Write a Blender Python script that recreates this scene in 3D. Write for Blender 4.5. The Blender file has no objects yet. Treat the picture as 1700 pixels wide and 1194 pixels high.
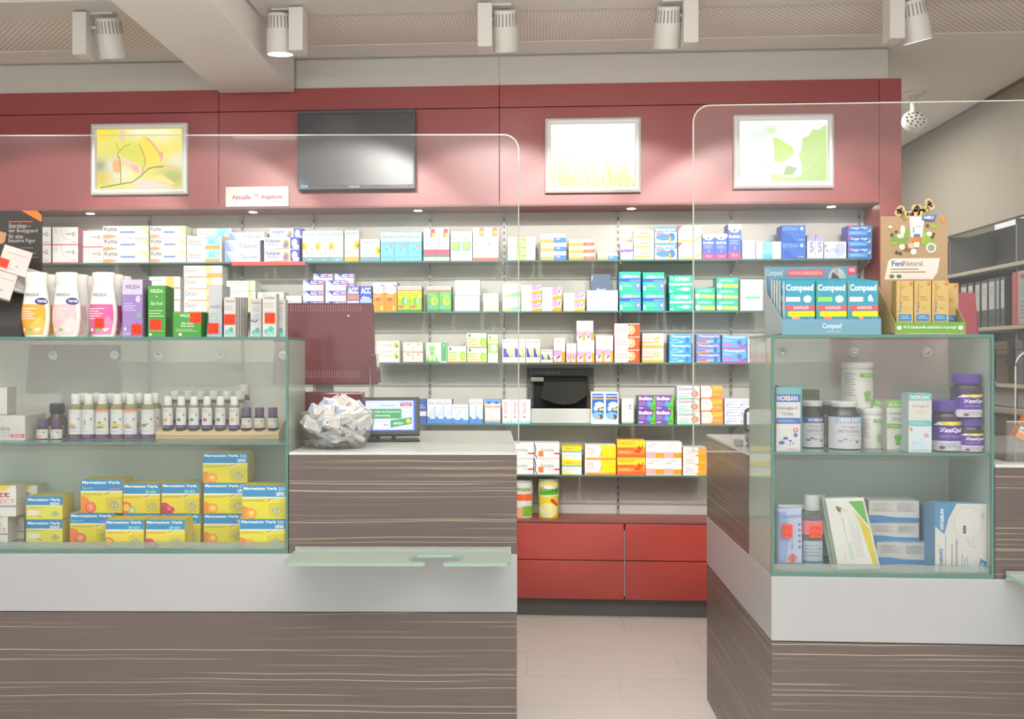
import bpy, bmesh, math, random
import numpy as np
from mathutils import Vector, Matrix
random.seed(7)
rng = np.random.default_rng(5)
SC = bpy.context.scene
COL = SC.collection
# ------------------------------------------------------------------ camera
H = 1.35; F = 1500.0; CX = 800.0; CY = 592.0; A = math.radians(3.27)
cam = bpy.data.cameras.new('camera'); camo = bpy.data.objects.new('camera', cam); COL.objects.link(camo)
cam.sensor_width = 36; cam.lens = 36 * F / 1700; cam.shift_x = (850 - CX) / 1700; cam.shift_y = (CY - 597) / 1700
camo.location = (0, 0, H); camo.rotation_euler = (math.pi / 2, 0, A); SC.camera = camo
cam.clip_start = 0.05
# ------------------------------------------------------------------ world, lights, exposure
SC.view_settings.view_transform = 'Standard'; SC.view_settings.look = 'None'
SC.view_settings.gamma = 1; SC.view_settings.use_curve_mapping = False
SC.view_settings.exposure = 0.0
SC.cycles.transparent_max_bounces = 40; SC.cycles.max_bounces = 10; SC.cycles.diffuse_bounces = 5
w = bpy.data.worlds.new('world'); SC.world = w; w.use_nodes = True
bg = w.node_tree.nodes['Background']; bg.inputs[0].default_value = (.985, .99, 1, 1); bg.inputs[1].default_value = .95

def area(name, loc, rot, sx, sy, power, col=(1, .95, .88)):
    l = bpy.data.lights.new(name, 'AREA'); l.shape = 'RECTANGLE'; l.size = sx; l.size_y = sy; l.energy = power; l.color = col
    o = bpy.data.objects.new(name, l); COL.objects.link(o); o.location = loc; o.rotation_euler = rot; return o
area('front_fill_light', (0.2, 1.6, 2.85), (0, 0, 0), 3.2, 0.8, 34)  # unseen fill light added to brighten the counters from the front
area('ceiling_uplight_fill', (0, .9, 2.2), (math.pi, 0, 0), 5, .6, 175, (1, .985, .97))  # invented uplight, added only to brighten the ceiling
def spot(name, loc, aim, power, size, blend, rad=.04, col=(1, .965, .91)):
    l = bpy.data.lights.new(name, 'SPOT'); l.energy = power; l.spot_size = math.radians(size); l.spot_blend = blend
    l.shadow_soft_size = rad; l.color = col
    o = bpy.data.objects.new(name, l); COL.objects.link(o); o.location = loc
    o.rotation_euler = (Vector(aim) - Vector(loc)).to_track_quat('-Z', 'Y').to_euler(); return o
for i, x in enumerate((-2.5, -1.75, -1.0, -.2, .45, 1.15, 1.6)):
    spot('shelf_spot', (x, 2.5, 2.84), (x, 4.7, 1.53), 118 if i < 6 else 76, 43, .2)
spot('passage_floor_fill', (.33, 3.95, 2.88), (.33, 3.9, 0), 42, 62, .6)  # fill light added to brighten the passage floor
area('soffit_light', (-.4, 4.76, 2.12), (math.radians(-12), 0, 0), 4.3, .05, 2)

# ------------------------------------------------------------------ colours and materials
def lin(h):
    if not isinstance(h, str): return tuple(h[:3])
    h = h.lstrip('#')
    if len(h) == 3: h = ''.join(c * 2 for c in h)
    v = [int(h[i:i + 2], 16) / 255 for i in (0, 2, 4)]
    return tuple(c / 12.92 if c <= .04045 else ((c + .055) / 1.055) ** 2.4 for c in v)
def mat(name, c, rough=.5, metal=0, spec=.5, emit=None, es=0, coat=0):
    m = bpy.data.materials.new(name); m.use_nodes = True; b = m.node_tree.nodes['Principled BSDF']
    b.inputs['Base Color'].default_value = (*lin(c), 1); b.inputs['Roughness'].default_value = rough
    b.inputs['Metallic'].default_value = metal; b.inputs['Specular IOR Level'].default_value = spec
    b.inputs['Coat Weight'].default_value = coat
    if emit is not None:
        b.inputs['Emission Color'].default_value = (*lin(emit), 1); b.inputs['Emission Strength'].default_value = es
    return m
def nodes(m): return m.node_tree.nodes, m.node_tree.links
def speckle(m, c, amt=.05, scale=(3, 3, 3)):
    n, l = nodes(m); b = n['Principled BSDF']; tc = n.new('ShaderNodeTexCoord'); mp = n.new('ShaderNodeMapping'); mp.inputs['Scale'].default_value = scale
    nz = n.new('ShaderNodeTexNoise'); nz.inputs['Scale'].default_value = 1; nz.inputs['Detail'].default_value = 5
    mx = n.new('ShaderNodeMix'); mx.data_type = 'RGBA'; a = lin(c)
    mx.inputs[6].default_value = (*[x * (1 - amt) for x in a], 1); mx.inputs[7].default_value = (*[min(1, x * (1 + amt)) for x in a], 1)
    l.new(tc.outputs['Object'], mp.inputs[0]); l.new(mp.outputs[0], nz.inputs[0]); l.new(nz.outputs[0], mx.inputs[0]); l.new(mx.outputs[2], b.inputs['Base Color'])
    return m
def attr_mat(name, rough=.4, emit=0.0, spec=.4):
    m = bpy.data.materials.new(name); m.use_nodes = True; n, l = nodes(m); b = n['Principled BSDF']
    a = n.new('ShaderNodeAttribute'); a.attribute_name = 'Col'
    b.inputs['Roughness'].default_value = rough; b.inputs['Specular IOR Level'].default_value = spec
    if emit:
        b.inputs['Base Color'].default_value = (.02, .02, .02, 1); l.new(a.outputs['Color'], b.inputs['Emission Color']); b.inputs['Emission Strength'].default_value = emit
    else: l.new(a.outputs['Color'], b.inputs['Base Color'])
    return m
PRINT = attr_mat('printed_card', .42); LIT = attr_mat('backlit_print', .3, 1.12); SCREEN = attr_mat('lit_screen', .2, 1.15); PLAST = attr_mat('printed_plastic', .22, 0, .55)
def glass_mat(name, tint, refl=1.0, rough=0.02, milk=0.0, milkc='dfe6e0'):
    m = bpy.data.materials.new(name); m.use_nodes = True; n, l = nodes(m); n.remove(n['Principled BSDF']); out = n['Material Output']
    tr = n.new('ShaderNodeBsdfTransparent'); tr.inputs[0].default_value = (*lin(tint), 1)
    gl = n.new('ShaderNodeBsdfGlossy'); gl.inputs['Roughness'].default_value = rough
    lw = n.new('ShaderNodeLayerWeight'); lw.inputs[0].default_value = .5; fr = n.new('ShaderNodeMath'); fr.operation = 'POWER'; fr.inputs[1].default_value = 5; l.new(lw.outputs['Facing'], fr.inputs[0])
    ad = n.new('ShaderNodeMath'); ad.operation = 'MULTIPLY_ADD'; ad.inputs[1].default_value = .9; ad.inputs[2].default_value = .04; l.new(fr.outputs[0], ad.inputs[0]); fr = ad
    mu = n.new('ShaderNodeMath'); mu.operation = 'MULTIPLY'; mu.inputs[1].default_value = refl
    mx = n.new('ShaderNodeMixShader'); l.new(fr.outputs[0], mu.inputs[0]); l.new(mu.outputs[0], mx.inputs[0])
    if milk:
        df = n.new('ShaderNodeBsdfDiffuse'); df.inputs[0].default_value = (*lin(milkc), 1)
        m2 = n.new('ShaderNodeMixShader'); m2.inputs[0].default_value = milk
        l.new(tr.outputs[0], m2.inputs[1]); l.new(df.outputs[0], m2.inputs[2]); l.new(m2.outputs[0], mx.inputs[1])
    else: l.new(tr.outputs[0], mx.inputs[1])
    l.new(gl.outputs[0], mx.inputs[2]); l.new(mx.outputs[0], out.inputs[0]); return m
PANE = glass_mat('clear_glass', 'fbfdfc', 1.0, .01, .02, 'd8e0da')
PLEXI = glass_mat('acrylic_sheet', 'fafafa', .9, .01, .05)
GSHELF = glass_mat('shelf_glass', 'ecf3ef', .9, .03, .14, 'c8d6ce')
GEDGE = mat('glass_edge_teal', '557d73', .25, spec=.6)
PEDGE = mat('acrylic_edge', 'aeb2a6', .25, spec=.6)
FROST = glass_mat('frosted_back_glass', 'f0efec', .6, .2, .36, 'f4f4ee')
FROSTG = glass_mat('green_back_glass', 'dce4de', .6, .12, .88, 'd2ddd4')
SIDEG = glass_mat('side_glass', 'e8efeb', 1, .02, .62, 'c2cfc5')
LIPG = glass_mat('lip_glass', 'eef3f0', .8, .06, .3, 'ccd5cf')
TRAYG = glass_mat('tray_glass', 'dfe8e2', .9, .05, .7, 'b8c6bc')

WHITE = speckle(mat('white_laminate', 'c6c9c5', .28), 'c6c9c5', .01)
BAND = speckle(mat('white_band_dimmed', 'a8abac', .3), 'a8abac', .01)  # white laminate darkened to paint in the duller light at the counter front
WALLW = speckle(mat('cream_panel', 'ccc9c1', .55), 'ccc9c1', .012)
CEIL = speckle(mat('ceiling_paint', 'ece7e1', .8), 'ece7e1', .01)
BEIGE = speckle(mat('beige_wall', 'a39c8e', .8), 'a39c8e', .03)
BACKP = speckle(mat('grey_back_panel', 'b9b8b0', .5), 'b9b8b0', .012)
RED = speckle(mat('red_lacquer', 'a04b4b', .36, spec=.7), 'a04b4b', .03)
REDD = speckle(mat('red_drawer', 'b2473f', .35, coat=.3), 'b2473f', .02)
REDB = mat('dark_red_gloss', '74202c', .12, coat=.7)
KICK = mat('grey_kickboard', '6d6b68', .5)
ALU = mat('brushed_aluminium', 'c9c9c7', .35, 1)
FRAME = mat('satin_silver_frame', 'e6e6e4', .35, .15)
CHROME = mat('chrome', 'd8d8d8', .12, 1)
DARK = mat('dark_plastic', '2c2c2d', .4)
GREYD = mat('grey_plastic', '565656', .45)
BLACK = mat('black_plastic', '161618', .45, spec=.3)
RAILM = mat('slot_rail', 'a7a7a2', .4, .6)
SLOT = mat('rail_slot', '332a28', .7)
LAMPW = mat('lamp_white', 'd9d6cf', .45)
GLOW = mat('lamp_lens', 'ffffff', .3, emit='fffbe8', es=9)
CREAM = mat('cream_board', 'c9c4b2', .6)
SHADEG = mat('shaded_shelf_back', '85837f', .7)  # grey puts the shade of the shelf recess into the wall colour
def wood(name, base, line, rough=.38):
    """fine grey-brown veneer with thin pale lines running along the panel"""
    m = mat(name, base, rough, coat=.08); n, l = nodes(m); b = n['Principled BSDF']; tc = n.new('ShaderNodeTexCoord')
    def M(op, a, b_=None, c=None):
        q = n.new('ShaderNodeMath'); q.operation = op
        for i, x in enumerate((a, b_, c)):
            if x is None: continue
            if isinstance(x, (int, float)): q.inputs[i].default_value = x
            else: l.new(x, q.inputs[i])
        return q.outputs[0]
    def noise(scale, sc=1, det=2):
        mp = n.new('ShaderNodeMapping'); mp.inputs['Scale'].default_value = scale; l.new(tc.outputs['Object'], mp.inputs[0])
        z = n.new('ShaderNodeTexNoise'); z.inputs['Scale'].default_value = sc; z.inputs['Detail'].default_value = det; l.new(mp.outputs[0], z.inputs[0]); return z.outputs[0]
    sp = n.new('ShaderNodeSeparateXYZ'); l.new(tc.outputs['Object'], sp.inputs[0]); along = M('ADD', sp.outputs[0], sp.outputs[1])
    mask = None
    for N, hw, seed, thr in ((41, .055, 3.1, .50), (67, .06, 11.7, .55)):
        warp = M('MULTIPLY', noise((1.1, 1.1, 2.5), 1, 2), 1.7)
        zz = M('ADD', M('MULTIPLY', sp.outputs[2], N), warp); cell = M('FLOOR', zz); fr = M('SUBTRACT', zz, cell)
        wn = n.new('ShaderNodeTexWhiteNoise'); wn.noise_dimensions = '1D'; l.new(M('ADD', cell, seed), wn.inputs['W'])
        pos = M('MULTIPLY_ADD', wn.outputs[0], .6, .2); d = M('ABSOLUTE', M('SUBTRACT', fr, pos)); ln = M('SMOOTH_MIN', M('MAXIMUM', M('SUBTRACT', 1, M('DIVIDE', d, hw)), 0), 1, .1)
        cx = n.new('ShaderNodeCombineXYZ'); l.new(M('MULTIPLY', along, .9), cx.inputs[0]); l.new(M('MULTIPLY', cell, 7.31), cx.inputs[1]); cx.inputs[2].default_value = seed
        z = n.new('ShaderNodeTexNoise'); z.inputs['Scale'].default_value = 1; z.inputs['Detail'].default_value = 1; l.new(cx.outputs[0], z.inputs[0])
        on = M('MULTIPLY', M('SUBTRACT', z.outputs[0], thr), 9); on = M('MINIMUM', M('MAXIMUM', on, 0), .8); q = M('MULTIPLY', ln, on); mask = q if mask is None else M('MAXIMUM', mask, q)
    mx = n.new('ShaderNodeMix'); mx.data_type = 'RGBA'; a = lin(base)
    mx.inputs[6].default_value = (*[x * .78 for x in a], 1); mx.inputs[7].default_value = (*[x * 1.25 for x in a], 1); l.new(noise((2, 2, 160), 1.6, 4), mx.inputs[0])
    mx2 = n.new('ShaderNodeMix'); mx2.data_type = 'RGBA'; mx2.inputs[7].default_value = (*lin(line), 1); l.new(mx.outputs[2], mx2.inputs[6]); l.new(mask, mx2.inputs[0]); l.new(mx2.outputs[2], b.inputs['Base Color']); return m
WOOD = wood('dark_striped_veneer', '625753', 'd8d0ae')
PINE = speckle(mat('pale_pine', 'cdb48c', .5), 'cdb48c', .1, (2, 30, 30))
FLOORM = speckle(mat('pale_plank', 'e4dfd9', .4), 'e4dfd9', .08, (1.2, 30, 1))
def perf(name, base):
    m = mat(name, base, .8); n, l = nodes(m); b = n['Principled BSDF']; tc = n.new('ShaderNodeTexCoord')
    vs = []
    for off in (0, .5):
        mp = n.new('ShaderNodeVectorMath'); mp.operation = 'MULTIPLY_ADD'; mp.inputs[1].default_value = (32, 32, 0); mp.inputs[2].default_value = (off, off, 0)
        fr = n.new('ShaderNodeVectorMath'); fr.operation = 'FRACTION'; sb = n.new('ShaderNodeVectorMath'); sb.operation = 'SUBTRACT'; sb.inputs[1].default_value = (.5, .5, 0)
        ln = n.new('ShaderNodeVectorMath'); ln.operation = 'LENGTH'
        l.new(tc.outputs['Object'], mp.inputs[0]); l.new(mp.outputs[0], fr.inputs[0]); l.new(fr.outputs[0], sb.inputs[0]); l.new(sb.outputs[0], ln.inputs[0]); vs.append(ln)
    mn = n.new('ShaderNodeMath'); mn.operation = 'MINIMUM'; l.new(vs[0].outputs['Value'], mn.inputs[0]); l.new(vs[1].outputs['Value'], mn.inputs[1])
    lt = n.new('ShaderNodeMath'); lt.operation = 'LESS_THAN'; lt.inputs[1].default_value = .19; l.new(mn.outputs[0], lt.inputs[0])
    mx = n.new('ShaderNodeMix'); mx.data_type = 'RGBA'; mx.inputs[6].default_value = (*lin(base), 1); mx.inputs[7].default_value = (*lin('b8a9a0'), 1)
    l.new(lt.outputs[0], mx.inputs[0]); l.new(mx.outputs[2], b.inputs['Base Color']); return m
PERF = perf('perforated_board', 'ece5de')

# ------------------------------------------------------------------ helpers
def link(o, parent=None):
    COL.objects.link(o)
    if parent is not None: o.parent = parent
    return o
def tag(o, label=None, cat=None, group=None, kind=None):
    if label: o['label'] = label
    if cat: o['category'] = cat
    if group: o['group'] = group
    if kind: o['kind'] = kind
    return o
def empty(name, loc, rz=0, label=None, cat=None, group=None):
    o = bpy.data.objects.new(name, None); o.empty_display_size = .02; link(o); o.location = loc; o.rotation_euler = (0, 0, rz)
    return tag(o, label, cat, group)
class MB:
    def __init__(s): s.v = []; s.f = []; s.m = []; s.M = Matrix.Identity(4)
    def add(s, vs, fs, mi=0):
        k = len(s.v); s.v += [tuple(s.M @ Vector(p)) for p in vs]; s.f += [tuple(i + k for i in f) for f in fs]; s.m += [mi] * len(fs); return s
    def box(s, x0, x1, y0, y1, z0, z1, mi=0, edge=None):
        fs = [(0, 3, 2, 1), (4, 5, 6, 7), (0, 1, 5, 4), (1, 2, 6, 5), (2, 3, 7, 6), (3, 0, 4, 7)]
        s.add([(x0, y0, z0), (x1, y0, z0), (x1, y1, z0), (x0, y1, z0), (x0, y0, z1), (x1, y0, z1), (x1, y1, z1), (x0, y1, z1)], fs, mi)
        if edge is not None:
            big = {'z': (0, 1), 'y': (2, 4), 'x': (3, 5)}[edge[0]]
            for i in range(6):
                if i not in big: s.m[len(s.m) - 6 + i] = edge[1]
        return s
    def prism(s, pts, z0, z1, mi=0, emi=None):
        n = len(pts); vs = [(x, y, z0) for x, y in pts] + [(x, y, z1) for x, y in pts]
        s.add(vs, [tuple(range(n - 1, -1, -1)), tuple(range(n, 2 * n))], mi)
        k = len(s.v) - 2 * n; s.f += [(k + i, k + (i + 1) % n, k + n + (i + 1) % n, k + n + i) for i in range(n)]; s.m += [mi if emi is None else emi] * n; return s
    def lathe(s, prof, n=20, mi=0, sy=1.0, c=(0, 0)):
        vs = []; fs = []
        for r, z in prof:
            for i in range(n):
                a = 2 * math.pi * i / n; vs.append((c[0] + r * math.cos(a), c[1] + sy * r * math.sin(a), z))
        for j in range(len(prof) - 1):
            for i in range(n): fs.append((j * n + i, j * n + (i + 1) % n, (j + 1) * n + (i + 1) % n, (j + 1) * n + i))
        fs.append(tuple(range(n - 1, -1, -1))); fs.append(tuple((len(prof) - 1) * n + i for i in range(n))); return s.add(vs, fs, mi)
    def tube(s, pts, r, n=8, mi=0, closed=False):
        P = [Vector(p) for p in pts]; vs = []; fs = []; m = len(P)
        for i, p in enumerate(P):
            a = P[i - 1] if (i or closed) else p; b = P[(i + 1) % m] if (i < m - 1 or closed) else p
            t = (b - a).normalized(); u = t.cross(Vector((0, 0, 1)));  u = u if u.length > .05 else t.cross(Vector((1, 0, 0))); u.normalize(); q = t.cross(u)
            for k in range(n): an = 2 * math.pi * k / n; vs.append(tuple(p + r * (math.cos(an) * u + math.sin(an) * q)))
        for i in range(m if closed else m - 1):
            for k in range(n): fs.append((i * n + k, i * n + (k + 1) % n, ((i + 1) % m) * n + (k + 1) % n, ((i + 1) % m) * n + k))
        if not closed: fs += [tuple(range(n)), tuple(range((m - 1) * n, m * n))]
        return s.add(vs, fs, mi)
    def build(s, name, mats, parent=None, loc=(0, 0, 0), rz=0, smooth=False, bevel=0, kind=None):
        me = bpy.data.meshes.new(name); me.from_pydata(s.v, [], s.f)
        if not isinstance(mats, (list, tuple)): mats = [mats]
        for q in mats: me.materials.append(q)
        me.polygons.foreach_set('material_index', s.m)
        bm = bmesh.new(); bm.from_mesh(me); bmesh.ops.recalc_face_normals(bm, faces=bm.faces); bm.to_mesh(me); bm.free()
        if smooth:
            me.polygons.foreach_set('use_smooth', [True] * len(me.polygons))
            if hasattr(me, 'set_sharp_from_angle'): me.set_sharp_from_angle(angle=math.radians(38))
        o = bpy.data.objects.new(name, me); link(o, parent); o.location = loc; o.rotation_euler = (0, 0, rz)
        if bevel: b = o.modifiers.new('bevel', 'BEVEL'); b.width = bevel; b.segments = 2; b.limit_method = 'ANGLE'
        if kind: o['kind'] = kind
        return o
def bx(name, m, x0, x1, y0, y1, z0, z1, parent=None, bevel=0, kind=None, edge=None):
    return MB().box(x0, x1, y0, y1, z0, z1, 0, edge).build(name, m, parent, bevel=bevel, kind=kind)

# frames: turn a pixel into a point on a vertical plane of the place
RT = Vector((math.cos(A), math.sin(A), 0)); FW = Vector((-math.sin(A), math.cos(A), 0)); UP = Vector((0, 0, 1)); CAM = Vector((0, 0, H))
def ray(px, py): return FW + RT * ((px - CX) / F) + UP * ((CY - py) / F)
class Fr:
    def __init__(s, ox, oy, ang): s.o = Vector((ox, oy, 0)); s.a = ang; s.e = Vector((math.cos(ang), math.sin(ang), 0)); s.n = Vector((-math.sin(ang), math.cos(ang), 0))
    def hit(s, px, py, d):
        r = ray(px, py); t = (d - (CAM - s.o).dot(s.n)) / r.dot(s.n); p = CAM + r * t; return (p - s.o).dot(s.e), p.z
    def X(s, px, d): return s.hit(px, CY, d)[0]
    def Z(s, px, py, d): return s.hit(px, py, d)[1]
    def w(s, u, d, z): return tuple(s.o + s.e * u + s.n * d + UP * z)
BK = Fr(0, 0, 0)                                   # the back wall; d is the distance along the room
LB = math.radians(2.84); LF = Fr(-.053, 2.882, LB)   # left counter, d is measured behind its front
RF = Fr(0, 2.635, 0)                               # right counter

# ---- flat print: coloured shapes and lettering
def R(u0, v0, u1, v1, c): return ('r', u0, v0, u1, v1, c)
def E(x, y, rx, ry, c, n=14): return ('p', [(x + rx * math.cos(2 * math.pi * i / n), y + ry * math.sin(2 * math.pi * i / n)) for i in range(n)], c)
def PG(c, *p): return ('p', list(p), c)
def T(t, u0, v0, u1, v1, c, b=0, rot=0): return ('t', t, u0, v0, u1, v1, c, b, rot)
def LN(u0, v0, u1, v1, n, c):
    o = []; h = (v1 - v0) / n
    for i in range(n): o.append(R(u0, v0 + i * h + h * .3, u0 + (u1 - u0) * (1, .8, .93, .7)[i % 4], v0 + i * h + h * .62, c))
    return o
def VL(u0, v0, u1, v1, n, c):
    o = []; h = (u1 - u0) / n
    for i in range(n): o.append(R(u0 + i * h + h * .3, v0, u0 + i * h + h * .62, v0 + (v1 - v0) * (1, .8, .93, .7)[i % 4], c))
    return o
def S(c, wd, *p, asp=1.0):
    o = []
    for (x0, y0), (x1, y1) in zip(p[:-1], p[1:]):
        dx, dy = x1 - x0, (y1 - y0) / asp; L = math.hypot(dx, dy) or 1; nx, ny = -dy / L * wd / 2, dx / L * wd / 2 * asp
        o.append(('p', [(x0 + nx, y0 + ny), (x1 + nx, y1 + ny), (x1 - nx, y1 - ny), (x0 - nx, y0 - ny)], c))
    return o
def flat(ds):
    o = []
    for d in ds:
        if isinstance(d, list): o += flat(d)
        else: o.append(d)
    return o
_tc = {}
def text_mesh(t, bold):
    k = (t, bold)
    if k in _tc: return _tc[k]
    cu = bpy.data.curves.new('t', 'FONT'); cu.body = t; cu.resolution_u = 2; cu.fill_mode = 'FRONT'
    if bold: cu.offset = .022 * bold
    o = bpy.data.objects.new('t', cu); me = o.to_mesh()
    v = np.array([q.co[:2] for q in me.vertices]); f = [tuple(p.vertices) for p in me.polygons]
    o.to_mesh_clear(); bpy.data.objects.remove(o); bpy.data.curves.remove(cu)
    mn, mx = v.min(0), v.max(0); v = (v - mn) / (mx - mn); _tc[k] = (v, f); return _tc[k]
def clip(P, ax, lim, keep_less):
    o = []; n = len(P)
    for i in range(n):
        a, b = P[i], P[(i + 1) % n]; ia = (a[ax] <= lim) == keep_less; ib = (b[ax] <= lim) == keep_less
        if ia: o.append(a)
        if ia != ib:
            t = (lim - a[ax]) / (b[ax] - a[ax]); o.append((a[0] + (b[0] - a[0]) * t, a[1] + (b[1] - a[1]) * t))
    return o
def strips(P, nu, nv):
    cur = [P]
    for ax, k in ((0, nu), (1, nv)):
        nx = []
        for p in cur:
            lo, hi = min(v[ax] for v in p), max(v[ax] for v in p); i0, i1 = math.floor(lo * k), math.ceil(hi * k)
            for i in range(i0, i1):
                c = clip(clip(p, ax, i / k, False), ax, (i + 1) / k, True)
                if len(c) > 2: nx.append(c)
        cur = nx
    return cur
class Pk:
    def __init__(s): s.v = []; s.f = []; s.c = []; s.e = 0
    def face(s, pts, c): k = len(s.v); s.v += pts; s.f.append(tuple(range(k, k + len(pts)))); s.c.append(lin(c))
    def faces(s, pts, fs, c):
        k = len(s.v); s.v += pts; c = lin(c)
        for f in fs: s.f.append(tuple(i + k for i in f)); s.c.append(c)
    def box(s, w, d, h, cf, cs=None, ct=None, cx=0, cy=0, z=0):
        cs = cs or cf; ct = ct or cf; a, b = cx - w / 2, cx + w / 2; y0, y1 = cy - d / 2, cy + d / 2; h += z
        s.face([(a, y0, z), (b, y0, z), (b, y0, h), (a, y0, h)], cf); s.face([(b, y1, z), (a, y1, z), (a, y1, h), (b, y1, h)], cf)
        s.face([(b, y0, z), (b, y1, z), (b, y1, h), (b, y0, h)], cs); s.face([(a, y1, z), (a, y0, z), (a, y0, h), (a, y1, h)], cs)
        s.face([(a, y0, h), (b, y0, h), (b, y1, h), (a, y1, h)], ct); s.face([(a, y1, z), (b, y1, z), (b, y0, z), (a, y0, z)], ct)
    def print(s, ds, fn, nu=1, nv=1, guard=False):
        e0 = .0013 if nu > 1 else .0004
        for i, d in enumerate(flat(ds)):
            e = e0 + i * .00007
            if d[0] == 'r':
                _, u0, v0, u1, v1, c = d; a = max(1, round(nu * abs(u1 - u0))); b = max(1, round(nv * abs(v1 - v0)))
                pts = [fn(u0 + (u1 - u0) * i / a, v0 + (v1 - v0) * j / b, e) for j in range(b + 1) for i in range(a + 1)]
                s.faces(pts, [(j * (a + 1) + i, j * (a + 1) + i + 1, (j + 1) * (a + 1) + i + 1, (j + 1) * (a + 1) + i) for j in range(b) for i in range(a)], c)
            elif d[0] == 'p':
                P_ = d[1]
                if guard and (min(min(q) for q in P_) < 0 or max(max(q) for q in P_) > 1):
                    for ax in (0, 1): P_ = clip(clip(P_, ax, 0, False), ax, 1, True) if len(P_) > 2 else P_
                if len(P_) < 3: continue
                for pc in (strips(P_, nu, nv) if nu > 1 else [P_]): s.face([fn(u, v, e + .00003) for u, v in pc], d[2])
            else:
                _, t, u0, v0, u1, v1, c, b, rot = d; v, f = text_mesh(t, b)
                if rot: P = [fn(u1 - (u1 - u0) * q[1], v0 + (v1 - v0) * q[0], e + .00005) for q in v]
                else: P = [fn(u0 + (u1 - u0) * q[0], v0 + (v1 - v0) * q[1], e + .00005) for q in v]
                s.faces(P, f, c)
    def mesh(s, name, m):
        me = bpy.data.meshes.new(name); me.from_pydata(s.v, [], s.f); me.materials.append(m)
        at = me.color_attributes.new('Col', 'FLOAT_COLOR', 'CORNER'); L = np.array([len(f) for f in s.f])
        c = np.ones((len(s.c), 4), 'f'); c[:, :3] = s.c; at.data.foreach_set('color', np.repeat(c, L, 0).ravel()); return me
def front(w, d, h, cx=0, cy=0, z=0): return lambda u, v, e: (cx + (u - .5) * w, cy - d / 2 - e, z + v * h)
def side(w, d, h, sx=1): return lambda u, v, e: (sx * (w / 2 + e), (u - .5) * d * sx, v * h)
def topf(w, d, h): return lambda u, v, e: ((u - .5) * w, (v - .5) * d, h + e)
STK = [R(0, 0, 1, 1, 'ff4a22'), R(.04, .48, .96, .53, 'e02408'), T('APOTHEKE', .06, .62, .9, .88, 'c81e08', 1)]
def sticker(parent, w, h, loc, txt='9,95'):
    p = Pk(); p.box(w, .0006, h, 'ff4a22'); p.print(STK + [T('€ ' + txt, .08, .1, .9, .42, '96180a', 1)], front(w, .0006, h))
    o = bpy.data.objects.new('price_sticker', p.mesh('price_sticker', PRINT)); link(o, parent); o.location = loc; return o

# ---- design library: front, side, top colour, front shapes
W = 'e9e9e5'; GR = '8d8d8d'
D = {}
def des(n, f, s, t, *ds): D[n] = (f, s, t, flat(ds))
def sun(x, y, r): return [E(x, y, r * 1.5, r * 2.6, 'ffe9b0'), E(x, y, r, r * 1.8, 'f7a11c'), E(x, y, r * .6, r * 1.1, 'fff2b8')]
des('pinkc', W, 'b06a82', 'e6c3cc', R(0, 0, 1, .06, 'e07a96'), E(.12, .78, .07, .12, 'd8b0bb'), E(.12, .78, .045, .08, W), S('e0b4c0', .02, (.36, 1), (.38, .6), (.48, .35), (.7, .28)), LN(.5, .55, .75, .7, 1, 'a88'), E(.83, .62, .06, .12, '8b8b95'), E(.84, .63, .035, .07, W), LN(.72, .12, .92, .22, 1, 'd08090'))
des('kytta', W, 'd9e4c0', 'eeeeea', T('Kytta', .03, .5, .31, .92, '6b6b60', .6), PG('f2a878', (0, .22), (.12, .3), (.32, .18), (.2, .05), (0, 0)), PG('f6cfae', (0, .36), (.3, .27), (.12, .3), (0, .26)), R(.38, .42, .7, .56, '7f96d8'), PG('cfe6a8', (.62, .62), (.78, .95), (1, .95), (1, .25), (.9, .6)), E(.79, .52, .09, .32, 'f4f4ea'), E(.79, .52, .045, .16, 'd9dde2'))
des('diclor', W, 'e7e2da', 'f2efe9', LN(.05, .3, .45, .6, 2, '9a9a9a'), T('Diclo-ratio', .05, .5, .48, .75, 'c79a8a', .3), R(.56, .26, .95, 1, '9fe3ec'), PG('5dc4d8', (.62, .4), (.66, .85), (.72, .5), (.8, .9), (.78, .4)), PG('f5a23c', (.5, 0), (.95, 0), (.95, .26), (.54, .26)))
des('diclo', W, 'ecebe6', 'f0ece4', T('Diclo-', .04, .42, .34, .82, '8b8b8b', .6), R(.56, .38, .74, 1, 'f7d08a'), R(.76, .38, 1, 1, 'f2e6e0'), R(.6, .06, 1, .36, 'f6a55a'), R(.1, 0, 1, .07, 'f39c3d'))
des('traum', 'f3f5fa', 'd6dde4', 'e8ecf4', PG('8fb0f0', (0, 0), (.3, 0), (.02, 1), (0, 1)), PG('c3d3f6', (.2, 0), (.36, 0), (.12, 1), (.04, 1)), T('Traumeel', .4, .28, .92, .7, '8898c8', .4), LN(.42, .82, .96, .9, 1, 'd48f9a'))
des('volt', W, '4a4fa8', 'e8e6ea', T('Voltaren', .04, .55, .46, .9, '4b58a8', .6), LN(.08, .3, .4, .5, 1, '8ea2dc'), PG('f0a27c', (0, .0), (.5, .12), (.7, .2), (.7, .06), (0, 0)), R(.74, .08, 1, 1, '4c55c8'), E(.86, .55, .08, .34, 'f2f0f8'), E(.9, .25, .1, .16, 'f2f0f8'), E(.62, .45, .09, .38, 'f9b13c'), E(.63, .42, .04, .24, '4d8fd0'), E(.58, .3, .03, .16, 'd94fb8'))
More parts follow.
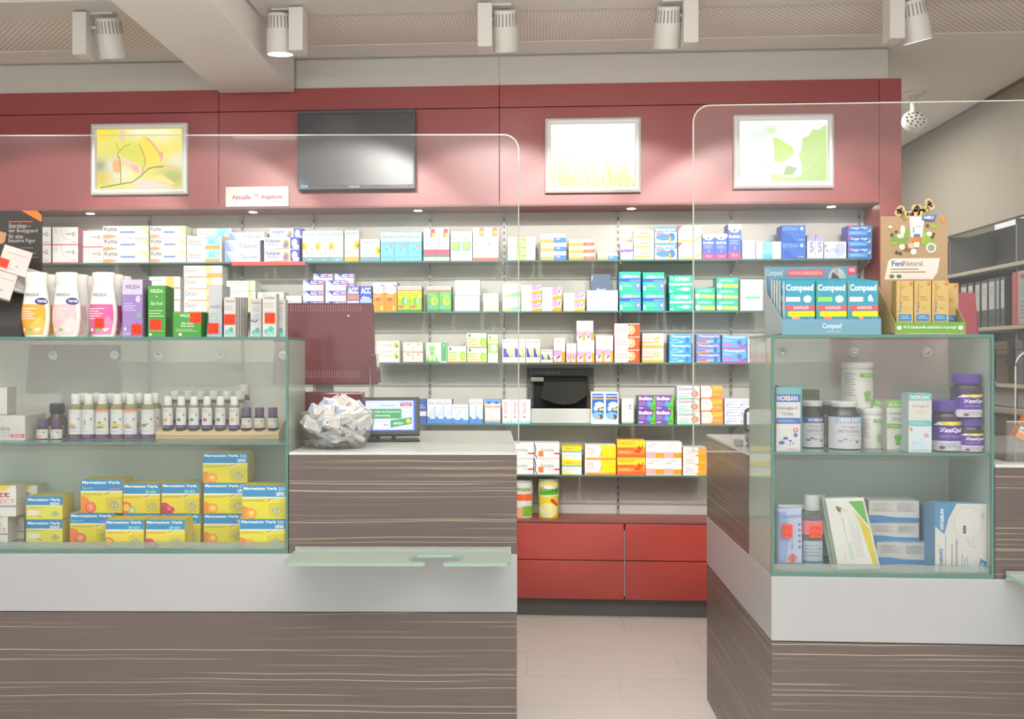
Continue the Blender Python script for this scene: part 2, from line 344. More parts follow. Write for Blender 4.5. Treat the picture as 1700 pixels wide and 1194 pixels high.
des('grin', W, 'dcdcd6', 'f4f4ef', T('GRIN', .1, .86, .4, .92, '8b9aa0', .6), R(.42, .82, .9, .95, 'b9d6ec'), LN(.1, .68, .85, .78, 2, 'c4c8c8'), R(0, .0, 1, .15, '7fb0bb'), LN(.4, .05, .7, .09, 1, 'ffffff'), E(.14, .5, .2, .13, 'f7d326'), E(.08, .48, .1, .07, 'dfae1a'), E(.7, .4, .05, .04, 'f0b27a'), E(.3, .28, .06, .03, 'a9b8ba'), E(.7, .26, .06, .03, 'f2c79a'))
des('grino', W, 'dcdcd6', 'f4f4ef', T('GRIN', .1, .86, .4, .92, '8b9aa0', .6), R(.42, .82, .9, .95, 'b9d6ec'), LN(.1, .68, .85, .78, 2, 'c4c8c8'), R(0, .0, 1, .15, 'f6b13a'), E(.84, .52, .2, .15, 'f7d326'), E(.92, .5, .08, .07, 'a8861a'), E(.26, .32, .08, .05, 'f0c08a'))
des('grins', W, 'dcdcd6', 'f4f4ef', T('GRIN', .2, .8, .45, .9, '8b9aa0', .6), R(.46, .76, .76, .92, 'b9d6ec'), R(0, .0, 1, .2, '7fb0bb'), E(.93, .5, .16, .2, 'f7d326'), E(.96, .48, .06, .08, 'a8861a'), LN(.08, .42, .4, .55, 2, 'c4c8c8'))
des('silo', '7fcfe8', '4fb3d0', '9adcf0', R(0, .67, 1, .96, 'e8f6fb'), T('Silomat', .06, .76, .92, .9, '3c7f98', .6), E(.75, .5, .15, .05, 'f09a8a'), LN(.15, .55, .9, .62, 1, '5fb4cf'), S('4f9fc0', .03, (.35, .45), (.5, .4), (.45, .36)), R(.08, .13, .85, .145, '3fa8c8'))
des('bron', W, 'd9d6d0', 'efece8', T('bronchicum', .1, .42, .28, .95, '7f9a8a', .6, 1), R(.55, .72, .9, .98, 'b8587c'), R(.66, .72, .9, .86, 'cfe04a'), R(0, .2, 1, .35, 'd65a88'), R(0, .12, 1, .2, '6a9a7c'), LN(.3, .5, .5, .6, 1, 'ccc'))
des('hust', W, 'e6e6e0', 'f6f6f2', LN(.1, .85, .9, .95, 2, 'b5beb5'), T('A', .25, .7, .42, .78, '5d8a6a', 1), R(.1, .34, .9, .65, '7fd0a8'), E(.45, .52, .25, .12, 'cdea5a'), LN(.1, .2, .6, .28, 1, 'ccc'))
des('muco', W, 'd9d6d2', 'f2f0ee', T('Mucosolvan', .14, .45, .32, .93, 'f0a0a0', .6, 1), R(.5, .74, .88, 1, 'f08a72'), E(.7, .85, .15, .06, 'ffe13c'), R(0, 0, 1, .09, 'ea6a58'), LN(.2, .22, .4, .26, 1, 'a66'), LN(.5, .5, .85, .56, 1, 'e8b0b0'))
des('grn', W, '8fd83a', 'f0f4ea', R(.3, .05, .66, .98, 'b8ee6a'), R(.3, .5, .66, .8, '8fe23a'), LN(.3, .2, .66, .9, 3, 'f0ffd8'), LN(.72, .4, .95, .6, 1, 'd8dcd8'), LN(.04, .4, .25, .6, 1, 'd0d4d0'))
des('feni', 'f8f4ee', '6f9ad8', 'f4ece2', T('Fenistil', .06, .5, .5, .92, 'd89a8a', .6), R(0, 0, .6, .36, 'f7b052'), R(0, .1, .5, .2, 'f9cf8a'), R(.52, 0, 1, .55, '4f8fe8'), R(.62, .3, .76, .45, 'e8c0d8'))
des('fenr', 'fbe3c0', 'd85848', 'f6e2c8', LN(.05, .6, .5, .8, 1, 'fff4e0'), R(0, .05, .6, .4, 'fbb83c'), R(.58, .05, 1, .5, 'ef6a58'), LN(.66, .2, .9, .38, 1, 'ffd8c8'), R(.6, .55, 1, .95, 'fbf6f0'))
des('purp', W, 'dcd6e2', 'f4f4f4', PG('9a5fd0', (0, .4), (1, .48), (1, .6), (0, .58)))
des('yel3', W, 'f4eec0', 'f8f8ee', R(0, .64, 1, .72, 'eee2b0'), R(.32, .62, .72, .74, 'd8a83c'), R(.05, .2, .85, .42, 'f8ec5a'), LN(.1, .8, .5, .9, 1, 'ddd'))
des('boxa', 'e9f2fb', 'c4d8ea', 'dfeaf4', R(0, .66, 1, 1, '6fa8e8'), T('Boxagrippal', .04, .68, .9, .92, 'f4faff', 1), R(.06, .5, .45, .64, 'e88a9a'), E(.42, .35, .38, .2, '5c9cec'), E(.76, .36, .16, .26, '4a86e0'), E(.68, .22, .06, .2, 'f8b04a'), R(.03, 0, 1, .06, 'fbe6b8'))
des('gripp', W, 'efe9c8', 'f6f2e6', PG('ef6f86', (0, 1), (.2, 1), (0, .7)), T('Grippostad', .18, .62, .94, .86, '9a9aa8', .4), PG('f7dc3a', (.02, .2), (.3, .12), (.7, .14), (1, .42), (1, .3), (.7, .05), (.3, .04), (.02, .12)))
des('medi', '4a6fd0', '3c52a8', 'ecf2ee', R(0, .86, 1, 1, 'f4f6f2'), PG('f4f6f2', (0, .88), (1, .88), (.7, .76), (.3, .76)), PG('3f8a62', (.36, .86), (.64, .86), (.5, .77)), T('MediNait', .08, .6, .92, .7, 'f2f6ff', 1), R(0, 0, 1, .2, 'b8508c'), LN(.15, .42, .85, .56, 3, 'b4c8f4'), E(.52, .32, .1, .06, 'd86fae'), T('90 ml', .3, .08, .72, .16, 'f2c8e0', .6))
des('pbw', W, 'dfe4ea', 'f2f2f2', LN(.1, .6, .9, .85, 2, 'd8b0b8'), R(0, 0, 1, .3, 'c4d8f2'), LN(.1, .4, .7, .5, 1, 'b8b8c8'))
des('teal1', W, 'dff0f2', 'f0f6f6', R(.25, 0, .66, 1, '7fd4e4'), R(.25, 0, .66, .25, '4fbcd4'), LN(.3, .42, .62, .5, 1, 'f4ffff'))
des('oto', '3f78dc', '2f5cb8', '5d96ea', T('OTONO', .06, .68, .68, .9, '8fc4f4', .4), E(.84, .8, .08, .12, 'a8d8ee'), LN(.2, .12, .4, .42, 3, 'c8dcf8'), LN(.7, .08, .92, .18, 1, 'f0f4ff'), PG('2f62d4', (0, 0), (.6, 0), (.3, .5), (0, .6)))
des('five', 'f2f2f6', 'd4d4e4', 'eceaf4', R(0, .75, 1, 1, 'b4b4dc'), PG('e86a9a', (0, 1), (.3, 1), (0, .86)), T('5', .3, .25, .85, .72, 'a4aee0', 2))
des('mela', 'f4f4f6', 'd8dae4', 'ececf0', E(.72, .55, .25, .4, 'c0cfee'), T('MELATONIN', .06, .36, .66, .58, '9ab0dc', 1), PG('f0a0b4', (0, .85), (.2, .8), (0, .6)), LN(.05, .1, .7, .25, 2, '9fc0ea'))
des('hog', '3f78d0', '4c50b4', 'a9c4ea', T('Hoggar Night', .12, .62, .84, .9, 'f4f8ff', .8), PG('f0408a', (0, 1), (.14, 1), (0, .66)), R(0, .12, .8, .5, '5fa4ec'), LN(.1, .2, .7, .44, 2, 'b8dcfa'), E(.88, .6, .07, .22, 'f6e272'), E(.86, .68, .05, .16, '3f78d0'))
des('orgw', W, 'e8e4dc', 'efe9de', R(.55, .1, .8, .95, 'f9cf6a'), LN(.1, .6, .4, .8, 1, 'bbb'), R(.5, 0, 1, .1, 'f5a040'))
des('mugr', W, 'e6eedc', 'eef2e6', T('Mucinosol', .08, .72, .5, .88, '9aa89a', .4), R(.76, 0, .84, 1, 'c0e88a'), E(.9, .3, .1, .28, 'e2f4cc'), LN(.1, .3, .4, .45, 1, 'ccc'))
des('acc', W, 'dfdfe8', 'e6e6ee', PG('4a46b4', (.12, 1), (.98, 1), (.98, .55), (.36, .55)), T('ACC', .36, .6, .7, .95, 'f6f4ff', 2), R(.74, .66, .96, .94, 'd6a4c8'), R(.74, .58, .96, .64, 'e0508c'), PG('a8d0ea', (0, 1), (.12, 1), (.3, .55), (0, .8)), E(.16, .28, .12, .26, 'e6eaf4'), LN(.35, .1, .95, .4, 2, 'd0d0da'))
des('acc2', W, 'd0d4e0', 'dedeee', R(0, .42, 1, 1, '6f70b0'), T('ACC', .06, .7, .92, .95, 'f2f0ff', 2), R(0, .48, 1, .66, 'c47f6a'), PG('f0a48a', (.2, 0), (.9, .3), (.9, .1), (.6, 0)))
des('acc3', '9fc0f0', '3f58b8', '6f80d0', PG('3f52c8', (0, .45), (.3, .62), (1, .5), (1, 1), (0, 1)), T('ACC', .08, .7, .92, .95, 'f2f0ff', 2), LN(.2, .5, .8, .62, 1, 'e0e8ff'), PG('e08aa8', (.1, 0), (.3, .35), (.25, 0)))
des('proc', 'fb9f1c', 'ea7d12', 'f7f2ee', R(0, .66, 1, 1, 'f6f2f2'), E(.48, .72, .44, .12, 'f6f2f2'), PG('9aa0dc', (.5, .96), (.95, .92), (.98, .76), (.85, .64), (.88, .84)), T('procto', .06, .74, .8, .82, 'b8a4c4', .4), LN(.1, .5, .7, .58, 1, 'fcd8a0'), E(.4, .42, .24, .06, 'e86a4a'), E(.4, .42, .1, .04, '6a6ab0'), R(.62, .06, .84, .2, 'fbd08a'))
des('prosy', 'b9d83a', '8fc02a', 'f0f2e8', R(0, .86, 1, 1, 'f4f4f0'), T('PROSPAN', .1, .89, .88, .96, '7a6a8a', .8), R(0, .82, 1, .86, 'f08a3a'), R(0, .5, 1, .82, 'd9e23c'), LN(.1, .6, .8, .76, 2, '9fb83a'), E(.6, .42, .3, .16, '6fc84a'), E(.68, .42, .14, .14, 'b8e6b8'), E(.3, .2, .28, .06, 'ef7f5a'), R(0, 0, 1, .08, '5fa83a'))
des('prosg', '6fc070', '4f9a4a', 'f0f2e8', R(0, .86, 1, 1, 'f4f4f0'), T('PROSPAN', .1, .89, .88, .96, '7a6a8a', .8), R(0, .79, 1, .84, 'ef7f4a'), LN(.1, .6, .8, .74, 2, 'c0e8b0'), E(.6, .42, .3, .18, 'c8ea3c'), E(.66, .42, .14, .12, '7fd060'), E(.3, .18, .28, .06, '5fc0d8'), R(0, 0, 1, .08, '4f9a5a'))
des('sole', W, 'dfe8e2', 'f2f4ee', T('Soledum', .08, .68, .92, .92, 'b4b8a8', .6), PG('bcd8c4', (0, .3), (.25, .12), (.6, .18), (.98, .52), (.8, .2), (.5, .05), (0, .1)), R(0, 0, 1, .06, '8cc0ea'), E(.82, .26, .09, .2, 'bfe0f4'), LN(.2, .5, .7, .58, 1, 'ddd'))
des('solep', W, 'e2eae4', 'f4f6f0', LN(.15, .75, .85, .9, 2, 'd8dcd4'), PG('c6eab8', (0, .1), (0, .4), (.5, .25), (1, .5), (1, .1)), E(.5, .3, .2, .1, 'c0daf0'), R(.2, .0, .8, .06, 'e8ee6a'))
des('wave', W, 'e4ece2', 'f6f8f4', PG('8ad8a0', (.1, .1), (.6, .3), (1, .4), (1, .05), (0, .02)), PG('dbe85a', (0, .12), (.4, .22), (.5, .1), (0, .02)), LN(.08, .65, .95, .78, 1, 'c4ccc4'))
des('pko', W, 'f0903c', 'f4eee8', LN(.1, .55, .5, .9, 2, 'e4c8b8'), LN(.1, .15, .5, .35, 1, 'ddd'), R(.52, .36, .8, 1, 'f0a8e0'), S('6a6a6a', .05, (.85, .5), (.9, .8), (.95, .9)), PG('f8b82a', (.5, 0), (1, 0), (1, .34), (.62, .28), (.5, .12)))
des('kiji', W, 'dfe4ea', 'f2f2f2', R(0, 0, 1, .3, 'b4c4e4'), E(.23, .68, .06, .1, 'b0c4e0'), T('KIJIMEA', .34, .6, .78, .76, 'd4d4da', .3), LN(.65, .05, .95, .12, 1, 'f8f8ff'))
des('heu', '5a6c84', '4a5a70', '7c8a9c', T('Allergien?', .28, .5, .76, .64, 'd8dce2', .4), T('Heuschnupfen?', .14, .34, .88, .46, 'd8dce2', .4), PG('e0e4e8', (.03, .95), (.1, .95), (.04, .8)))
des('aspc', '2fc4a0', '3f6fd8', '18a888', T('ASPIRIN', .14, .68, .58, .84, 'f2fff8', 1), T('COMPLEX', .6, .7, .96, .82, 'e0fff2', .6), R(0, .5, .98, .66, '4258d8'), R(.5, .52, .96, .6, '7f90ea'), E(.86, .26, .16, .24, '6f90ee'), E(.88, .3, .05, .08, 'e0ecff'), LN(.2, .22, .6, .42, 2, 'b4f0dc'), R(.03, .08, .14, .3, 'd8f6ea'))
des('asp', '2cc0a0', '1c9a80', '30b89a', T('ASPIRIN', .22, .66, .88, .9, 'f4fffa', 1.6), E(.12, .82, .07, .1, 'a8ecd8'), E(.12, .82, .04, .06, '2cc0a0'), R(0, .42, 1, .56, 'bcc4c4'), E(.7, .22, .2, .1, 'e8fff8'), PG('c8f4e8', (.3, .22), (.7, .3), (.7, .14)), R(.03, .06, .16, .14, 'd8f6ea'))
des('aspd', '38c2a4', '1c9a80', '9ae0d0', T('ASPIRIN', .12, .62, .8, .86, 'b4f0e0', .8), PG('e8f0a0', (.3, .12), (1, .1), (1, .36), (.36, .42)), R(.3, .14, 1, .3, 'e6e81e'), E(.14, .3, .14, .22, 'eef6f0'))
des('bis', W, 'e2ece6', 'f4f8f6', T('Bronchoforton', .06, .58, .92, .68, 'c4ccd4', .4), R(.22, .38, .9, .46, '7fd8a8'), LN(.1, .12, .9, .3, 2, 'dde4e0'), LN(.1, .75, .5, .85, 1, 'dde4e0'))
des('bronc', W, 'efefe8', 'e6e6dc', T('Bronchicum', .08, .52, .68, .8, 'b4c2b4', .5), E(.84, .62, .09, .26, 'd8e23a'), E(.87, .5, .05, .16, '5aa84a'), R(0, 0, 1, .05, 'e0d0f0'), LN(.1, .15, .3, .25, 1, 'ccc'))
des('bronr', W, 'efefe8', 'ecece4', E(.5, .8, .13, .1, 'd8e23a'), E(.54, .76, .06, .06, '5aa84a'), R(0, 0, 1, .05, 'e86a5a'), LN(.3, .3, .5, .4, 1, 'ddd'))
des('lung', W, 'dfe8e0', 'f0f4ee', R(.72, .06, .98, 1, '4fb06a'), E(.28, .7, .16, .15, '9ad88a'), PG('6fd05a', (.02, .02), (.12, .4), (.24, .55), (.32, .55), (.46, .4), (.6, .02)), E(.2, .25, .08, .18, 'd8f2c8'), E(.38, .25, .08, .18, 'd8f2c8'), T('7', .8, .76, .9, .9, 'e4f8e4', .6), LN(.1, .86, .65, .94, 1, 'ccd4cc'), R(0, 0, .7, .04, '3fa85a'))
des('sinu', 'd9f0b4', '9fd058', 'e4e8dc', R(0, .66, 1, 1, 'f4f6ee'), E(.14, .84, .07, .11, '4f8a5a'), T('Bionorica', .3, .8, .72, .9, 'b0b8c8', .4), T('Sinupret', .04, .52, .5, .68, '8fb03a', .8), R(.04, .36, .46, .46, 'f0c07a'), E(.82, .4, .15, .3, '8fd04a'), E(.84, .36, .06, .16, 'f2e04a'), R(0, 0, 1, .06, 'f0803a'), R(.04, .16, .5, .24, 'a8d870'))
des('sinut', W, 'd8dcd0', 'ecece4', E(.2, .92, .1, .04, '4f8a5a'), R(0, .34, 1, .7, 'a8dc7a'), R(.05, .78, .9, .86, 'd8dc3a'), E(.6, .52, .26, .12, 'f4fff0'), LN(.1, .12, .5, .2, 1, 'ccc'))
des('lemo', W, 'ece8c8', 'f2f2ea', T('Lemocin', .1, .84, .9, .94, '9a8ac0', .6), R(.08, .22, .92, .62, 'f6f0a0'), PG('4f50c0', (.08, .22), (.08, .62), (.3, .6), (.42, .42), (.6, .3), (.66, .22)), PG('7fc04a', (.66, .22), (.92, .42), (.92, .22)), R(.1, .08, .9, .16, 'f4f0b0'), LN(.1, .68, .8, .78, 2, 'd4dce4'))
des('nas', W, 'f0923a', 'f2eee8', LN(.15, .78, .85, .93, 2, 'e4b89a'), LN(.15, .55, .7, .68, 1, 'ddd'), R(0, .26, .7, .5, 'f0a4dc'), R(.7, 0, 1, .44, 'f9a83a'), S('5a5a5a', .08, (.2, .08), (.35, .2), (.55, .25)), E(.2, .1, .14, .06, 'c8c8cc'), R(0, 0, 1, .03, 'ea6a2a'))
des('ibul', 'e2dedc', 'e84a2a', 'd8d4d0', PG('ef5a34', (.5, 0), (1, 0), (1, 1), (.45, 1), (.6, .8), (.7, .5), (.6, .2)), LN(.05, .3, .55, .7, 3, 'f0a090'), [('p', [(.68 + .17 * math.cos(math.pi * k / 10) * (1 if k % 2 else .72), .5 + .4 * math.sin(math.pi * k / 10) * (1 if k % 2 else .72)) for k in range(20)], 'fbd9b0')], E(.68, .5, .095, .23, 'f39a1c'), E(.67, .52, .06, .15, 'fff6c8'), R(0, .93, 1, 1, 'f6d8c8'))
des('ibug', 'c4c4c4', 'c89048', 'a8a8a8', LN(.05, .55, .55, .75, 2, 'e4c0b0'), R(0, .34, .6, .42, 'f0b048'), sun(.68, .55, .1), R(0, 0, 1, .16, 'f5b03c'), LN(.6, .9, .95, .97, 1, 'e8ecf4'))
des('tho', '4fa4ec', '3f88d4', '2c64a4', T('Thomapyrin', .08, .6, .94, .9, 'f4faff', 1), T('CLASSIC', .1, .3, .42, .5, 'a8d4f8', .6), E(.82, .4, .07, .3, '3a80d8'), R(0, .02, .6, .14, '8fcaf6'), R(.42, .18, .66, .26, 'd8ecfc'))
des('thoi', '6f8ad8', '3a80d0', '505fa0', T('Thomapyrin', .08, .62, .94, .92, 'f6f4ff', 1), T('INTENSIV', .1, .34, .56, .52, 'f08a6a', .8), R(0, 0, .6, .16, 'f6a45a'), R(.5, .06, 1, .5, '5aaaf0'), E(.8, .36, .07, .3, '3a70c8'), R(.4, .2, .7, .3, 'f2d8d8'))
des('thod', '64b4f0', '3f88d4', '80b0e8', T('Thomapyrin', .06, .72, .92, .94, 'f8fcff', 1), T('TENSION', .06, .54, .42, .64, 'd0e8fc', .6), T('DUO', .06, .2, .42, .44, 'f060c8', 2), PG('3a8ad8', (.6, 0), (1, .4), (1, .2), (.8, 0)), E(.7, .45, .1, .18, '5878d8'), PG('e84a9a', (.66, .2), (.86, .1), (.76, .36)), R(0, 0, 1, .1, 'f050b4'))
des('bbox', 'f0f4fa', '2f68c0', 'e8eef6', PG('4f90e8', (0, 0), (1, 0), (1, .18), (.6, .22), (0, .3)), PG('cfe2f4', (.2, .4), (1, .75), (1, .3), (.2, .25)), LN(.1, .8, .9, .94, 2, 'a8b4d8'), E(.6, .22, .22, .04, 'f2ecc8'), T('olynth', .1, .78, .8, .86, '8f9ab8', .6))
des('dkbl', '3f68b8', '1f4890', '4f78c0', LN(.1, .6, .9, .8, 2, 'c8d8f4'), R(0, .3, 1, .5, 'e4ecf8'))
des('obl', 'eef2f6', 'f08a3a', '7fb8ec', R(0, .84, 1, 1, '5fa8ea'), E(.5, .86, .3, .05, '2a4fa8'), R(.05, .64, .95, .76, 'f3b890'), R(0, 0, 1, .08, '5aa0e4'), R(0, .08, 1, .16, 'f6c090'), R(.1, .2, .9, .6, 'dfe8f4'))
des('tyro', 'f6f6f4', '8fd8d0', 'f4f4f2', T('TYROSUR', .2, .36, .5, .92, 'ee6a80', .8, 1), R(.16, .255, .5, .285, 'ea4a6a'), R(.29, .22, .37, .32, 'ea4a6a'), PG('8fdcd8', (0, 0), (1, 0), (1, .14), (0, .06)))
des('imod', 'f2f4f8', 'e4c058', 'f0f0ee', R(.08, .24, .94, .95, '2a68c0'), T('Loperamid', .12, .84, .9, .92, 'f2f6ff', .8), R(.1, .77, .9, .81, 'f0a848'), E(.6, .6, .34, .1, 'c8e4fa'), E(.35, .48, .16, .08, 'd0e8fa'), R(.6, .42, .94, .49, 'e8c83a'), E(.5, .26, .44, .12, '7fb8f0'), E(.7, .22, .2, .08, '2a5cb0'), E(.58, .2, .1, .07, 'f6a63a'))
des('carm', 'eef0ea', 'a8aaa4', 'f2f2ee', T('Carmenthin', .14, .22, .32, .9, 'b4bab0', .5, 1), R(0, 0, 1, .08, '4f8a78'), E(.7, .62, .14, .06, '9ac8b8'), PG('b87a9a', (.56, .7), (.7, .8), (.84, .7)), R(.05, .04, .95, .06, 'd8e8e0'))
des('ibf', '7a52a8', '5ab82e', '8a6ab0', PG('6cc03c', (.72, 0), (1, 0), (1, 1), (.9, .95), (.86, .6), (.7, .3)), T('Ibuflam', .06, .68, .8, .94, 'f8f4ff', 1.6), LN(.06, .3, .5, .6, 4, 'b8a0d8'), E(.64, .42, .14, .2, '4aa8dc'), R(.06, .1, .3, .16, 'f0e8ff'), E(.86, .2, .12, .12, '4fa828'))
des('dolo', W, 'c8e4da', 'f2f2ee', T('Dolormin', .08, .66, .8, .92, '6f7486', .8), LN(.1, .36, .55, .5, 1, 'f29a8a'), PG('a8dccb', (.05, 0), (1, 0), (1, .06), (.6, .1), (.3, .34), (.05, .3)), E(.78, .38, .16, .26, 'ef7e6a'), E(.78, .38, .1, .16, 'f4a292'))
des('orap', 'fba52a', 'ec7a1c', 'f2ead8', PG('f8f2ea', (0, .1), (.4, .1), (.52, .3), (.52, .7), (.4, 1), (0, 1)), LN(.08, .55, .42, .82, 2, 'e4b8a0'), PG('fbc43a', (.52, 1), (1, 1), (1, .7), (.6, .6)), R(0, 0, 1, .1, 'f0883a'), LN(.6, .25, .9, .4, 1, 'fddc9a'))
des('wbl', 'eef0f8', 'd4daea', 'eceef6', LN(.12, .6, .9, .8, 1, 'b0bce0'), PG('c4d0ee', (.08, .3), (.2, .5), (.9, .4), (.9, .35), (.2, .3)), R(0, 0, 1, .04, 'b4c0e4'), E(.2, .25, .06, .12, '9ab0e4'))
des('form', 'f4f2f0', 'e4e0dc', 'f0ecea', S('4454a4', .04, (0, .98), (.06, .55), (.02, .3), (.1, .02)), T('formoline', .25, .42, .78, .68, 'a8aeb8', .6), T('L112', .6, .26, .78, .36, 'b4bcc8', .5), R(.8, .27, 1, .37, 'e84a4a'), R(.16, .12, .36, .46, 'f08a4a'), LN(.3, .8, .7, .9, 1, 'ddd'))
des('yeb', 'f4f0e8', 'd8c848', 'f2de3a', R(0, .66, 1, 1, 'f8de2a'), T('Vigantol', .12, .76, .6, .9, 'd09a1a', .8), R(0, .57, 1, .65, '58a8e8'), PG('f8ea8a', (.0, 0), (.7, 0), (.1, .3), (0, .3)), R(.1, .3, .8, .5, 'e0e4e4'))
des('ywo', W, 'ef8a2a', 'f4f0e8', PG('fbd81e', (.5, .18), (.5, 1), (1, 1), (1, .1)), PG('f4f4f0', (.3, .2), (.48, .3), (.54, .6), (.48, 1), (.3, 1)), LN(.06, .4, .36, .85, 4, 'e8b0a0'), R(.04, 0, 1, .14, 'f79a3a'), S('f79a3a', .03, (.45, .14), (.52, .4), (.54, .6)))
des('viga', 'f8902e', 'ea6a28', 'fbc448', R(0, .6, 1, 1, 'fbd23a'), T('VIGANTOLVIT', .04, .74, .64, .92, '9a8a2a', .6), PG('ef4a2c', (.7, .5), (.78, .72), (.84, .55), (.94, .8), (.9, .5), (.82, .4)), R(.62, .28, .84, .46, 'e84f2a'), LN(.08, .22, .5, .4, 2, 'fcdc98'), R(0, 0, 1, .2, 'f06a3a'), R(.02, .44, .6, .54, 'f4603a'))
des('pkv', 'f4f2ee', 'f08030', 'eceae6', T('Vomex', .08, .66, .44, .82, 'a0a4a8', .6), LN(.3, .82, .7, .92, 1, 'e08a7a'), R(0, .04, .54, .4, 'f8b0b0'), R(.54, .04, 1, .36, 'f8a032'), LN(.5, .6, .95, .68, 1, 'ccc'))
des('orw', 'f4f2ee', 'f09028', 'f2ece4', R(.66, 0, 1, 1, 'fba92c'), PG('f8a040', (.5, .1), (.66, .3), (.66, .05)), LN(.1, .2, .55, .85, 4, 'c8b8b0'), LN(.72, .3, .95, .5, 1, 'fdd48a'))
def mag(kind):
    o = [R(0, .66, 1, 1, '0089c9'), R(0, .62, 1, .66, 'f2efe6'), T('Magnesium Verla', .03, .84, .80 if kind == '300' else .94, .96, 'f6f6ee', 1.4),
         PG('d8c41c', (.6, .1), (.6, .46), (1, .5), (1, .1))] if kind != 's' else [R(0, .62, 1, 1, '0089c9'), R(0, .58, 1, .62, 'f2efe6'), T('Magnesium Verla', .05, .76, .94, .92, 'f6f6ee', 1.4), R(.66, .64, .92, .74, 'e4e8ec'), T('purKaps', .68, .66, .9, .72, '5078a8', .5), LN(.03, .5, .5, .56, 1, 'a89a2a'), R(.04, .18, .36, .4, 'eeeada'), S('9a9aa8', .04, (.3, .2), (.44, .1))]
    dx, dy = (.8, .24)
    o += [PG('6f8f9a', (dx - .12, dy), (dx, dy + .13), (dx + .12, dy), (dx, dy - .13)), PG('d8cf7a', (dx - .09, dy), (dx, dy + .1), (dx + .09, dy), (dx, dy - .1)), T('V', dx - .03, dy - .06, dx + .03, dy + .07, '55808f', 1.5)]
    if kind != 's': o += [LN(.03, .52, .5, .58, 1, 'b08a1a'), S('f2efe6', .02, (.62, .5), (.72, .62), (.98, .64)), S('1f4f6a', .015, (.6, .55), (.72, .63)), LN(.66, .05, .98, .1, 1, 'a8981a')]
    if kind == '300': o += [T('300', .83, .84, .98, .96, 'b8e4f4', .5), T('uno', .78, .69, .97, .81, 'f4f4ea', 1.2), E(.04, .2, .12, .18, 'e58a1a'), E(.2, .16, .13, .17, 'f0961a'), E(.21, .17, .09, .12, 'f8b23a'), E(.21, .18, .04, .05, 'ffe08a')]
    if kind == 'dir': o += [T('direkt', .6, .68, .9, .8, '8fe4c0', 1), E(.07, .2, .16, .2, 'e8701a'), E(.09, .2, .09, .13, 'fbc04a'), E(.24, .1, .09, .12, '9ccf8a'), E(.24, .1, .05, .07, 'c8e8a8')]
    if kind == 'ras': o += [T('direkt', .6, .68, .9, .8, '8fe4c0', 1), E(.08, .22, .14, .14, 'd8304c'), E(.22, .12, .13, .12, 'd8304c'), E(.1, .1, .14, .12, 'c42844'), E(.2, .16, .05, .05, 'ee7a90')]
    if kind == 'sport': o += [T('Sport', .03, .69, .3, .79, 'a8c8e4', .6), T('plus', .7, .67, .92, .77, 'd86ab8', 1.2), E(.06, .24, .16, .26, 'f0841a'), E(.24, .16, .13, .17, 'e84a34'), E(.24, .17, .1, .13, 'f48a6a'), E(.24, .18, .02, .03, 'ffe8d0')]
    return o
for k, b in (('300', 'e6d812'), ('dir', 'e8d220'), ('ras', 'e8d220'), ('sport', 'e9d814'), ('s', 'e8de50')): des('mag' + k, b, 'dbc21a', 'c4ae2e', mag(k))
des('vitt', 'e8e4e0', 'c9c3bb', 'c9b88a', PG('f0c81a', (.3, 1), (.9, 1), (.7, .8), (.5, .82)), T('vitt', .3, .62, .86, .8, 'c8304a', 1.2), T('DIRECT', .3, .42, .98, .56, 'e08a8a', .6), R(.4, .3, 1, .36, '9a9ab0'), LN(.3, .05, .6, .12, 1, '7aa87a'))

_mc = {}
def pack_mesh(dn, w, d, h):
    k = (dn, round(w, 4), round(d, 3), round(h, 4))
    if k not in _mc:
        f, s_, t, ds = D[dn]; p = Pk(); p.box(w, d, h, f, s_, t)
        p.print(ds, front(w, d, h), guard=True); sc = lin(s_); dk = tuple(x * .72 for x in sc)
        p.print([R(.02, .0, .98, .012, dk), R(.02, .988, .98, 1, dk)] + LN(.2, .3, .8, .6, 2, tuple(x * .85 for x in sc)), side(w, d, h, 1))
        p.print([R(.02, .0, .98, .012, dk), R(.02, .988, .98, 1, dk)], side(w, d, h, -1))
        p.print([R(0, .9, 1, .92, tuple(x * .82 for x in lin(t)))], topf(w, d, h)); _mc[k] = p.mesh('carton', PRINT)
    return _mc[k]
CW = {1: [''], 2: ['left', 'right'], 3: ['left', 'middle', 'right'], 4: ['leftmost', 'second', 'third', 'rightmost']}
RW = {1: [''], 2: ['lower', 'upper'], 3: ['bottom', 'middle', 'top'], 4: ['bottom', 'second', 'third', 'top']}
NUM = {2: 'two', 3: 'three', 4: 'four'}
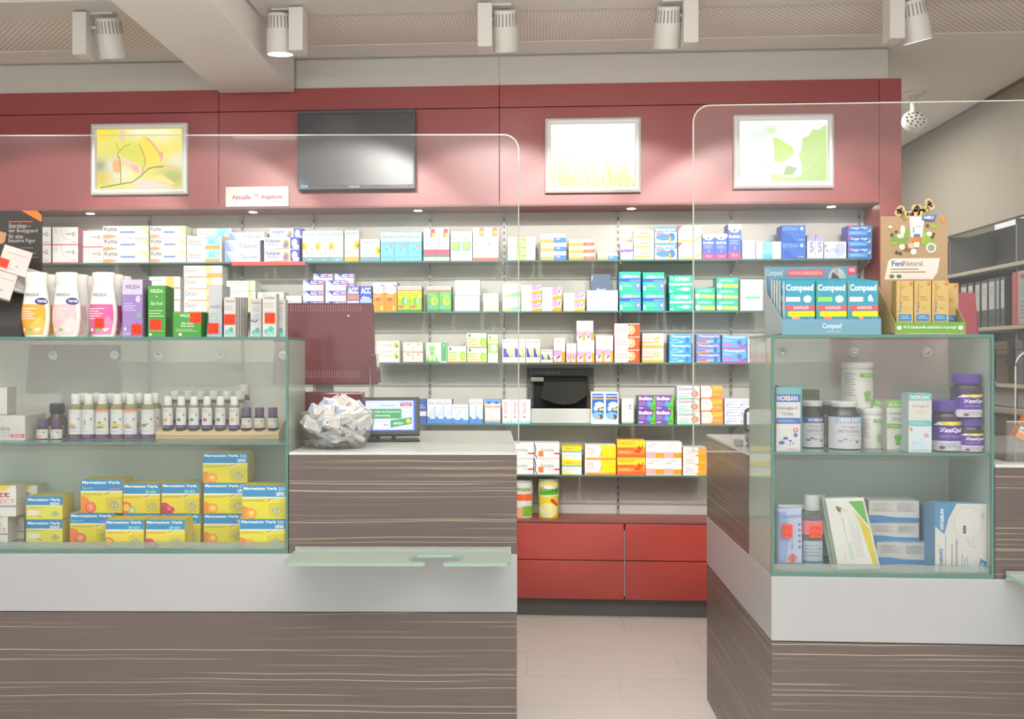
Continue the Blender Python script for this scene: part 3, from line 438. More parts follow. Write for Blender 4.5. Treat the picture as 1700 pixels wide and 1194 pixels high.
def boxes(fr, d, zb, x0, x1, yt, dn, desc, cols=1, rows=1, dep=.1, name='medicine_box', jit=True, skip=(), dx=0, dz=0, yaw=0, group=None):
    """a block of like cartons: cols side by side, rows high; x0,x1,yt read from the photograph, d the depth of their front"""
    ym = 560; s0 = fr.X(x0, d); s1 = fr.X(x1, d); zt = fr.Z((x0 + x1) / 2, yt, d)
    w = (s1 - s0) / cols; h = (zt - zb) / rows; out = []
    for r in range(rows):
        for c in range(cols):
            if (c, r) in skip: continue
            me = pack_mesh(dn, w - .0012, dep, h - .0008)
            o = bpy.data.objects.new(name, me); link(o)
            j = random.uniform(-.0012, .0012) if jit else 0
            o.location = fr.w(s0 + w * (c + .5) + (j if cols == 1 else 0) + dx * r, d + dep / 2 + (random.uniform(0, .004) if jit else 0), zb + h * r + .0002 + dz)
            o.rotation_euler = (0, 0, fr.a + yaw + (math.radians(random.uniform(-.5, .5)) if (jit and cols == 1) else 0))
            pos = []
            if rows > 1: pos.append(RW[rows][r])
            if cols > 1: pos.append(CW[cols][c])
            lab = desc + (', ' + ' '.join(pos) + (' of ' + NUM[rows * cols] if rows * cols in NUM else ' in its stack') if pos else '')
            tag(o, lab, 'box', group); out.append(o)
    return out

# ================================================================== STRUCTURE
XL, XR = -3.3, 2.75
YW = 4.90; YF = 4.68; ZC = 2.92
tag(bx('floor', FLOORM, -4.5, 4.5, -3, 9, -.05, -.004), kind='structure')
flo = bpy.data.objects['floor']
pm = MB().box(-.329, .329, -.157, .157, 0, .004).build('plank', FLOORM, flo, bevel=.0012)
first = True
for j in range(9):
    yc = 4.62 - .318 * j
    off = (.12, .45, .30, .02, .55, .2, .4, .1, .5)[j]
    for i in range(-2, 3):
        xc = off + .662 * i
        if xc < -.75 or xc > 1.5: continue
        o = pm if first else pm.copy()
        if not first: link(o, flo)
        first = False; o.location = (xc, yc, -.004)
# ceiling
tag(bx('ceiling', CEIL, -4.5, 4.5, .4, 9, ZC + .012, ZC + .1), kind='structure'); cei = bpy.data.objects['ceiling']
bx('perforated_panel', PERF, -4.4, -1.66, 2.9, 4.5, ZC - .002, ZC + .012, cei)
bx('perforated_panel', PERF, -1.25, 2.72, 2.9, 4.5, ZC - .002, ZC + .012, cei)
bx('smooth_border', CEIL, -4.4, 2.74, 4.5, 9, ZC - .004, ZC + .012, cei)
bx('light_track', LAMPW, -4.4, -1.66, 3.83, 4.05, ZC - .02, ZC - .002, cei, .003)
bx('light_track', LAMPW, -1.24, 2.72, 3.83, 4.05, ZC - .02, ZC - .002, cei, .003)
bx('track_shadow_line', mat('track_shadow_line', '8a6f50', .6), -4.4, -1.66, 4.05, 4.062, ZC - .012, ZC - .001, cei)  # brown strips paint the shadow line along the light track
bx('track_shadow_line', bpy.data.materials['track_shadow_line'], -1.24, 2.72, 4.05, 4.062, ZC - .012, ZC - .001, cei)
beam = bx('trim_1', CEIL, -1.645, -1.252, .5, YF - .012, 2.735, ZC + .01, bevel=.004); tag(beam, kind='structure')
# white frieze above the red fascia
xe = BK.X(1474, YF + .01)
fz = tag(bx('wall_frieze', WALLW, -4.4, xe, YF + .01, YW + .1, 2.757, ZC), kind='structure')
for px in (829,): bx('panel_joint', mat('joint', 'a39f96', .7), BK.X(px, YF) - .0015, BK.X(px, YF) + .0015, YF + .008, YF + .012, 2.76, ZC, fz)
bx('shadow_gap', bpy.data.materials['joint'], -1.25, -1.245, YF + .006, YF + .012, 2.76, ZC, fz)
bx('shadow_gap', bpy.data.materials['joint'], -4.4, xe, YF + .004, YF + .012, ZC - .012, ZC - .006, fz)
# back wall panels behind the shelves
wb = tag(bx('wall_back', BACKP, -4.4, 1.76, YW, YW + .06, 0, 2.76), kind='structure')
# red surround: panels of the fascia, right post
fas = empty('red_fascia', (0, YF, 2.13), 0, 'red lacquered fascia running above the shelf wall', 'wall panel')
xs = [-4.4, BK.X(363, YF), BK.X(829, YF), BK.X(1460, YF)]
for i in range(3):
    a, b = xs[i] + .0015, xs[i + 1] - .0015
    bx('panel', RED, a, b, YF - .0, YF + .02, 2.137 - 2.13, 2.638 - 2.13, fas, .001).location = (0, -YF, 0)
    bx('panel', RED, a, b, YF - .0, YF + .02, 2.642 - 2.13, 2.757 - 2.13, fas, .001).location = (0, -YF, 0)
bx('soffit', mat('soffit_red', '8d5a58', .4), xs[0], xs[3], 0.001, .22, 0, .02, fas)
pst = empty('red_side_panel', (BK.X(1478, YF), YF, 0), 0, 'tall red side panel closing the shelf wall at its right end', 'wall panel')
MB().box(BK.X(1460, YF) + .0015 - pst.location.x, BK.X(1496.5, YF) - pst.location.x, 0, .26, 0, 2.757).build('panel', RED, pst, bevel=.001)
bx('inner_face', mat('niche_side', '8f807c', .5), -.046, -.044, .02, .218, .5, 2.13, pst)
# right wall with shelving
tag(bx('wall_right', BEIGE, 2.75, 2.8, .5, 9, 2.15, ZC), kind='structure')
wr = tag(bx('wall_rear_right', SHADEG, 3.1, 3.15, .5, 9, 0, 2.2), kind='structure')
tag(bx('wall_far', BEIGE, -4.4, 4.4, 8.9, 9, 0, ZC), kind='structure')
tag(bx('wall_left', WALLW, -4.5, -4.4, .5, 9, 0, ZC), kind='structure')
tag(bx('trim_2', mat('wall_moulding', '8a8272', .8), 2.742, 2.75, .5, 8.9, ZC - .02, ZC - .008), kind='structure')

# red drawer cabinet under the shelves
KZ = .095; CT = .503
cab = empty('drawer_cabinet', (0, YF, 0), 0, 'low red drawer cabinet with grey kickboard under the shelf wall', 'cabinet')
XB = [-.745, -.14, BK.X(1037, YF), BK.X(1037, YF) + .61, 1.74]
bx('carcass', mat('carcass_red', '7c1b1d', .5), XB[0], XB[4], .022, .218, KZ, CT - .012, cab)
bx('kickboard', KICK, XB[0], XB[4], .05, .2, 0, KZ, cab)
bx('top_board', mat('cabinet_top', '8a4a48', .4), XB[0], XB[4], -.002, .218, CT - .012, CT, cab, .001)
for i in range(4):
    for z0, z1 in ((KZ + .004, .296), (.301, CT - .016)):
        bx('drawer', REDD, XB[i] + .004, XB[i + 1] - .004, 0, .02, z0, z1, cab, .0015)
for i in range(1, 4): bx('divider_strip', ALU, XB[i] - .0025, XB[i] + .0025, .004, .02, KZ + .02, CT - .05, cab)

# ---- uprights, brackets, glass shelves
U = [-2.75, BK.X(249, YW), BK.X(403, YW), BK.X(522, YW), BK.X(714, YW), BK.X(837, YW), BK.X(1026, YW), BK.X(1213, YW), 1.722]
YS = 4.715
SZ = [BK.Z(800, 432.5, YS), BK.Z(800, 517, YS), BK.Z(800, 602, YS), BK.Z(800, 703.5, YS), BK.Z(1000, 789, YS)]
GT = .008
ORD = ['top', 'second', 'third', 'fourth', 'lowest']
BAYW = ['far left', 'second', 'third', 'fourth', 'fifth', 'sixth', 'seventh', 'far right']
for i, x in enumerate(U[1:]):
    r = empty('upright_rail', (x, YW, 0), 0, 'slotted metal upright on the grey back panel, number %s from left' % ['one', 'two', 'three', 'four', 'five', 'six', 'seven', 'eight'][i], 'shelf rail')
    MB().box(-.007, .007, -.012, 0, .505, 2.128).build('rail', RAILM, r)
    sl = MB(); z = .53
    while z < 2.11: sl.box(-.003, .003, -.0128, -.0118, z, z + .022); z += .036
    sl.build('slots', SLOT, r, kind='stuff')
    for k, zz in enumerate(SZ):
        if k == 4 and x < -.2 or k == 3 and x < -.6: continue
        zz = zz - GT; m = MB()
        m.add([(-.002, -.012, zz - .055), (-.002, -.012, zz - .001), (-.002, -.15, zz - .001), (-.002, -.15, zz - .01),
               (.002, -.012, zz - .055), (.002, -.012, zz - .001), (.002, -.15, zz - .001), (.002, -.15, zz - .01)],
              [(0, 1, 2, 3), (7, 6, 5, 4), (0, 4, 5, 1), (1, 5, 6, 2), (2, 6, 7, 3), (3, 7, 4, 0)])
        m.build('bracket', RAILM, r)
CORAL = mat('coral_rail', 'e2564e', .4)
for k, z in enumerate(SZ):
    for b in range(8):
        if k == 4 and b < 4 or k == 3 and b < 3: continue
        a, c = U[b] + .002, U[b + 1] - .002
        o = empty('glass_shelf', (a, YS, z), 0, '%s glass shelf in the %s bay of the shelf wall' % (ORD[k], BAYW[b]), 'shelf')
        MB().box(0, c - a, .002, YW - YS - .014, -GT, 0, 0).build('pane', GSHELF, o)
        MB().box(0, c - a, 0, .002, -GT, 0).build('polished_edge', GEDGE, o)
        if k == 0 and b == 2:
            MB().box(.0, c - a, -.006, -.001, -.02, .0).build('price_rail', CORAL, o, bevel=.001)

# ================================================================== BACK WALL GOODS
YP = YS + .012
def sh(k, x0, x1, yt, dn, desc, cols=1, rows=1, dep=.1, d=YP, **kw): return boxes(BK, d, SZ[k], x0, x1, yt, dn, desc, cols, rows, dep, **kw)
P0 = YP
sh(0, 42, 85, 377, 'pinkc', 'pink-edged white carton by black advert board on top shelf', 1, 2)
sh(0, 87, 130, 377, 'pinkc', 'pink-edged white carton with grey ring, second stack on top shelf', 1, 2)
sh(0, 133, 171, 383, 'pinkc', 'pink-edged white carton set back beside swirl tubes', 1, 2, .09, d=P0 + .05)
sh(0, 171, 247, 375, 'kytta', 'white ointment carton with orange swirl, left stack', 1, 3)
sh(0, 249, 309, 375, 'kytta', 'white ointment carton with orange swirl, right stack', 1, 3)
sh(0, 310, 368, 391, 'diclor', 'white carton with turquoise square and orange base on top shelf', 1, 2, .07)
sh(0, 327, 384, 379, 'diclor', 'dim turquoise-ended carton standing behind the turquoise square pair', 1, 3, .07, d=P0 + .085)
sh(0, 373, 432, 399, 'traum', 'pale blue carton on the coral shelf rail', 1, 2, .12)
boxes(BK, P0 + .01, BK.Z(400, 399, P0) + .001, 380, 438, 385.5, 'traum', 'pale blue carton lying across the top of its pair', dep=.12)
sh(0, 438, 497, 394, 'volt', 'white purple carton with orange joint picture on coral rail', 1, 2, .06)
sh(0, 447, 501, 379, 'volt', 'shaded purple carton behind joint picture pair', 1, 3, .07, d=P0 + .075)
sh(0, 502, 570, 383, 'grin', 'white carton with yellow flower and blue-grey foot', 3)
sh(0, 572, 596, 382, 'grino', 'white carton with yellow flower and orange foot')
sh(0, 598, 631, 397, 'grins', 'low wide carton with yellow flower at its right edge')
sh(0, 632, 700, 384, 'silo', 'light blue syrup carton with white header', 3)
sh(0, 703, 746, 379, 'bron', 'white carton with pink band and sideways lettering', 2)
sh(0, 748, 784, 384, 'hust', 'white carton with mint square picture', 2)
sh(0, 785, 828, 378, 'muco', 'tall white carton with red foot and sideways lettering', 2)
sh(0, 843, 889, 393, 'grn', 'white carton with bright green middle block', 1, 3)
sh(0, 897, 940, 388, 'feni', 'flat carton with orange left and blue right half', 1, 3)
sh(0, 944, 987, 397, 'fenr', 'flat orange carton with red block', 1, 3)
sh(0, 992, 1026, 419, 'feni', 'single flat orange and blue carton lying alone')
sh(0, 1030, 1051, 402, 'purp', 'small white carton with violet stripe', 2)
sh(0, 1052, 1086, 382, 'yel3', 'white carton with two yellow bars', 1, 3)
sh(0, 1087, 1124, 376, 'boxa', 'cold remedy carton with big blue swoosh', 1, 2)
sh(0, 1126, 1165, 374, 'gripp', 'white carton with yellow arc and red corner', 1, 2)
sh(0, 1166, 1208, 388, 'medi', 'short blue carton with magenta foot', 2)
sh(0, 1209, 1231, 372, 'medi', 'tall blue carton with magenta foot and white cap band')
sh(0, 1232, 1254, 398, 'pbw', 'small pale carton with blue foot', 1, 2)
sh(0, 1255, 1297, 401, 'teal1', 'flat white carton with turquoise middle')
sh(0, 1298, 1338, 374, 'oto', 'saturated blue carton with light blue word', 1, 2)
sh(0, 1340, 1367, 390, 'five', 'lilac and white carton with large numeral', 2)
sh(0, 1368, 1405, 401, 'mela', 'flat pale carton with lilac cloud')
sh(0, 1408, 1448, 374, 'hog', 'blue sleep tablet carton with yellow moon', 1, 3)
# second shelf
sh(1, 247, 299, 459, 'orgw', 'white and yellow carton behind the violet carton', 1, 3)
sh(1, 305, 369, 441, 'diclo', 'white carton with orange end on second shelf', 1, 4)
sh(1, 376, 424, 466, 'mugr', 'white carton with thin green bar', 1, 3)
sh(1, 427, 471, 485, 'wave', 'flat white carton with green rim')
sh(1, 474, 500, 491, 'kiji', 'small white carton with blue pill shape')
sh(1, 503, 537, 465, 'acc', 'white and indigo carton, left stack behind red monitor', 1, 3, .06)
sh(1, 540, 574, 465, 'acc', 'white and indigo carton, right stack behind red monitor', 1, 3, .06)
sh(1, 520, 552, 454, 'acc', 'shaded indigo carton standing behind, left stack', 1, 4, .06, d=P0 + .085)
sh(1, 555, 587, 454, 'acc', 'shaded indigo carton standing behind, right stack', 1, 4, .06, d=P0 + .085)
sh(1, 576, 596, 475, 'acc2', 'upright violet carton with orange stripe')
sh(1, 597, 617, 475, 'acc3', 'upright blue carton with indigo head')
sh(1, 619, 659, 469, 'proc', 'orange carton with white swirled head', 2)
sh(1, 660, 700, 475, 'prosy', 'yellow-green syrup carton with red oval', 2)
sh(1, 709, 749, 475, 'prosg', 'green syrup carton with blue oval', 2)
sh(1, 755, 797, 465, 'sole', 'large white carton with grey word and green wave', 1, 2)
sh(1, 802, 828, 487, 'solep', 'small white carton with pale green foot', 2)
sh(1, 834, 864, 470, 'wave', 'white carton with green and yellow wave', 1, 2)
sh(1, 865, 899, 473, 'pko', 'pink and orange carton in the tallest stack', 1, 3)
sh(1, 900, 933, 477, 'pko', 'pink and orange carton in the middle stack', 1, 2)
sh(1, 935, 971, 486, 'pko', 'pink and orange carton in the lowest stack', 1, 2)
sh(1, 974, 1026, 482, 'kiji', 'large white carton with pale blue foot', dep=.08)
boxes(BK, P0 + .095, SZ[1], 981, 1014, 455, 'heu', 'slate blue carton standing behind the large white carton', dep=.05)
sh(1, 1028, 1064, 451, 'aspc', 'turquoise carton with indigo bar, left stack', 1, 2)
sh(1, 1067, 1103, 452, 'aspc', 'turquoise carton with indigo bar, right stack', 1, 2)
sh(1, 1111, 1150, 457, 'asp', 'green carton with grey bar and comet shape', 1, 2)
sh(1, 1154, 1187, 478, 'aspd', 'green carton with yellow bar, short stack', 1, 2)
sh(1, 1190, 1226, 461, 'aspd', 'green carton with yellow bar, tall stack', 1, 3)
sh(1, 1229, 1266, 464, 'bis', 'white carton with small green bar beside plaster display')
# third shelf
sh(2, 625, 664, 566, 'bronc', 'white carton with lime leaf mark', 1, 2)
sh(2, 669, 702, 568, 'bronr', 'white carton with lime dot', 2, 2)
sh(2, 707, 742, 569, 'lung', 'white carton with green lungs picture')
sh(2, 743, 774, 575, 'sinu', 'green face carton with orange foot, left one on the shelf')
sh(2, 775, 808, 553, 'sinu', 'green face carton with orange foot, right stack', 1, 2)
sh(2, 810, 827, 556, 'sinut', 'slim tall white carton with green field')
sh(2, 834, 872, 563, 'lemo', 'wide yellow and blue throat tablet carton', 2)
sh(2, 873, 897, 563, 'lemo', 'narrow yellow and blue throat tablet carton', 2)
sh(2, 898, 918, 580, 'lemo', 'small low yellow and blue carton', 2)
sh(2, 919, 938, 561, 'nas', 'broad pink and orange nasal spray carton')
sh(2, 940, 957, 570, 'nas', 'tiny pink and orange carton', 2)
sh(2, 958, 987, 565, 'nas', 'mid height pink and orange carton', 2, 1, .05)
sh(2, 957, 985, 532, 'nas', 'shaded pink and orange carton stacked behind', 2, 2, .05, d=P0 + .06)
sh(2, 989, 1018, 557, 'nas', 'tallest front pink and orange carton', 2)
sh(2, 1020, 1062, 537, 'ibul', 'grey and orange-red carton with sun', 1, 3)
sh(2, 1066, 1102, 553, 'ibug', 'silver carton with sun and yellow foot', 1, 2)
sh(2, 1111, 1148, 555, 'tho', 'light blue headache tablet carton', 1, 3)
sh(2, 1156, 1196, 555, 'thoi', 'blue and orange headache tablet carton', 1, 3)
sh(2, 1199, 1240, 556, 'thod', 'blue and magenta headache tablet carton', 1, 2)
sh(2, 1241, 1256, 562, 'orgw', 'narrow white carton at the end of the third shelf')
# fourth shelf
sh(3, 692, 708, 663, 'dkbl', 'dark blue carton half hidden by the touch screen')
sh(3, 709, 750, 663, 'bbox', 'white blue-footed nasal carton', 3)
sh(3, 750, 778, 672, 'bbox', 'short white blue-footed carton', 2)
sh(3, 779, 802, 663, 'bbox', 'slim white blue-footed carton', 2)
sh(3, 805, 831, 663, 'obl', 'blue-topped carton with orange bands', 2)
sh(3, 834, 881, 664, 'tyro', 'white carton with sideways red word and red cross', 3)
sh(3, 981, 1027, 651, 'imod', 'tall blue carton right of the wall hatch', 2)
sh(3, 1032, 1052, 662, 'carm', 'off-white carton with sideways grey word')
sh(3, 1059, 1118, 657, 'ibf', 'violet and green carton', 2, 2)
sh(3, 1124, 1162, 641, 'dolo', 'white and mint carton with coral disc', 1, 3)
sh(3, 1164, 1200, 641, 'orap', 'white and orange carton with curved edge', 1, 3)
sh(3, 1203, 1250, 662, 'wbl', 'pale lilac-white carton', 2, 3)
# lowest shelf
sh(4, 840, 886, 735, 'form', 'white carton with blue curve, stack hidden by counter', 1, 2)
sh(4, 887, 929, 735, 'form', 'white carton with blue curve and orange sticker', 1, 2)
sh(4, 933, 966, 741, 'yeb', 'yellow-headed carton with blue stripe', 1, 2)
sh(4, 971, 1023, 739, 'ywo', 'white and yellow carton with orange curve', 1, 2)
sh(4, 1024, 1071, 731, 'viga', 'orange and yellow vitamin carton', 1, 2)
sh(4, 1072, 1132, 734, 'pkv', 'white carton with pink and orange foot', 2, 2)
sh(4, 1134, 1173, 743, 'orw', 'white carton with orange end', 1, 3)

# ---- lathe goods with print
def prof_fn(prof, sy, cover=.92):
    zs = [p[1] for p in prof]; rs = [p[0] for p in prof]
    def f(u, v, e, z0=None, z1=None):
        z = zl + (zh - zl) * v; r = float(np.interp(z, zs, rs)); a = (u - .5) * math.pi * cover
        return ((r + e) * math.sin(a), -(r * sy + e) * math.cos(a), z)
    zl = zh = 0
    def mk(lo, hi):
        nonlocal zl, zh
        zl, zh = lo, hi; return f
    return mk
def lathe_pk(p, prof, c, sy=1, n=24, cap=True):
    vs = []
    for r, z in prof:
        for i in range(n): a = 2 * math.pi * i / n; vs.append((r * math.cos(a), sy * r * math.sin(a), z))
    fs = [(j * n + i, j * n + (i + 1) % n, (j + 1) * n + (i + 1) % n, (j + 1) * n + i) for j in range(len(prof) - 1) for i in range(n)]
    if cap: fs += [tuple(range(n - 1, -1, -1)), tuple((len(prof) - 1) * n + i for i in range(n))]
    p.faces(vs, fs, c)
def smooth(me):
    me.polygons.foreach_set('use_smooth', [True] * len(me.polygons)); me.set_sharp_from_angle(angle=math.radians(35)); return me
_bm = {}
def bottle(key, loc, rz, label, body, bc, cap, cc, ds, sy=1, lo=0, hi=1, bmat=None, cmat=None, name='bottle', cat='bottle', group=None, capsy=None, cover=.92, ribs=0):
    """body and cap profiles (r, z); ds printed between heights lo and hi"""
    if key not in _bm:
        p = Pk(); lathe_pk(p, body, bc, sy); mk = prof_fn(body, sy, cover); p.print(ds, mk(lo, hi), 14, 6); b = smooth(p.mesh('body', bmat or PLAST))
        q = Pk(); lathe_pk(q, cap, cc, capsy or sy)
        if ribs:
            for i in range(ribs):
                a = 2 * math.pi * i / ribs; r = max(x[0] for x in cap); z0, z1 = cap[0][1], cap[-1][1]; h = z1 - z0
                x, y = r * math.cos(a), r * math.sin(a); q.box(.0012, .0012, h * .8, tuple(v * .8 for v in lin(cc)), cx=x, cy=y, z=z0 + h * .1)
        c = smooth(q.mesh('cap', cmat or PLAST)); _bm[key] = (b, c)
    b, c = _bm[key]; r = empty(name, loc, rz, label, cat, group)
    o = bpy.data.objects.new('body', b); link(o, r); o = bpy.data.objects.new('cap', c); link(o, r); return r

# slimming powder tins on the red cabinet
def can(x0, x1, yt, label, orange=False):
    d = YP; s0, s1 = BK.X(x0, d), BK.X(x1, d); h = BK.Z((x0 + x1) / 2, yt, d) - CT; R_ = (s1 - s0) / 2
    r = empty('powder_tin', ((s0 + s1) / 2, d + R_, CT), 0, label, 'tin')
    p = Pk(); pr = [(R_ * .98, 0), (R_, .004), (R_, h * .94), (R_ * .97, h * .945)]; lathe_pk(p, pr, 'e6d83c' if not orange else 'e8e4dc', .8)
    mk = prof_fn(pr, .8); f = mk(0, h * .94)
    ds = [R(0, .62, 1, .97, 'dcd8a0'), E(.5, .78, .22, .13, 'f2f0e4'), PG('5cb82e', (.12, .62), (.9, .66), (.9, .84), (.1, .7)), T('Almased', .14, .7, .84, .86, '4a8a2a', 1.4), R(.12, .6, .9, .625, 'f2f0e4'), E(.48, .22, .36, .2, 'f2ec9a'), E(.38, .22, .2, .14, 'c4dce0'), E(.38, .22, .14, .1, 'e8e89a'), E(.62, .26, .16, .12, 'f0eca0'), E(.62, .5, .07, .035, 'e2402a'), E(.7, .44, .07, .035, 'e2402a'), E(.78, .38, .07, .035, 'e2402a')]
    if orange: ds = [R(0, .7, 1, 1, 'dcdcd2'), T('Almased', .14, .76, .84, .9, '6a9a4a', 1.4), R(.1, .5, .9, .68, 'f06a34'), R(.5, .05, .95, .34, '7fb83a'), R(.1, 0, .5, .3, 'e8b08a')]
    p.print(ds, f, 14, 4); o = bpy.data.objects.new('body', smooth(p.mesh('body', PLAST))); link(o, r)
    MB().lathe([(R_ * 1.0, h * .945), (R_ * 1.01, h * .95), (R_ * 1.01, h * .99), (R_ * .97, h)], 24, 0, .8).build('lid', mat('tin_lid', 'b9bcb4', .3) if 'tin_lid' not in bpy.data.materials else bpy.data.materials['tin_lid'], r, smooth=True)
can(894, 928, 797, 'yellow powder tin with green word on the red cabinet')
can(851, 884, 799, 'orange labelled powder tin half hidden by the left counter', True)

# ---- wall hatch (delivery chute) between the shelves
hx0, hx1 = BK.X(875, YW - .01), BK.X(985, YW - .01)
hz1 = BK.Z(930, 612, YW - .01); hz0 = SZ[3] + .001
ht = empty('delivery_hatch', ((hx0 + hx1) / 2, YW, hz0), 0, 'dark framed delivery hatch with black scoop on the fourth shelf', 'hatch')
hw = (hx1 - hx0) / 2; hh = hz1 - hz0
m = MB(); m.box(-hw, hw, -.03, -.001, hh * .86, hh).box(-hw, -hw * .8, -.03, -.001, 0, hh * .86).box(hw * .8, hw, -.03, -.001, 0, hh * .86)
m.build('frame', GREYD, ht, bevel=.002)
m = MB(); m.add([(-hw * .82, -.031, hh * .86), (hw * .82, -.031, hh * .86), (hw * .9, -.11, hh * .27), (-hw * .9, -.11, hh * .27), (-hw * .82, -.012, hh * .86), (hw * .82, -.012, hh * .86), (hw * .9, -.012, hh * .27), (-hw * .9, -.012, hh * .27)],
                [(3, 2, 6, 7), (0, 3, 7, 4), (1, 5, 6, 2), (4, 7, 6, 5)])
m.build('scoop', BLACK, ht)
pts = [(-.45, .86), (-.6, .45), (-.2, .36), (.1, .33), (.45, .36), (.78, .5), (.8, .86)]
MB().add([(a * hw, -.034 - (.86 - b) * .12, b * hh) for a, b in pts] + [(a * hw, -.030 - (.86 - b) * .12, b * hh) for a, b in pts], [tuple(range(7)), tuple(range(13, 6, -1))] + [(i, (i + 1) % 7, 7 + (i + 1) % 7, 7 + i) for i in range(7)]).build('flap', mat('smoked_flap', '2c2c29', .7, spec=.15), ht)
MB().box(-hw * .88, -hw * .5, -.05, -.04, hh * .76, hh * .84).build('sensor_window', mat('sensor_window', 'a8ab98', .4), ht)
MB().box(-hw * .88, hw * .88, -.14, -.012, 0, hh * .265).build('apron', WHITE, ht, bevel=.002)
for s in (-1, 1): MB().tube([(s * hw * .83, -.034, hh * .85), (s * hw * .9, -.112, hh * .3)], .0018, 6).build('steel_rim', CHROME, ht)
p = Pk(); p.print([T('CareFusion Rowa', .12, .9, .5, .96, '9a9aa0', .5), E(.07, .93, .025, .025, '7a7a80')], lambda u, v, e: ((u - .5) * 2 * hw, -.0305 - e, v * hh)); link(bpy.data.objects.new('lettering', p.mesh('lettering', PRINT)), ht)

# ---- lit pictures, monitor, notice on the fascia
def picture(x0, x1, y0, y1, label, fn, ds):
    d = YF - .035; s0, z1 = BK.hit(x0, y0, d); s1, z0 = BK.hit(x1, y1, d); w, h = s1 - s0, z1 - z0
    r = empty('light_box', ((s0 + s1) / 2, YF, z0), 0, label, 'picture'); fw = .03
    vs = []; rings = [(0, 0), (0, -.024), (.006, -.03), (.014, -.034), (.024, -.032), (.03, -.022), (.03, -.014)]
    for inset, y in rings: vs += [(-w / 2 + inset, y, inset), (w / 2 - inset, y, inset), (w / 2 - inset, y, h - inset), (-w / 2 + inset, y, h - inset)]
    fs = [(4 * i + j, 4 * i + (j + 1) % 4, 4 * i + 4 + (j + 1) % 4, 4 * i + 4 + j) for i in range(len(rings) - 1) for j in range(4)]
    MB().add(vs, fs).build('frame', FRAME, r)
    NX, NY = 96, 68; p = Pk(); iw, ih = w - 2 * fw, h - 2 * fw
    for j in range(NY):
        for i in range(NX):
            a, b, c, e = i / NX, j / NY, (i + 1) / NX, (j + 1) / NY
            P_ = lambda u, v: ((u - .5) * iw, -.016, fw + v * ih)
            p.face([P_(a, b), P_(c, b), P_(c, e), P_(a, e)], fn((a + c) / 2, (b + e) / 2))
    p.print(ds, lambda u, v, e: ((u - .5) * iw, -.016 - e, fw + v * ih))
    link(bpy.data.objects.new('lit_print', p.mesh('lit_print', LIT)), r)
def blobs(base, bl):
    base = np.array(lin(base)); B = [(x, y, s, np.array(lin(c))) for x, y, s, c in bl]
    def f(u, v):
        c = base.copy()
        for x, y, s, k in B:
            g = math.exp(-((u - x) ** 2 + (v - y) ** 2) / (2 * s * s)); c = c * (1 - g) + k * g
        return tuple(c)
    return f
leafc = [PG('f7e04a', (.48, .83), (.55, .88), (.62, .8), (.68, .68), (.74, .6), (.76, .5), (.73, .42), (.66, .4), (.6, .45), (.57, .52), (.55, .62)),
         PG('f4a48a', (.55, .88), (.6, .86), (.68, .74), (.72, .64), (.78, .6), (.77, .5), (.74, .42), (.75, .5), (.71, .62), (.66, .72), (.6, .82)),
         PG('f5d0b8', (.12, .62), (.25, .57), (.36, .5), (.48, .4), (.56, .3), (.5, .26), (.42, .3), (.34, .42), (.24, .54)),
         PG('f3b09a', (.4, .42), (.48, .38), (.5, .28), (.43, .3)), PG('f2b070', (.2, .5), (.26, .48), (.28, .36), (.26, .26), (.2, .3), (.18, .4)),
         PG('f9dc3c', (0, .99), (.24, .99), (.22, .9), (.14, .86), (.1, .8), (0, .84)), PG('f2c4a0', (.26, .99), (.33, .99), (.32, .8), (.28, .78)),
         PG('fbe08a', (.66, .22), (.75, .24), (.84, .17), (.92, .08), (.86, .06), (.74, .12), (.66, .16)), PG('f6d4c4', (.42, .12), (.56, .18), (.7, .12), (.92, .02), (.44, .01)),
         PG('f4c09a', (.66, .36), (.78, .41), (.94, .36), (.97, .32), (.9, .34), (.78, .37))]
stems = [S('a8803a', .012, (.24, .58), (.27, .5), (.28, .3), (.28, .08), asp=1.45), S('7c8a3a', .014, (.04, .03), (.3, .09), (.42, .12), (.52, .22), (.6, .33), (.66, .36), (.78, .37), asp=1.45), S('c89a3a', .012, (.52, .22), (.56, .4), (.57, .5), (.5, .76), asp=1.45), S('b89a3a', .01, (.24, .6), (.33, .72), (.4, .76), asp=1.45), S('c8b83a', .01, (.27, .62), (.22, .78), asp=1.45)]
picture(149, 309.5, 205, 321.5, 'small backlit picture of yellow autumn leaves in silver frame',
        blobs('ece070', [(.1, .35, .14, 'b8b46a'), (.4, .6, .16, 'e0dc4a'), (.85, .6, .12, 'f6e05a'), (.95, .45, .1, 'eceacc'), (.15, .4, .08, 'e6e8c8'), (.05, .2, .08, 'e4c43a'), (.9, .2, .12, 'b8bc62'), (.03, .4, .06, '9a9a84'), (.75, .95, .12, 'fbf4c0'), (.5, .98, .1, 'fbf0c8'), (.3, .25, .1, 'eeeac0')]), flat([leafc, stems]))
grass = []
for i in range(150):
    x = random.random(); top = random.uniform(.1, .5) * (1.25 - .5 * x); lean = random.uniform(-.06, .06)
    grass.append(S(random.choice(['d4dc2a', 'c8d41a', 'dde05a', 'e8ec90', 'b4cc22', 'ffffff', 'f8fadc', 'a8bc2a']), random.uniform(.003, .008), (x, 0), (x + lean * .4, top * .6), (x + lean, top), asp=1.45))
grass += [S('fbfbf4', .02, (.05, .3), (.2, .42), (.3, .58), (.42, .6), asp=1.45), S('fcfcf6', .016, (.02, .42), (.2, .42), asp=1.45), S('fdfdf8', .02, (.5, .5), (.58, .2), (.6, 0), asp=1.45), S('e0dc3a', .01, (.14, .4), (.22, .22), (.3, 0), asp=1.45)]
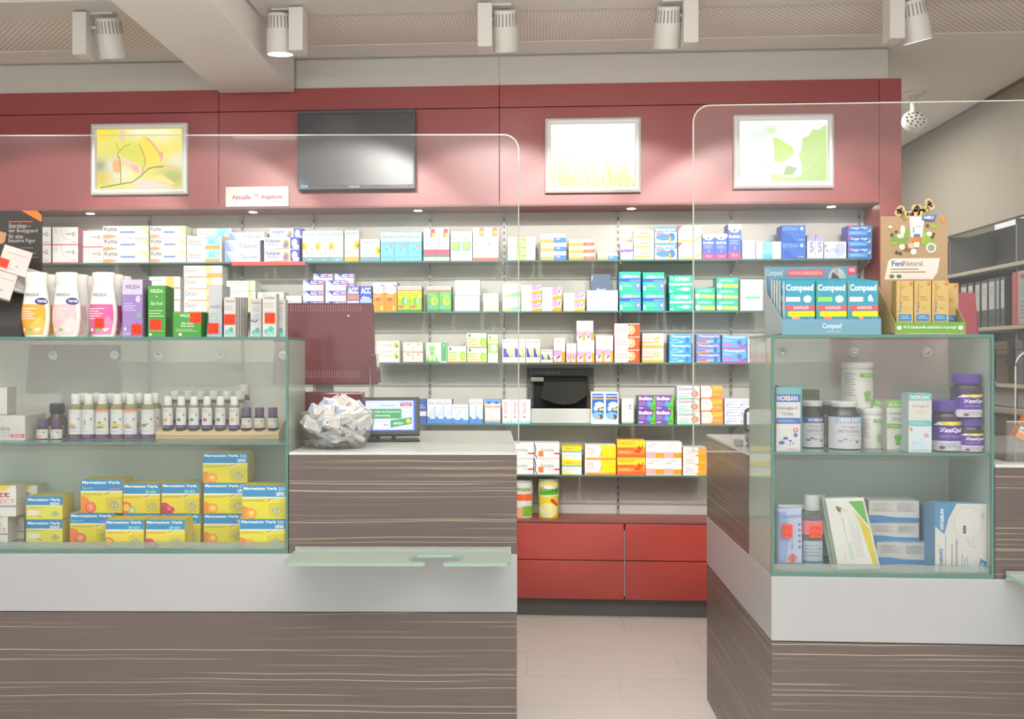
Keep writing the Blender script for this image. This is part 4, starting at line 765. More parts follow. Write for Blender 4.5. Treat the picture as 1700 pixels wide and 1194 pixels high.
picture(905, 1064.5, 196, 318, 'backlit picture of bright meadow grass in silver frame', blobs('fdfef4', [(.2, .15, .2, 'eef2a0'), (.6, .1, .22, 'f0f4a8'), (.9, .1, .15, 'f4f2b8'), (.15, .4, .14, 'f6f8cc')]), flat(grass))
mint = [PG('c3e08c', (.72, .72), (.78, .74), (.84, .86), (.9, .84), (.95, .9), (.99, .93), (.99, .02), (.36, .02), (.34, .16), (.44, .14), (.5, .1), (.62, .08), (.7, .12), (.71, .24), (.67, .48), (.7, .5)),
        PG('c8ec7e', (.38, .74), (.46, .7), (.54, .62), (.6, .58), (.62, .48), (.56, .38), (.5, .33), (.42, .3), (.39, .36), (.4, .46)),
        PG('9fc078', (.52, .24), (.56, .28), (.6, .25), (.66, .24), (.6, .12), (.5, .12)), PG('ffffff', (.36, .3), (.46, .34), (.5, .22), (.46, .18), (.4, .22)),
        S('e0f4b8', .006, (.52, .36), (.5, .5), (.47, .62), asp=1.45), S('e0f4b8', .006, (.54, .36), (.55, .5), asp=1.45), S('d8ecb0', .006, (.72, .15), (.85, .35), (.97, .6), asp=1.45), S('d8ecb0', .006, (.75, .1), (.9, .2), (.98, .3), asp=1.45), S('dcecc0', .02, (.28, .34), (.42, .2), asp=1.45)]
picture(1219, 1386, 190, 311, 'backlit picture of green leaves on white in silver frame', blobs('fbfffd', [(.22, .75, .1, 'dff2e6'), (.36, .85, .05, 'ccebb4'), (.15, .1, .2, 'f2faff')]), mint)
# wall monitor
d = YF - .05; s0, z1 = BK.hit(493, 184, d); s1, z0 = BK.hit(689, 313, d); w, h = s1 - s0, z1 - z0
tv = empty('wall_monitor', ((s0 + s1) / 2, YF, z0), 0, 'grey flat screen monitor hanging switched off on red fascia', 'monitor')
m = MB(); b = .014
m.box(-w / 2, w / 2, -.05, -.012, h - b * 1.2, h).box(-w / 2, w / 2, -.05, -.012, 0, b * 1.5).box(-w / 2, -w / 2 + b * .6, -.05, -.012, b * 1.5, h - b * 1.2).box(w / 2 - b * .6, w / 2, -.05, -.012, b * 1.5, h - b * 1.2)
m.build('bezel', mat('grey_bezel', '55595d', .4), tv, bevel=.002)
MB().box(-w / 2 + b * .6, w / 2 - b * .6, -.044, -.012, b * 1.5, h - b * 1.2).build('screen', mat('dark_screen', '45454a', .3, spec=.7), tv)
MB().box(-w * .3, w * .3, -.012, 0, h * .25, h * .75).build('wall_mount', DARK, tv)
p = Pk(); p.print([T('SAMSUNG', .44, .02, .53, .045, 'd8d8d8', 1), E(.05, .04, .018, .022, '5fa8e8'), E(.08, .04, .014, .018, '6fb8ee'), T('SyncMaster', .92, .965, .98, .98, '8a8a8a', .5)] + [R(.8 + i * .025, .035, .812 + i * .025, .042, 'a8a8a8') for i in range(6)], lambda u, v, e: ((u - .5) * w, -.0502 - e, v * h)); link(bpy.data.objects.new('bezel_marks', p.mesh('bezel_marks', PRINT)), tv)
# notice
d = YF - .004; s0, z1 = BK.hit(375, 309, d); s1, z0 = BK.hit(479.5, 341, d)
p = Pk(); w, h = s1 - s0, z1 - z0; p.box(w, .003, h, 'dcdcd6'); p.print([T('Aktuelle', .1, .36, .4, .6, 'b0625e', 1.2), T('Angebote', .56, .32, .9, .6, 'b0625e', 1.2), E(.46, .64, .045, .1, 'c8c6c0'), E(.5, .56, .03, .1, 'd4a8a0'), S('b8b8b2', .012, (.5, .5), (.53, .38))], front(w, .003, h))
o = bpy.data.objects.new('notice', p.mesh('notice', PRINT)); link(o); o.location = ((s0 + s1) / 2, YF - .006, 2.138); tag(o, 'white paper notice with red words on the lower fascia edge', 'sign')
# soffit downlights
for i, px in enumerate((1380, 1048, 694, 420, 150)):
    r = empty('downlight', (BK.X(px, YF + .1), YF + .1, 2.130), 0, 'small round downlight in the soffit, number %s from right' % ['one', 'two', 'three', 'four', 'five'][i], 'light')
    MB().lathe([(.03, -.004), (.03, -.001), (.02, -.0005)], 20).build('rim', CHROME, r, smooth=True)
    MB().lathe([(.022, -.0055), (.022, -.004)], 20).build('lens', GLOW, r)

# ---- track spotlights
def spotlight(hx, bxx, y0, tilt, label, tx=0, toe=0.0):
    """hx: head centre px, bxx: driver box centre px"""
    Y = 3.98; X = BK.X(hx, Y); bX = BK.X(bxx, Y) - X
    r = empty('track_spotlight', (X, Y, ZC - .02), 0, label, 'spotlight')
    MB().box(min(0, bX) - .03, max(0, bX) + .03, -.02, .02, -.008, 0).build('track_adapter', LAMPW, r, bevel=.002)
    MB().box(bX - .032, bX + .032, -.055, .03, -.20, -.008).build('driver_box', LAMPW, r, bevel=.004)
    hd = MB(); rr = .058
    Mx = Matrix.Translation((0, 0, -.022)) @ Matrix.Rotation(tx, 4, 'Y') @ Matrix.Rotation(tilt, 4, 'X')
    hd.M = Mx; hd.lathe([(rr * .86, -.0), (rr * .9, -.006), (rr, -.07), (rr * 1.05, -.172), (rr * .98, -.172), (rr * .94, -.15)], 28)
    ob = hd.build('lamp_head', LAMPW, r, smooth=True)
    sl = MB(); sl.M = Mx
    for i in range(22):
        a = 2 * math.pi * i / 22; q = MB(); c_, s_ = math.cos(a), math.sin(a)
        r0, r1 = rr * .905, rr * 1.0 - .001; t = .0026
        sl.add([(c_ * (r0 + .001) - s_ * t, s_ * (r0 + .001) + c_ * t, -.014), (c_ * (r0 + .001) + s_ * t, s_ * (r0 + .001) - c_ * t, -.014), (c_ * (r1 + .001) + s_ * t, s_ * (r1 + .001) - c_ * t, -.066), (c_ * (r1 + .001) - s_ * t, s_ * (r1 + .001) + c_ * t, -.066)], [(0, 1, 2, 3)])
    sl.build('cooling_slots', mat('cooling_slots', '8b857c', .7) if 'cooling_slots' not in bpy.data.materials else bpy.data.materials['cooling_slots'], r, kind='stuff')
    ln = MB(); ln.M = Mx; ln.lathe([(rr * .93, -.160), (rr * .93, -.168)], 28); ln.build('lens', GLOW, r)
    bX_ = bX * .55; MB().box(min(0, bX) , max(0, bX), -.006, .006, -.07, -.058).build('pivot_arm', LAMPW, r)
spotlight(179, 141, 20, math.radians(20), 'white track spotlight left of the ceiling beam')
spotlight(463, 496, 17, math.radians(8), 'white track spotlight just right of the ceiling beam, lens glowing')
spotlight(838, 806, 10, math.radians(26), 'white track spotlight above the middle of the fascia')
spotlight(1110, 1144, 8, math.radians(24), 'white track spotlight above the meadow picture')
spotlight(1513, 1482, 2, math.radians(12), 'tilted white track spotlight at the right end of track', tx=math.radians(-14))
# old PAR lamp on the deeper ceiling
Xp = BK.X(1516, 5.5)
pl = empty('ceiling_lamp', (Xp, 5.5, ZC - .004), 0, 'round multi-hole ceiling lamp behind the acrylic screen', 'light')
MB().lathe([(.05, -.02), (.07, -.008), (.07, 0)], 24).build('ceiling_rose', LAMPW, pl, smooth=True)
MB().tube([(0, 0, -.015), (0, 0, -.12)], .016, 12).build('stem', LAMPW, pl)
hd = MB(); hd.M = Matrix.Translation((0, -.02, -.17)) @ Matrix.Rotation(math.radians(62), 4, 'X')
hd.lathe([(.03, -.05), (.066, -.03), (.07, .0), (.066, .012), (.0, .014)], 28); hd.build('lamp_head', LAMPW, pl, smooth=True)
hl = MB(); hl.M = hd.M
for rr_, n in ((.0, 1), (.026, 5), (.05, 11)):
    for i in range(n):
        a = 2 * math.pi * i / n; hl.lathe([(.0075, .0135), (.0075, .0155)], 10, 0, 1, (rr_ * math.cos(a), rr_ * math.sin(a)))
hl.build('led_holes', mat('led_hole', '5c564e', .5), pl, kind='stuff')

# ================================================================== COUNTERS
ZB, ZW, ZT = .535, .72, 1.035; TOP = 1.044
# left counter
def lcount():
    r = empty('left_counter', LF.w(0, 0, 0), LB, 'striped dark wood service counter with white band, left of passage', 'counter')
    x0 = -2.6; xc = LF.X(478, 0); D_ = .845
    MB().prism([(x0, 0), (0, 0), (.0, D_), (x0, D_)], 0, ZB - .003).build('base_panel', WOOD, r, bevel=.001)
    MB().prism([(x0, -.002), (.001, -.002), (.001, D_), (x0, D_)], ZB, ZW).build('white_band', BAND, r, bevel=.0015)
    MB().box(x0, -.001, .003, D_ - .003, ZB - .004, ZB + .001).build('shadow_gap', DARK, r)
    MB().prism([(xc + .003, 0), (0, 0), (0, D_), (x0, D_), (x0, .275), (xc + .003, .275)], ZW, ZT).build('riser', WOOD, r, bevel=.001)
    t = empty('left_countertop', LF.w(0, 0, ZT), LB, 'pale grey worktop of the left counter under the sample bowl', 'countertop')
    MB().prism([(xc + .003, -.002), (.002, -.002), (.002, D_ + .002), (x0, D_ + .002), (x0, .282), (xc + .003, .282)], .0005, TOP - ZT).build('board', WHITE, t, bevel=.0012)
    return xc
XC = lcount()
GL = .006
def case(fr, x0, x1, dep, who, knobs, knob_y, right_end=True):
    r = empty('glass_display_case', fr.w(0, 0, ZW), fr.a, who, 'display case')
    zt = 1.413 - ZW; zs = 1.075 - ZW
    e = GEDGE
    def pane(nm, m, a, b, c, d_, z0, z1, ax): return MB().box(a, b, c, d_, z0, z1, 0, (ax, 1)).build(nm, [m, e], r)
    pane('top_pane', PANE, x0, x1, 0, dep, zt - .009, zt, 'z')
    pane('front_pane', PANE, x0 + GL, x1 - GL, .001, .001 + GL, .006, zt - .0095, 'y')
    pane('side_pane', SIDEG, x1 - GL, x1, .001, dep, .001, zt - .0095, 'x')
    pane('side_pane', SIDEG, x0, x0 + GL, .001, dep, .001, zt - .0095, 'x')
    MB().box(x1 - GL - .001, x1 + .0006, -.0006, GL + .001, .001, zt - .0095).build('corner_edge', e, r)
    MB().box(x0 - .0006, x0 + GL + .001, -.0006, GL + .001, .001, zt - .0095).build('corner_edge', e, r)
    pane('bottom_pane', LIPG, x0 + GL, x1 - GL, 0, dep - .006, .001, .012, 'z')
    pane('front_lip', LIPG, x0 + GL, x1 - GL, .009, .013, .012, .034, 'y')
    pane('inner_shelf', GSHELF, x0 + GL, x1 - GL, .009, dep - .012, zs - .008, zs, 'z')
    MB().box(x0 + GL, x1 - GL, dep - .005, dep, .012, zs - .03).build('back_panel_lower', FROSTG, r)
    MB().box(x0 + GL, x1 - GL, dep - .005, dep, zs - .012, zt - .01).build('back_panel_upper', FROST, r)
    MB().box(x0 + GL, x1 - GL, dep - .016, dep - .006, zs - .05, zs - .036).build('shelf_rail', mat('case_rail', 'b9b4ac', .5) if 'case_rail' not in bpy.data.materials else bpy.data.materials['case_rail'], r)
    for kx in knobs:
        s, z = fr.hit(kx, knob_y, dep - .01)
        k = MB(); k.M = Matrix.Translation((s, dep - .006, z - ZW)) @ Matrix.Rotation(math.pi / 2, 4, 'X')
        k.lathe([(.016, 0), (.016, .004), (.012, .006)], 20); o = k.build('mounting_knob', mat('knob_white', 'e8e9e4', .3) if 'knob_white' not in bpy.data.materials else bpy.data.materials['knob_white'], r, smooth=True)
        k = MB(); k.M = Matrix.Translation((s, dep - .012, z - ZW)) @ Matrix.Rotation(math.pi / 2, 4, 'X'); k.lathe([(.007, 0), (.006, .003), (.003, .004)], 12); k.build('screw', CHROME, o, smooth=True)
    return r
case(LF, -2.3, XC, .27, 'long glass display case standing on the left counter', (88, 190, 262, 366, 470), 590)
# right counter
RX = .682; RXC = RF.X(1650, 0); RD = .97
rc = empty('right_counter', RF.w(0, 0, 0), 0, 'striped dark wood service counter with white band, right of passage', 'counter')
MB().prism([(RX, 0), (2.55, 0), (2.55, RD), (RX, RD)], 0, ZB - .003).build('base_panel', WOOD, rc, bevel=.001)
MB().prism([(RX - .001, -.002), (2.55, -.002), (2.55, RD), (RX - .001, RD)], ZB, ZW).build('white_band', BAND, rc, bevel=.0015)
MB().box(RX + .001, 2.54, .003, RD - .003, ZB - .004, ZB + .001).build('shadow_gap', DARK, rc)
MB().prism([(RX, .275), (RXC + .003, .275), (RXC + .003, 0), (2.55, 0), (2.55, RD), (RX, RD)], ZW, ZT).build('riser', WOOD, rc, bevel=.001)
t = empty('right_countertop', RF.w(0, 0, ZT), 0, 'pale grey worktop of the right counter behind the glass case', 'countertop')
MB().prism([(RX - .002, .282), (RXC + .003, .282), (RXC + .003, -.002), (2.55, -.002), (2.55, RD), (RX - .002, RD)], .0005, TOP - ZT).build('board', WHITE, t, bevel=.0012)
case(RF, RX, RXC, .27, 'short glass display case standing on the right counter', (1299, 1418, 1539), 585)

# pull-out glass trays
def tray(fr, x0, x1, label, cut):
    r = empty('glass_tray', fr.w((x0 + x1) / 2, 0, .728), fr.a, label, 'tray'); w = (x1 - x0) / 2
    def arc(cx, cy, rr, a0, a1, n=5): return [(cx + rr * math.cos(math.radians(a0 + (a1 - a0) * i / n)), cy + rr * math.sin(math.radians(a0 + (a1 - a0) * i / n))) for i in range(n + 1)]
    yf = -.205
    pts = [(-w, -.004)] + arc(-w + .025, yf + .025, .025, 180, 270)
    if cut:
        c = w * .33; pts += arc(c - .035, yf + .009, .009, 270, 450, 4) + arc(c - .04, yf + .068, .045, 270, 180, 4)[1:] + [] 
        pts += [(c - .06, yf + .118), (c + .05, yf + .118)] + arc(c + .045, yf + .068, .045, 0, -90, 4)[0:] + arc(c + .035, yf + .009, .009, 90, 270, 4)
    pts += arc(w - .025, yf + .025, .025, 270, 360) + [(w, -.004)]
    MB().prism(pts, 0, .009, 0, 1).build('plate', [TRAYG, mat('tray_edge', '8fb0a4', .3) if 'tray_edge' not in bpy.data.materials else bpy.data.materials['tray_edge']], r)
    MB().box(-w - .003, w + .006, -.012, -.0025, .009, .018).box(w, w + .006, -.012, -.0025, -.006, .009).box(-w - .003, w, -.012, -.0025, -.007, -.001).build('mounting_rail', ALU, r)
tray(LF, LF.X(493, 0), LF.X(845, 0), 'green glass handbag tray with keyhole slot on the left counter', True)
tray(RF, RF.X(1668, 0), RF.X(1668, 0) + .66, 'green glass handbag tray cut off at the right frame edge', True)

# acrylic hygiene screens
def screen(fr, d, x0, x1, ztop, rl, rr, label):
    r = empty('acrylic_screen', fr.w(x0, d, TOP + .001), fr.a, label, 'screen'); w = x1 - x0; h = ztop - TOP - .001; R_ = .055; t = .005
    def ring(ins):
        P_ = [(ins, ins), (w - ins, ins)]
        if rr: P_ += [(w - R_ + (R_ - ins) * math.cos(math.radians(a)), h - R_ + (R_ - ins) * math.sin(math.radians(a))) for a in range(0, 91, 10)]
        else: P_ += [(w - ins, h - ins)]
        if rl: P_ += [(R_ + (R_ - ins) * math.cos(math.radians(a)), h - R_ + (R_ - ins) * math.sin(math.radians(a))) for a in range(90, 181, 10)]
        else: P_ += [(ins, h - ins)]
        return P_
    o1 = ring(0); n = len(o1)
    MB().add([(x, 0, z) for x, z in o1], [tuple(range(n))]).build('sheet', PLEXI, r)
    o2 = ring(.004); vs = [(x, -.0008, z) for x, z in o1] + [(x, -.0008, z) for x, z in o2] + [(x, .004, z) for x, z in o1]
    fs = [(i, (i + 1) % n, n + (i + 1) % n, n + i) for i in range(n)] + [(i, 2 * n + i, 2 * n + (i + 1) % n, (i + 1) % n) for i in range(n)]
    MB().add(vs, fs).build('polished_edge', PEDGE, r)
    return r
screen(LF, .285, LF.X(-60, .285), LF.X(862, .285), LF.Z(400, 223.5, .285), False, True, 'large clear acrylic hygiene screen on the left counter')
screen(RF, .285, RF.X(1150, .285), RF.X(1790, .285), RF.Z(1300, 172, .285), True, False, 'large clear acrylic hygiene screen on the right counter')

# ================================================================== GOODS ON AND IN THE CASES
Z1 = 1.4132; Z2 = 1.0752; Z3 = ZW + .0122
def depth(fr, px, py, z):
    r = ray(px, py); t = (z - H) / r.z; return .02 + .5 * (CAM + r * t - fr.o).dot(fr.n)
des('weledaV', '9a82c0', '8f86a0', '8b82a0', R(0, .74, 1, 1, 'c9c2da'), T('WELEDA', .14, .84, .86, .91, '6a6078', .8), LN(.06, .45, .7, .6, 4, 'd8cdea'), E(.78, .66, .12, .06, 'cfc4e0'), E(.82, .38, .1, .045, '7fb86a'), E(.14, .14, .06, .03, 'e8e0f0'), E(.7, .22, .04, .03, '6f4fa0'), R(.04, .03, .4, .08, 'b4a4d0'))
des('weledaG', '4f9a45', '2f6e2c', '4a7a44', T('WELEDA', .12, .86, .86, .93, 'd6ead0', .8), T('Skin Food', .16, .62, .82, .69, 'd6ead0', .5), LN(.06, .38, .9, .54, 3, 'b4d8ac'), LN(.06, .1, .9, .14, 1, 'b4d8ac'), E(.14, .05, .08, .025, 'e8f0e0'), E(.5, .79, .05, .02, 'a8d0a0'))
des('weledaB', '4f9a45', '2f7e2c', '4a7a44', T('WELEDA', .24, .8, .72, .92, 'd6ead0', .8), T('Skin Food', .3, .5, .72, .6, 'e4f0dc', .6), T('Body Butter', .28, .38, .76, .48, 'e4f0dc', .6), LN(.1, .2, .86, .34, 2, 'b4d8ac'), E(.26, .1, .06, .06, 'e8f0e0'))
des('weledaS', 'b9bcc0', 'a4a7aa', 'bdbfc2', PG('8fb4c8', (.0, 0), (1, 0), (1, .22), (0, .3)), T('WELEDA', .1, .56, .9, .61, '8a8c90', .6), LN(.1, .3, .8, .48, 3, 'a0a4a8'), E(.4, .36, .14, .04, '9ad0b4'))
des('weledaT', 'c6c5c2', 'a9a8a5', 'bcbab6', PG('b8b0b4', (0, 1), (.2, 1), (0, .93)), T('WELEDA', .1, .87, .9, .92, '8a6a70', .6), LN(.1, .66, .85, .8, 3, 'b0a8a8'), R(.08, .03, .92, .27, 'bcd4d2'), E(.3, .12, .2, .07, '7fb8ac'), E(.62, .18, .2, .07, '6aa89a'), E(.5, .08, .14, .05, '95c8c0'), E(.75, .1, .12, .05, '88c0b8'), LN(.1, .45, .9, .6, 3, '9fb4b8'))
def cart(fr, d, zb, x0, x1, yt, dn, desc, **kw): return boxes(fr, d, zb, x0, x1, yt, dn, desc, jit=False, **kw)

# body lotion bottles
def lotion(px, d, col, col2, lab, tester=False, price=None, w=.0465, h=.213):
    bo = [(w * .74, 0), (w * .84, .006), (w * .9, h * .1), (w, h * .3), (w * .97, h * .46), (w * .86, h * .62), (w * .76, h * .76), (w * .745, h * .8)]
    ca = [(w * .745, h * .801), (w * .76, h * .86), (w * .81, h * .965), (w * .79, h * .99), (w * .7, h)]
    ds = [PG(col, (.13, .03), (.8, .03), (.84, .2), (.86, .45), (.84, .62), (.1, .62), (.06, .3)), PG(col2, (.3, .05), (.8, .03), (.85, .25), (.7, .4), (.5, .25)), T('WELEDA', .2, .78, .68, .84, '8c8c90', .7)]
    ds += LN(.14, .32, .6, .56, 5, 'f4e8e4') + [E(.22, .12, .06, .035, 'f0ece4'), E(.42, .12, .07, .035, '8fc86a'), PG('f0ece4', (.62, .08), (.54, .14), (.6, .16), (.64, .14), (.68, .16), (.74, .14))]
    if tester: ds += [E(.76, .68, .2, .07, '3c3a78'), T('TESTER', .62, .655, .92, .705, 'e8e6f0', 1.4)]
    s = fr_ = LF.X(px, d + .025)
    o = bottle(('lot', col, tester), LF.w(s, d + .025, Z1), LB, lab, bo, 'ecebe6', ca, 'e6e5e0', ds, .52, .004, h * .8, name='lotion_bottle', cover=.86)
    if price: sticker(o, .03, .032, (-.003, -w * .52 - .0015, .03), price)
    return o
lotion(60, .05, 'f3ab3e', 'f6c25a', 'front orange label lotion bottle with tester badge', True)
lotion(111, .05, 'efc0c2', 'f4d6d4', 'front pale pink label lotion bottle with tester badge', True)
lotion(172, .05, 'd8649c', 'e58ab4', 'front magenta label lotion bottle with price sticker', price='17,95')
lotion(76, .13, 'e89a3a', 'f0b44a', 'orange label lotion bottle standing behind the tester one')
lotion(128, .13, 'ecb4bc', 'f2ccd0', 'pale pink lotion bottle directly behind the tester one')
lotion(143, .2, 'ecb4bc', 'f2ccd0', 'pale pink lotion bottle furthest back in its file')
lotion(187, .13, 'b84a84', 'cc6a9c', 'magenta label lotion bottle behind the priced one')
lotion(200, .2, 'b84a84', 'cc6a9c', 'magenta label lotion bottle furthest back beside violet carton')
o = cart(LF, .05, Z1, 203, 237, 464, 'weledaV', 'violet cosmetic carton in front, with orange price sticker', dep=.05)[0]; sticker(o, .034, .034, (.014, -.0265, .008), '11,95')
cart(LF, .102, Z1, 207, 240, 464, 'weledaV', 'violet cosmetic carton second in its file', dep=.05)
cart(LF, .154, Z1, 211, 243, 464, 'weledaV', 'violet cosmetic carton third in its file', dep=.05)
o = cart(LF, .05, Z1, 245.5, 275, 474, 'weledaG', 'tall green cosmetic carton in front, with price sticker', dep=.042)[0]; sticker(o, .036, .036, (-.004, -.0225, .022), '13,25')
cart(LF, .094, Z1, 250, 279, 476, 'weledaG', 'tall green cosmetic carton second in its file', dep=.042)
cart(LF, .138, Z1, 254, 282, 477, 'weledaG', 'tall green cosmetic carton third in its file', dep=.042)
o = cart(LF, .04, Z1, 287, 334, 518, 'weledaB', 'low wide green body butter carton with sticker', dep=.06)[0]; sticker(o, .036, .034, (.028, -.0305, .045), '18,95')
o = cart(LF, .06, Z1, 346, 369, 473, 'weledaS', 'tall silver-blue carton with price sticker', dep=.045)[0]; sticker(o, .034, .036, (-.006, -.0232, .01), '11,95')
cart(LF, .108, Z1, 352, 376, 475, 'weledaS', 'tall silver-blue carton second in its file', dep=.045)
o = cart(LF, .045, Z1, 371.5, 391.5, 493, 'weledaT', 'small white carton with teal leaves, front of its file of five', dep=.022)[0]; sticker(o, .036, .034, (0, -.0117, .04), '8,25')
for i, nm in enumerate(('second', 'third', 'fourth', 'rearmost')):
    cart(LF, .07 + i * .025, Z1, 376.5 + 4.6 * i, 396 + 4.4 * i, 493.5, 'weledaT', 'small white carton with teal leaves, %s of its file of five' % nm, dep=.022)
o = cart(LF, .075, Z1, 415.5, 434.5, 496, 'weledaT', 'tester carton with teal leaves beside the file of five', dep=.03)[0]
p = Pk(); p.print([E(0, 0, .011, .006, '3c3a78'), T('TEST', -.008, -.003, .008, .003, 'e8e6f0', 1.4)], lambda u, v, e: (u - .006, -.0152 - e, .055 + v)); link(bpy.data.objects.new('tester_badge', p.mesh('tester_badge', PRINT)), o)
o = cart(LF, .045, Z1, 435.5, 459, 487, 'weledaT', 'larger white carton with teal leaves and price sticker', dep=.04)[0]; sticker(o, .034, .034, (.002, -.0207, .044), '10,95')
cart(LF, .09, Z1, 455, 474, 497, 'weledaT', 'white teal leaf carton at the right end of case top', dep=.04)

# advert board with slimming cartons (left)
ab = empty('advert_display', LF.w(LF.X(0, .15), .15, Z1), LB, 'black cardboard advert display with orange corner on the left case', 'display')
sx0, sx1 = LF.X(-70, .15), LF.X(70, .15); w = sx1 - sx0; h = LF.Z(40, 350, .15) - Z1; ofs = (sx0 + sx1) / 2 - LF.X(0, .15)
p = Pk(); p.box(w, .005, h, '454240')
def U_(px): return (LF.X(px, .15) - sx0) / w
def V_(py): return (LF.Z(30, py, .15) - Z1) / h
p.print([PG('f0803a', (U_(36), V_(350)), (U_(62), V_(350)), (U_(70), V_(358)), (U_(70), V_(369))), R(U_(15), V_(369), U_(55), V_(367.6), 'd8703a'),
  T('Sterolsan –', U_(15), V_(379), U_(52), V_(371), 'b8b4ac', .5), T('der Bodyguard', U_(15), V_(388), U_(63), V_(380), 'b8b4ac', .5), T('für eine', U_(15), V_(396.5), U_(39), V_(388.5), 'b8b4ac', .5), T('bessere Figur', U_(15), V_(404.5), U_(60), V_(396.5), 'b8b4ac', .5),
  R(U_(35), V_(412.5), U_(56), V_(411.5), '9a968e'), R(U_(51), V_(421), U_(61), V_(420), '9a968e'), R(U_(51), V_(428), U_(64), V_(427), '9a968e'),
  T('STEROLSAN', U_(-28), V_(555), U_(38), V_(541), 'b0623a', .6), R(U_(-10), V_(530), U_(38), V_(529), 'a8a49c'), R(U_(-10), V_(535), U_(32), V_(534), 'a8a49c'),
  E(U_(2), V_(395), .06, .05, 'c89a72'), PG('c89a72', (U_(0), V_(392)), (U_(10), V_(385)), (U_(12), V_(390)), (U_(6), V_(398))), PG('8a4a34', (U_(0), V_(510)), (U_(40), V_(460)), (U_(40), V_(480)), (U_(0), V_(525)))], lambda u, v, e: ((u - .5) * w, -.0025 - e, v * h))
o = bpy.data.objects.new('board', p.mesh('board', PRINT)); link(o, ab); o.location = (ofs, 0, 0)
def wx(px): return LF.X(px, .06) - LF.X(0, .15)
z_ = lambda py: LF.Z(20, py, .06) - Z1
MB().add([(wx(-70), -.1, 0), (wx(38), -.1, 0), (wx(38), -.004, 0), (wx(-70), -.004, 0), (wx(-70), -.1, .035), (wx(34), -.1, .035), (wx(37), -.006, z_(462)), (wx(-70), -.006, z_(462))], [(0, 1, 2, 3), (4, 5, 6, 7), (0, 1, 5, 4), (1, 2, 6, 5), (2, 3, 7, 6), (3, 0, 4, 7)]).build('tray', mat('black_card', '3b3836', .5), ab)
des('stero', 'cfcac6', 'c8c2be', 'c8c2be', LN(.2, .7, .95, .8, 1, 'e0a898'), LN(.3, .1, .6, .2, 1, 'b0aaa8'), E(.62, .3, .06, .03, '9a96a0'))
des('steroo', 'e0703c', 'd2cdca', 'd0603a', R(0, 0, 1, .4, '6a4a42'))
for i, (px, py0, dd, yw, dn, nm) in enumerate(((35, 457, .1, .62, 'stero', 'white slimming carton standing tallest in the black display'), (10, 495, .075, .62, 'stero', 'white slimming carton at the front of black display'), (50, 488, .14, .62, 'stero', 'white slimming carton peeping out behind in black display'))):
    w_, h_, d_ = (.085, .085, .05)
    o = bpy.data.objects.new('medicine_box', pack_mesh('stero', w_, d_, h_)); link(o); s = LF.X(px - 8, dd)
    z = LF.Z(px, py0, dd); o.location = LF.w(s, dd - .035, z); o.rotation_euler = (math.radians(-4), math.radians(16), LB + .5); tag(o, nm, 'box')
    if i == 0: sticker(o, .03, .03, (-.06 + .03, -.026, .01), '29,95')

# ---- upper left case
des('formL', 'd3cdc8', 'b9b2ad', 'cdbfae', T('formoline', -.0, .36, .6, .6, '87848c', .6), R(.0, .28, .6, .3, '6a9ab8'), T('L112', .3, .1, .6, .24, 'a0a4b0', .5), R(.62, .1, .98, .24, 'd8586a'), T('EXTRA', .68, .13, .92, .21, 'f0d8d8', 1), LN(.1, .78, .42, .86, 1, 'b0a8a4'))
des('plainw', 'd6d0ca', 'b5aea8', 'cfc6ba', LN(.05, .08, .2, .12, 1, 'c0b8b4'))
cart(LF, .08, Z2, -22, 42, 690, 'formL', 'white slimming tablet carton lying on the inner shelf', dep=.14)
b = LF.Z(20, 690, .08)
boxes(LF, .11, b + .001, -20, 12, 643, 'plainw', 'plain white upright carton standing on the lying one', jit=False, dep=.06)
def oil(px, py, lab, lc, hh=.15, ww=.0215, kind='a', back=False, group=None, z=Z2, rot=0):
    d = depth(LF, px, py, z) + ww + (.05 if back else 0)
    bo = [(ww * .93, 0), (ww, .003), (ww, hh * .70), (ww * .9, hh * .745), (ww * .6, hh * .775)]
    ca = [(ww * .66, hh * .77), (ww * .68, hh * .78), (ww * .68, hh * .985), (ww * .62, hh)]
    ds = [R(0, 0, 1, .13, '5a3468'), R(0, .13, 1, .93, 'd6d2d2'), LN(.24, .8, .7, .88, 2, '9a8aa0'), LN(.24, .2, .7, .26, 1, 'b0a8b0'), E(.76, .62, .05, .035, '5a7a94'), LN(.3, .04, .7, .09, 1, 'a88ab8')]
    fr_ = {'orange': [E(.45, .42, .15, .07, 'eaa24a'), E(.5, .36, .2, .03, '8a84a8')], 'lavender': [E(.45, .52, .06, .1, 'a49cc8'), S('8f8ab0', .02, (.45, .45), (.42, .28))], 'lemon': [E(.5, .44, .14, .06, 'd8c83a'), E(.66, .42, .12, .05, 'e8b04a'), E(.5, .52, .1, .03, '6a9a5a'), E(.5, .36, .2, .03, '7a7a9a')],
           'green': [E(.4, .42, .14, .05, '6f8a5a'), E(.55, .47, .1, .03, '8aa06a')], 'berry': [E(.45, .4, .08, .05, 'a84a7a'), E(.6, .4, .07, .05, '4a5a9a')]}
    ds += fr_[lc]
    if kind == 'o': ds += [R(.05, .86, .95, .93, 'e8885a')]
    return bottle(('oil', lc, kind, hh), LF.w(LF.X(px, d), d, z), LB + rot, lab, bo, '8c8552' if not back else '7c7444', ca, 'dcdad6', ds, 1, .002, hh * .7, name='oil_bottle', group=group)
for px, lc, k, nm in ((126, 'orange', 'a', 'oil bottle with white cap and apricot picture, leftmost'), (147, 'lavender', 'a', 'oil bottle with white cap and lavender sprig'), (170, 'lemon', 'o', 'oil bottle with lemon picture and orange label top'), (195, 'lemon', 'a', 'oil bottle with lemon picture and plain label top'), (217, 'orange', 'o', 'oil bottle with orange picture, between lemon and leaf'), (246, 'green', 'a', 'oil bottle with leaf picture beside the wooden rack')):
    oil(px, 726, nm, lc, kind=k)
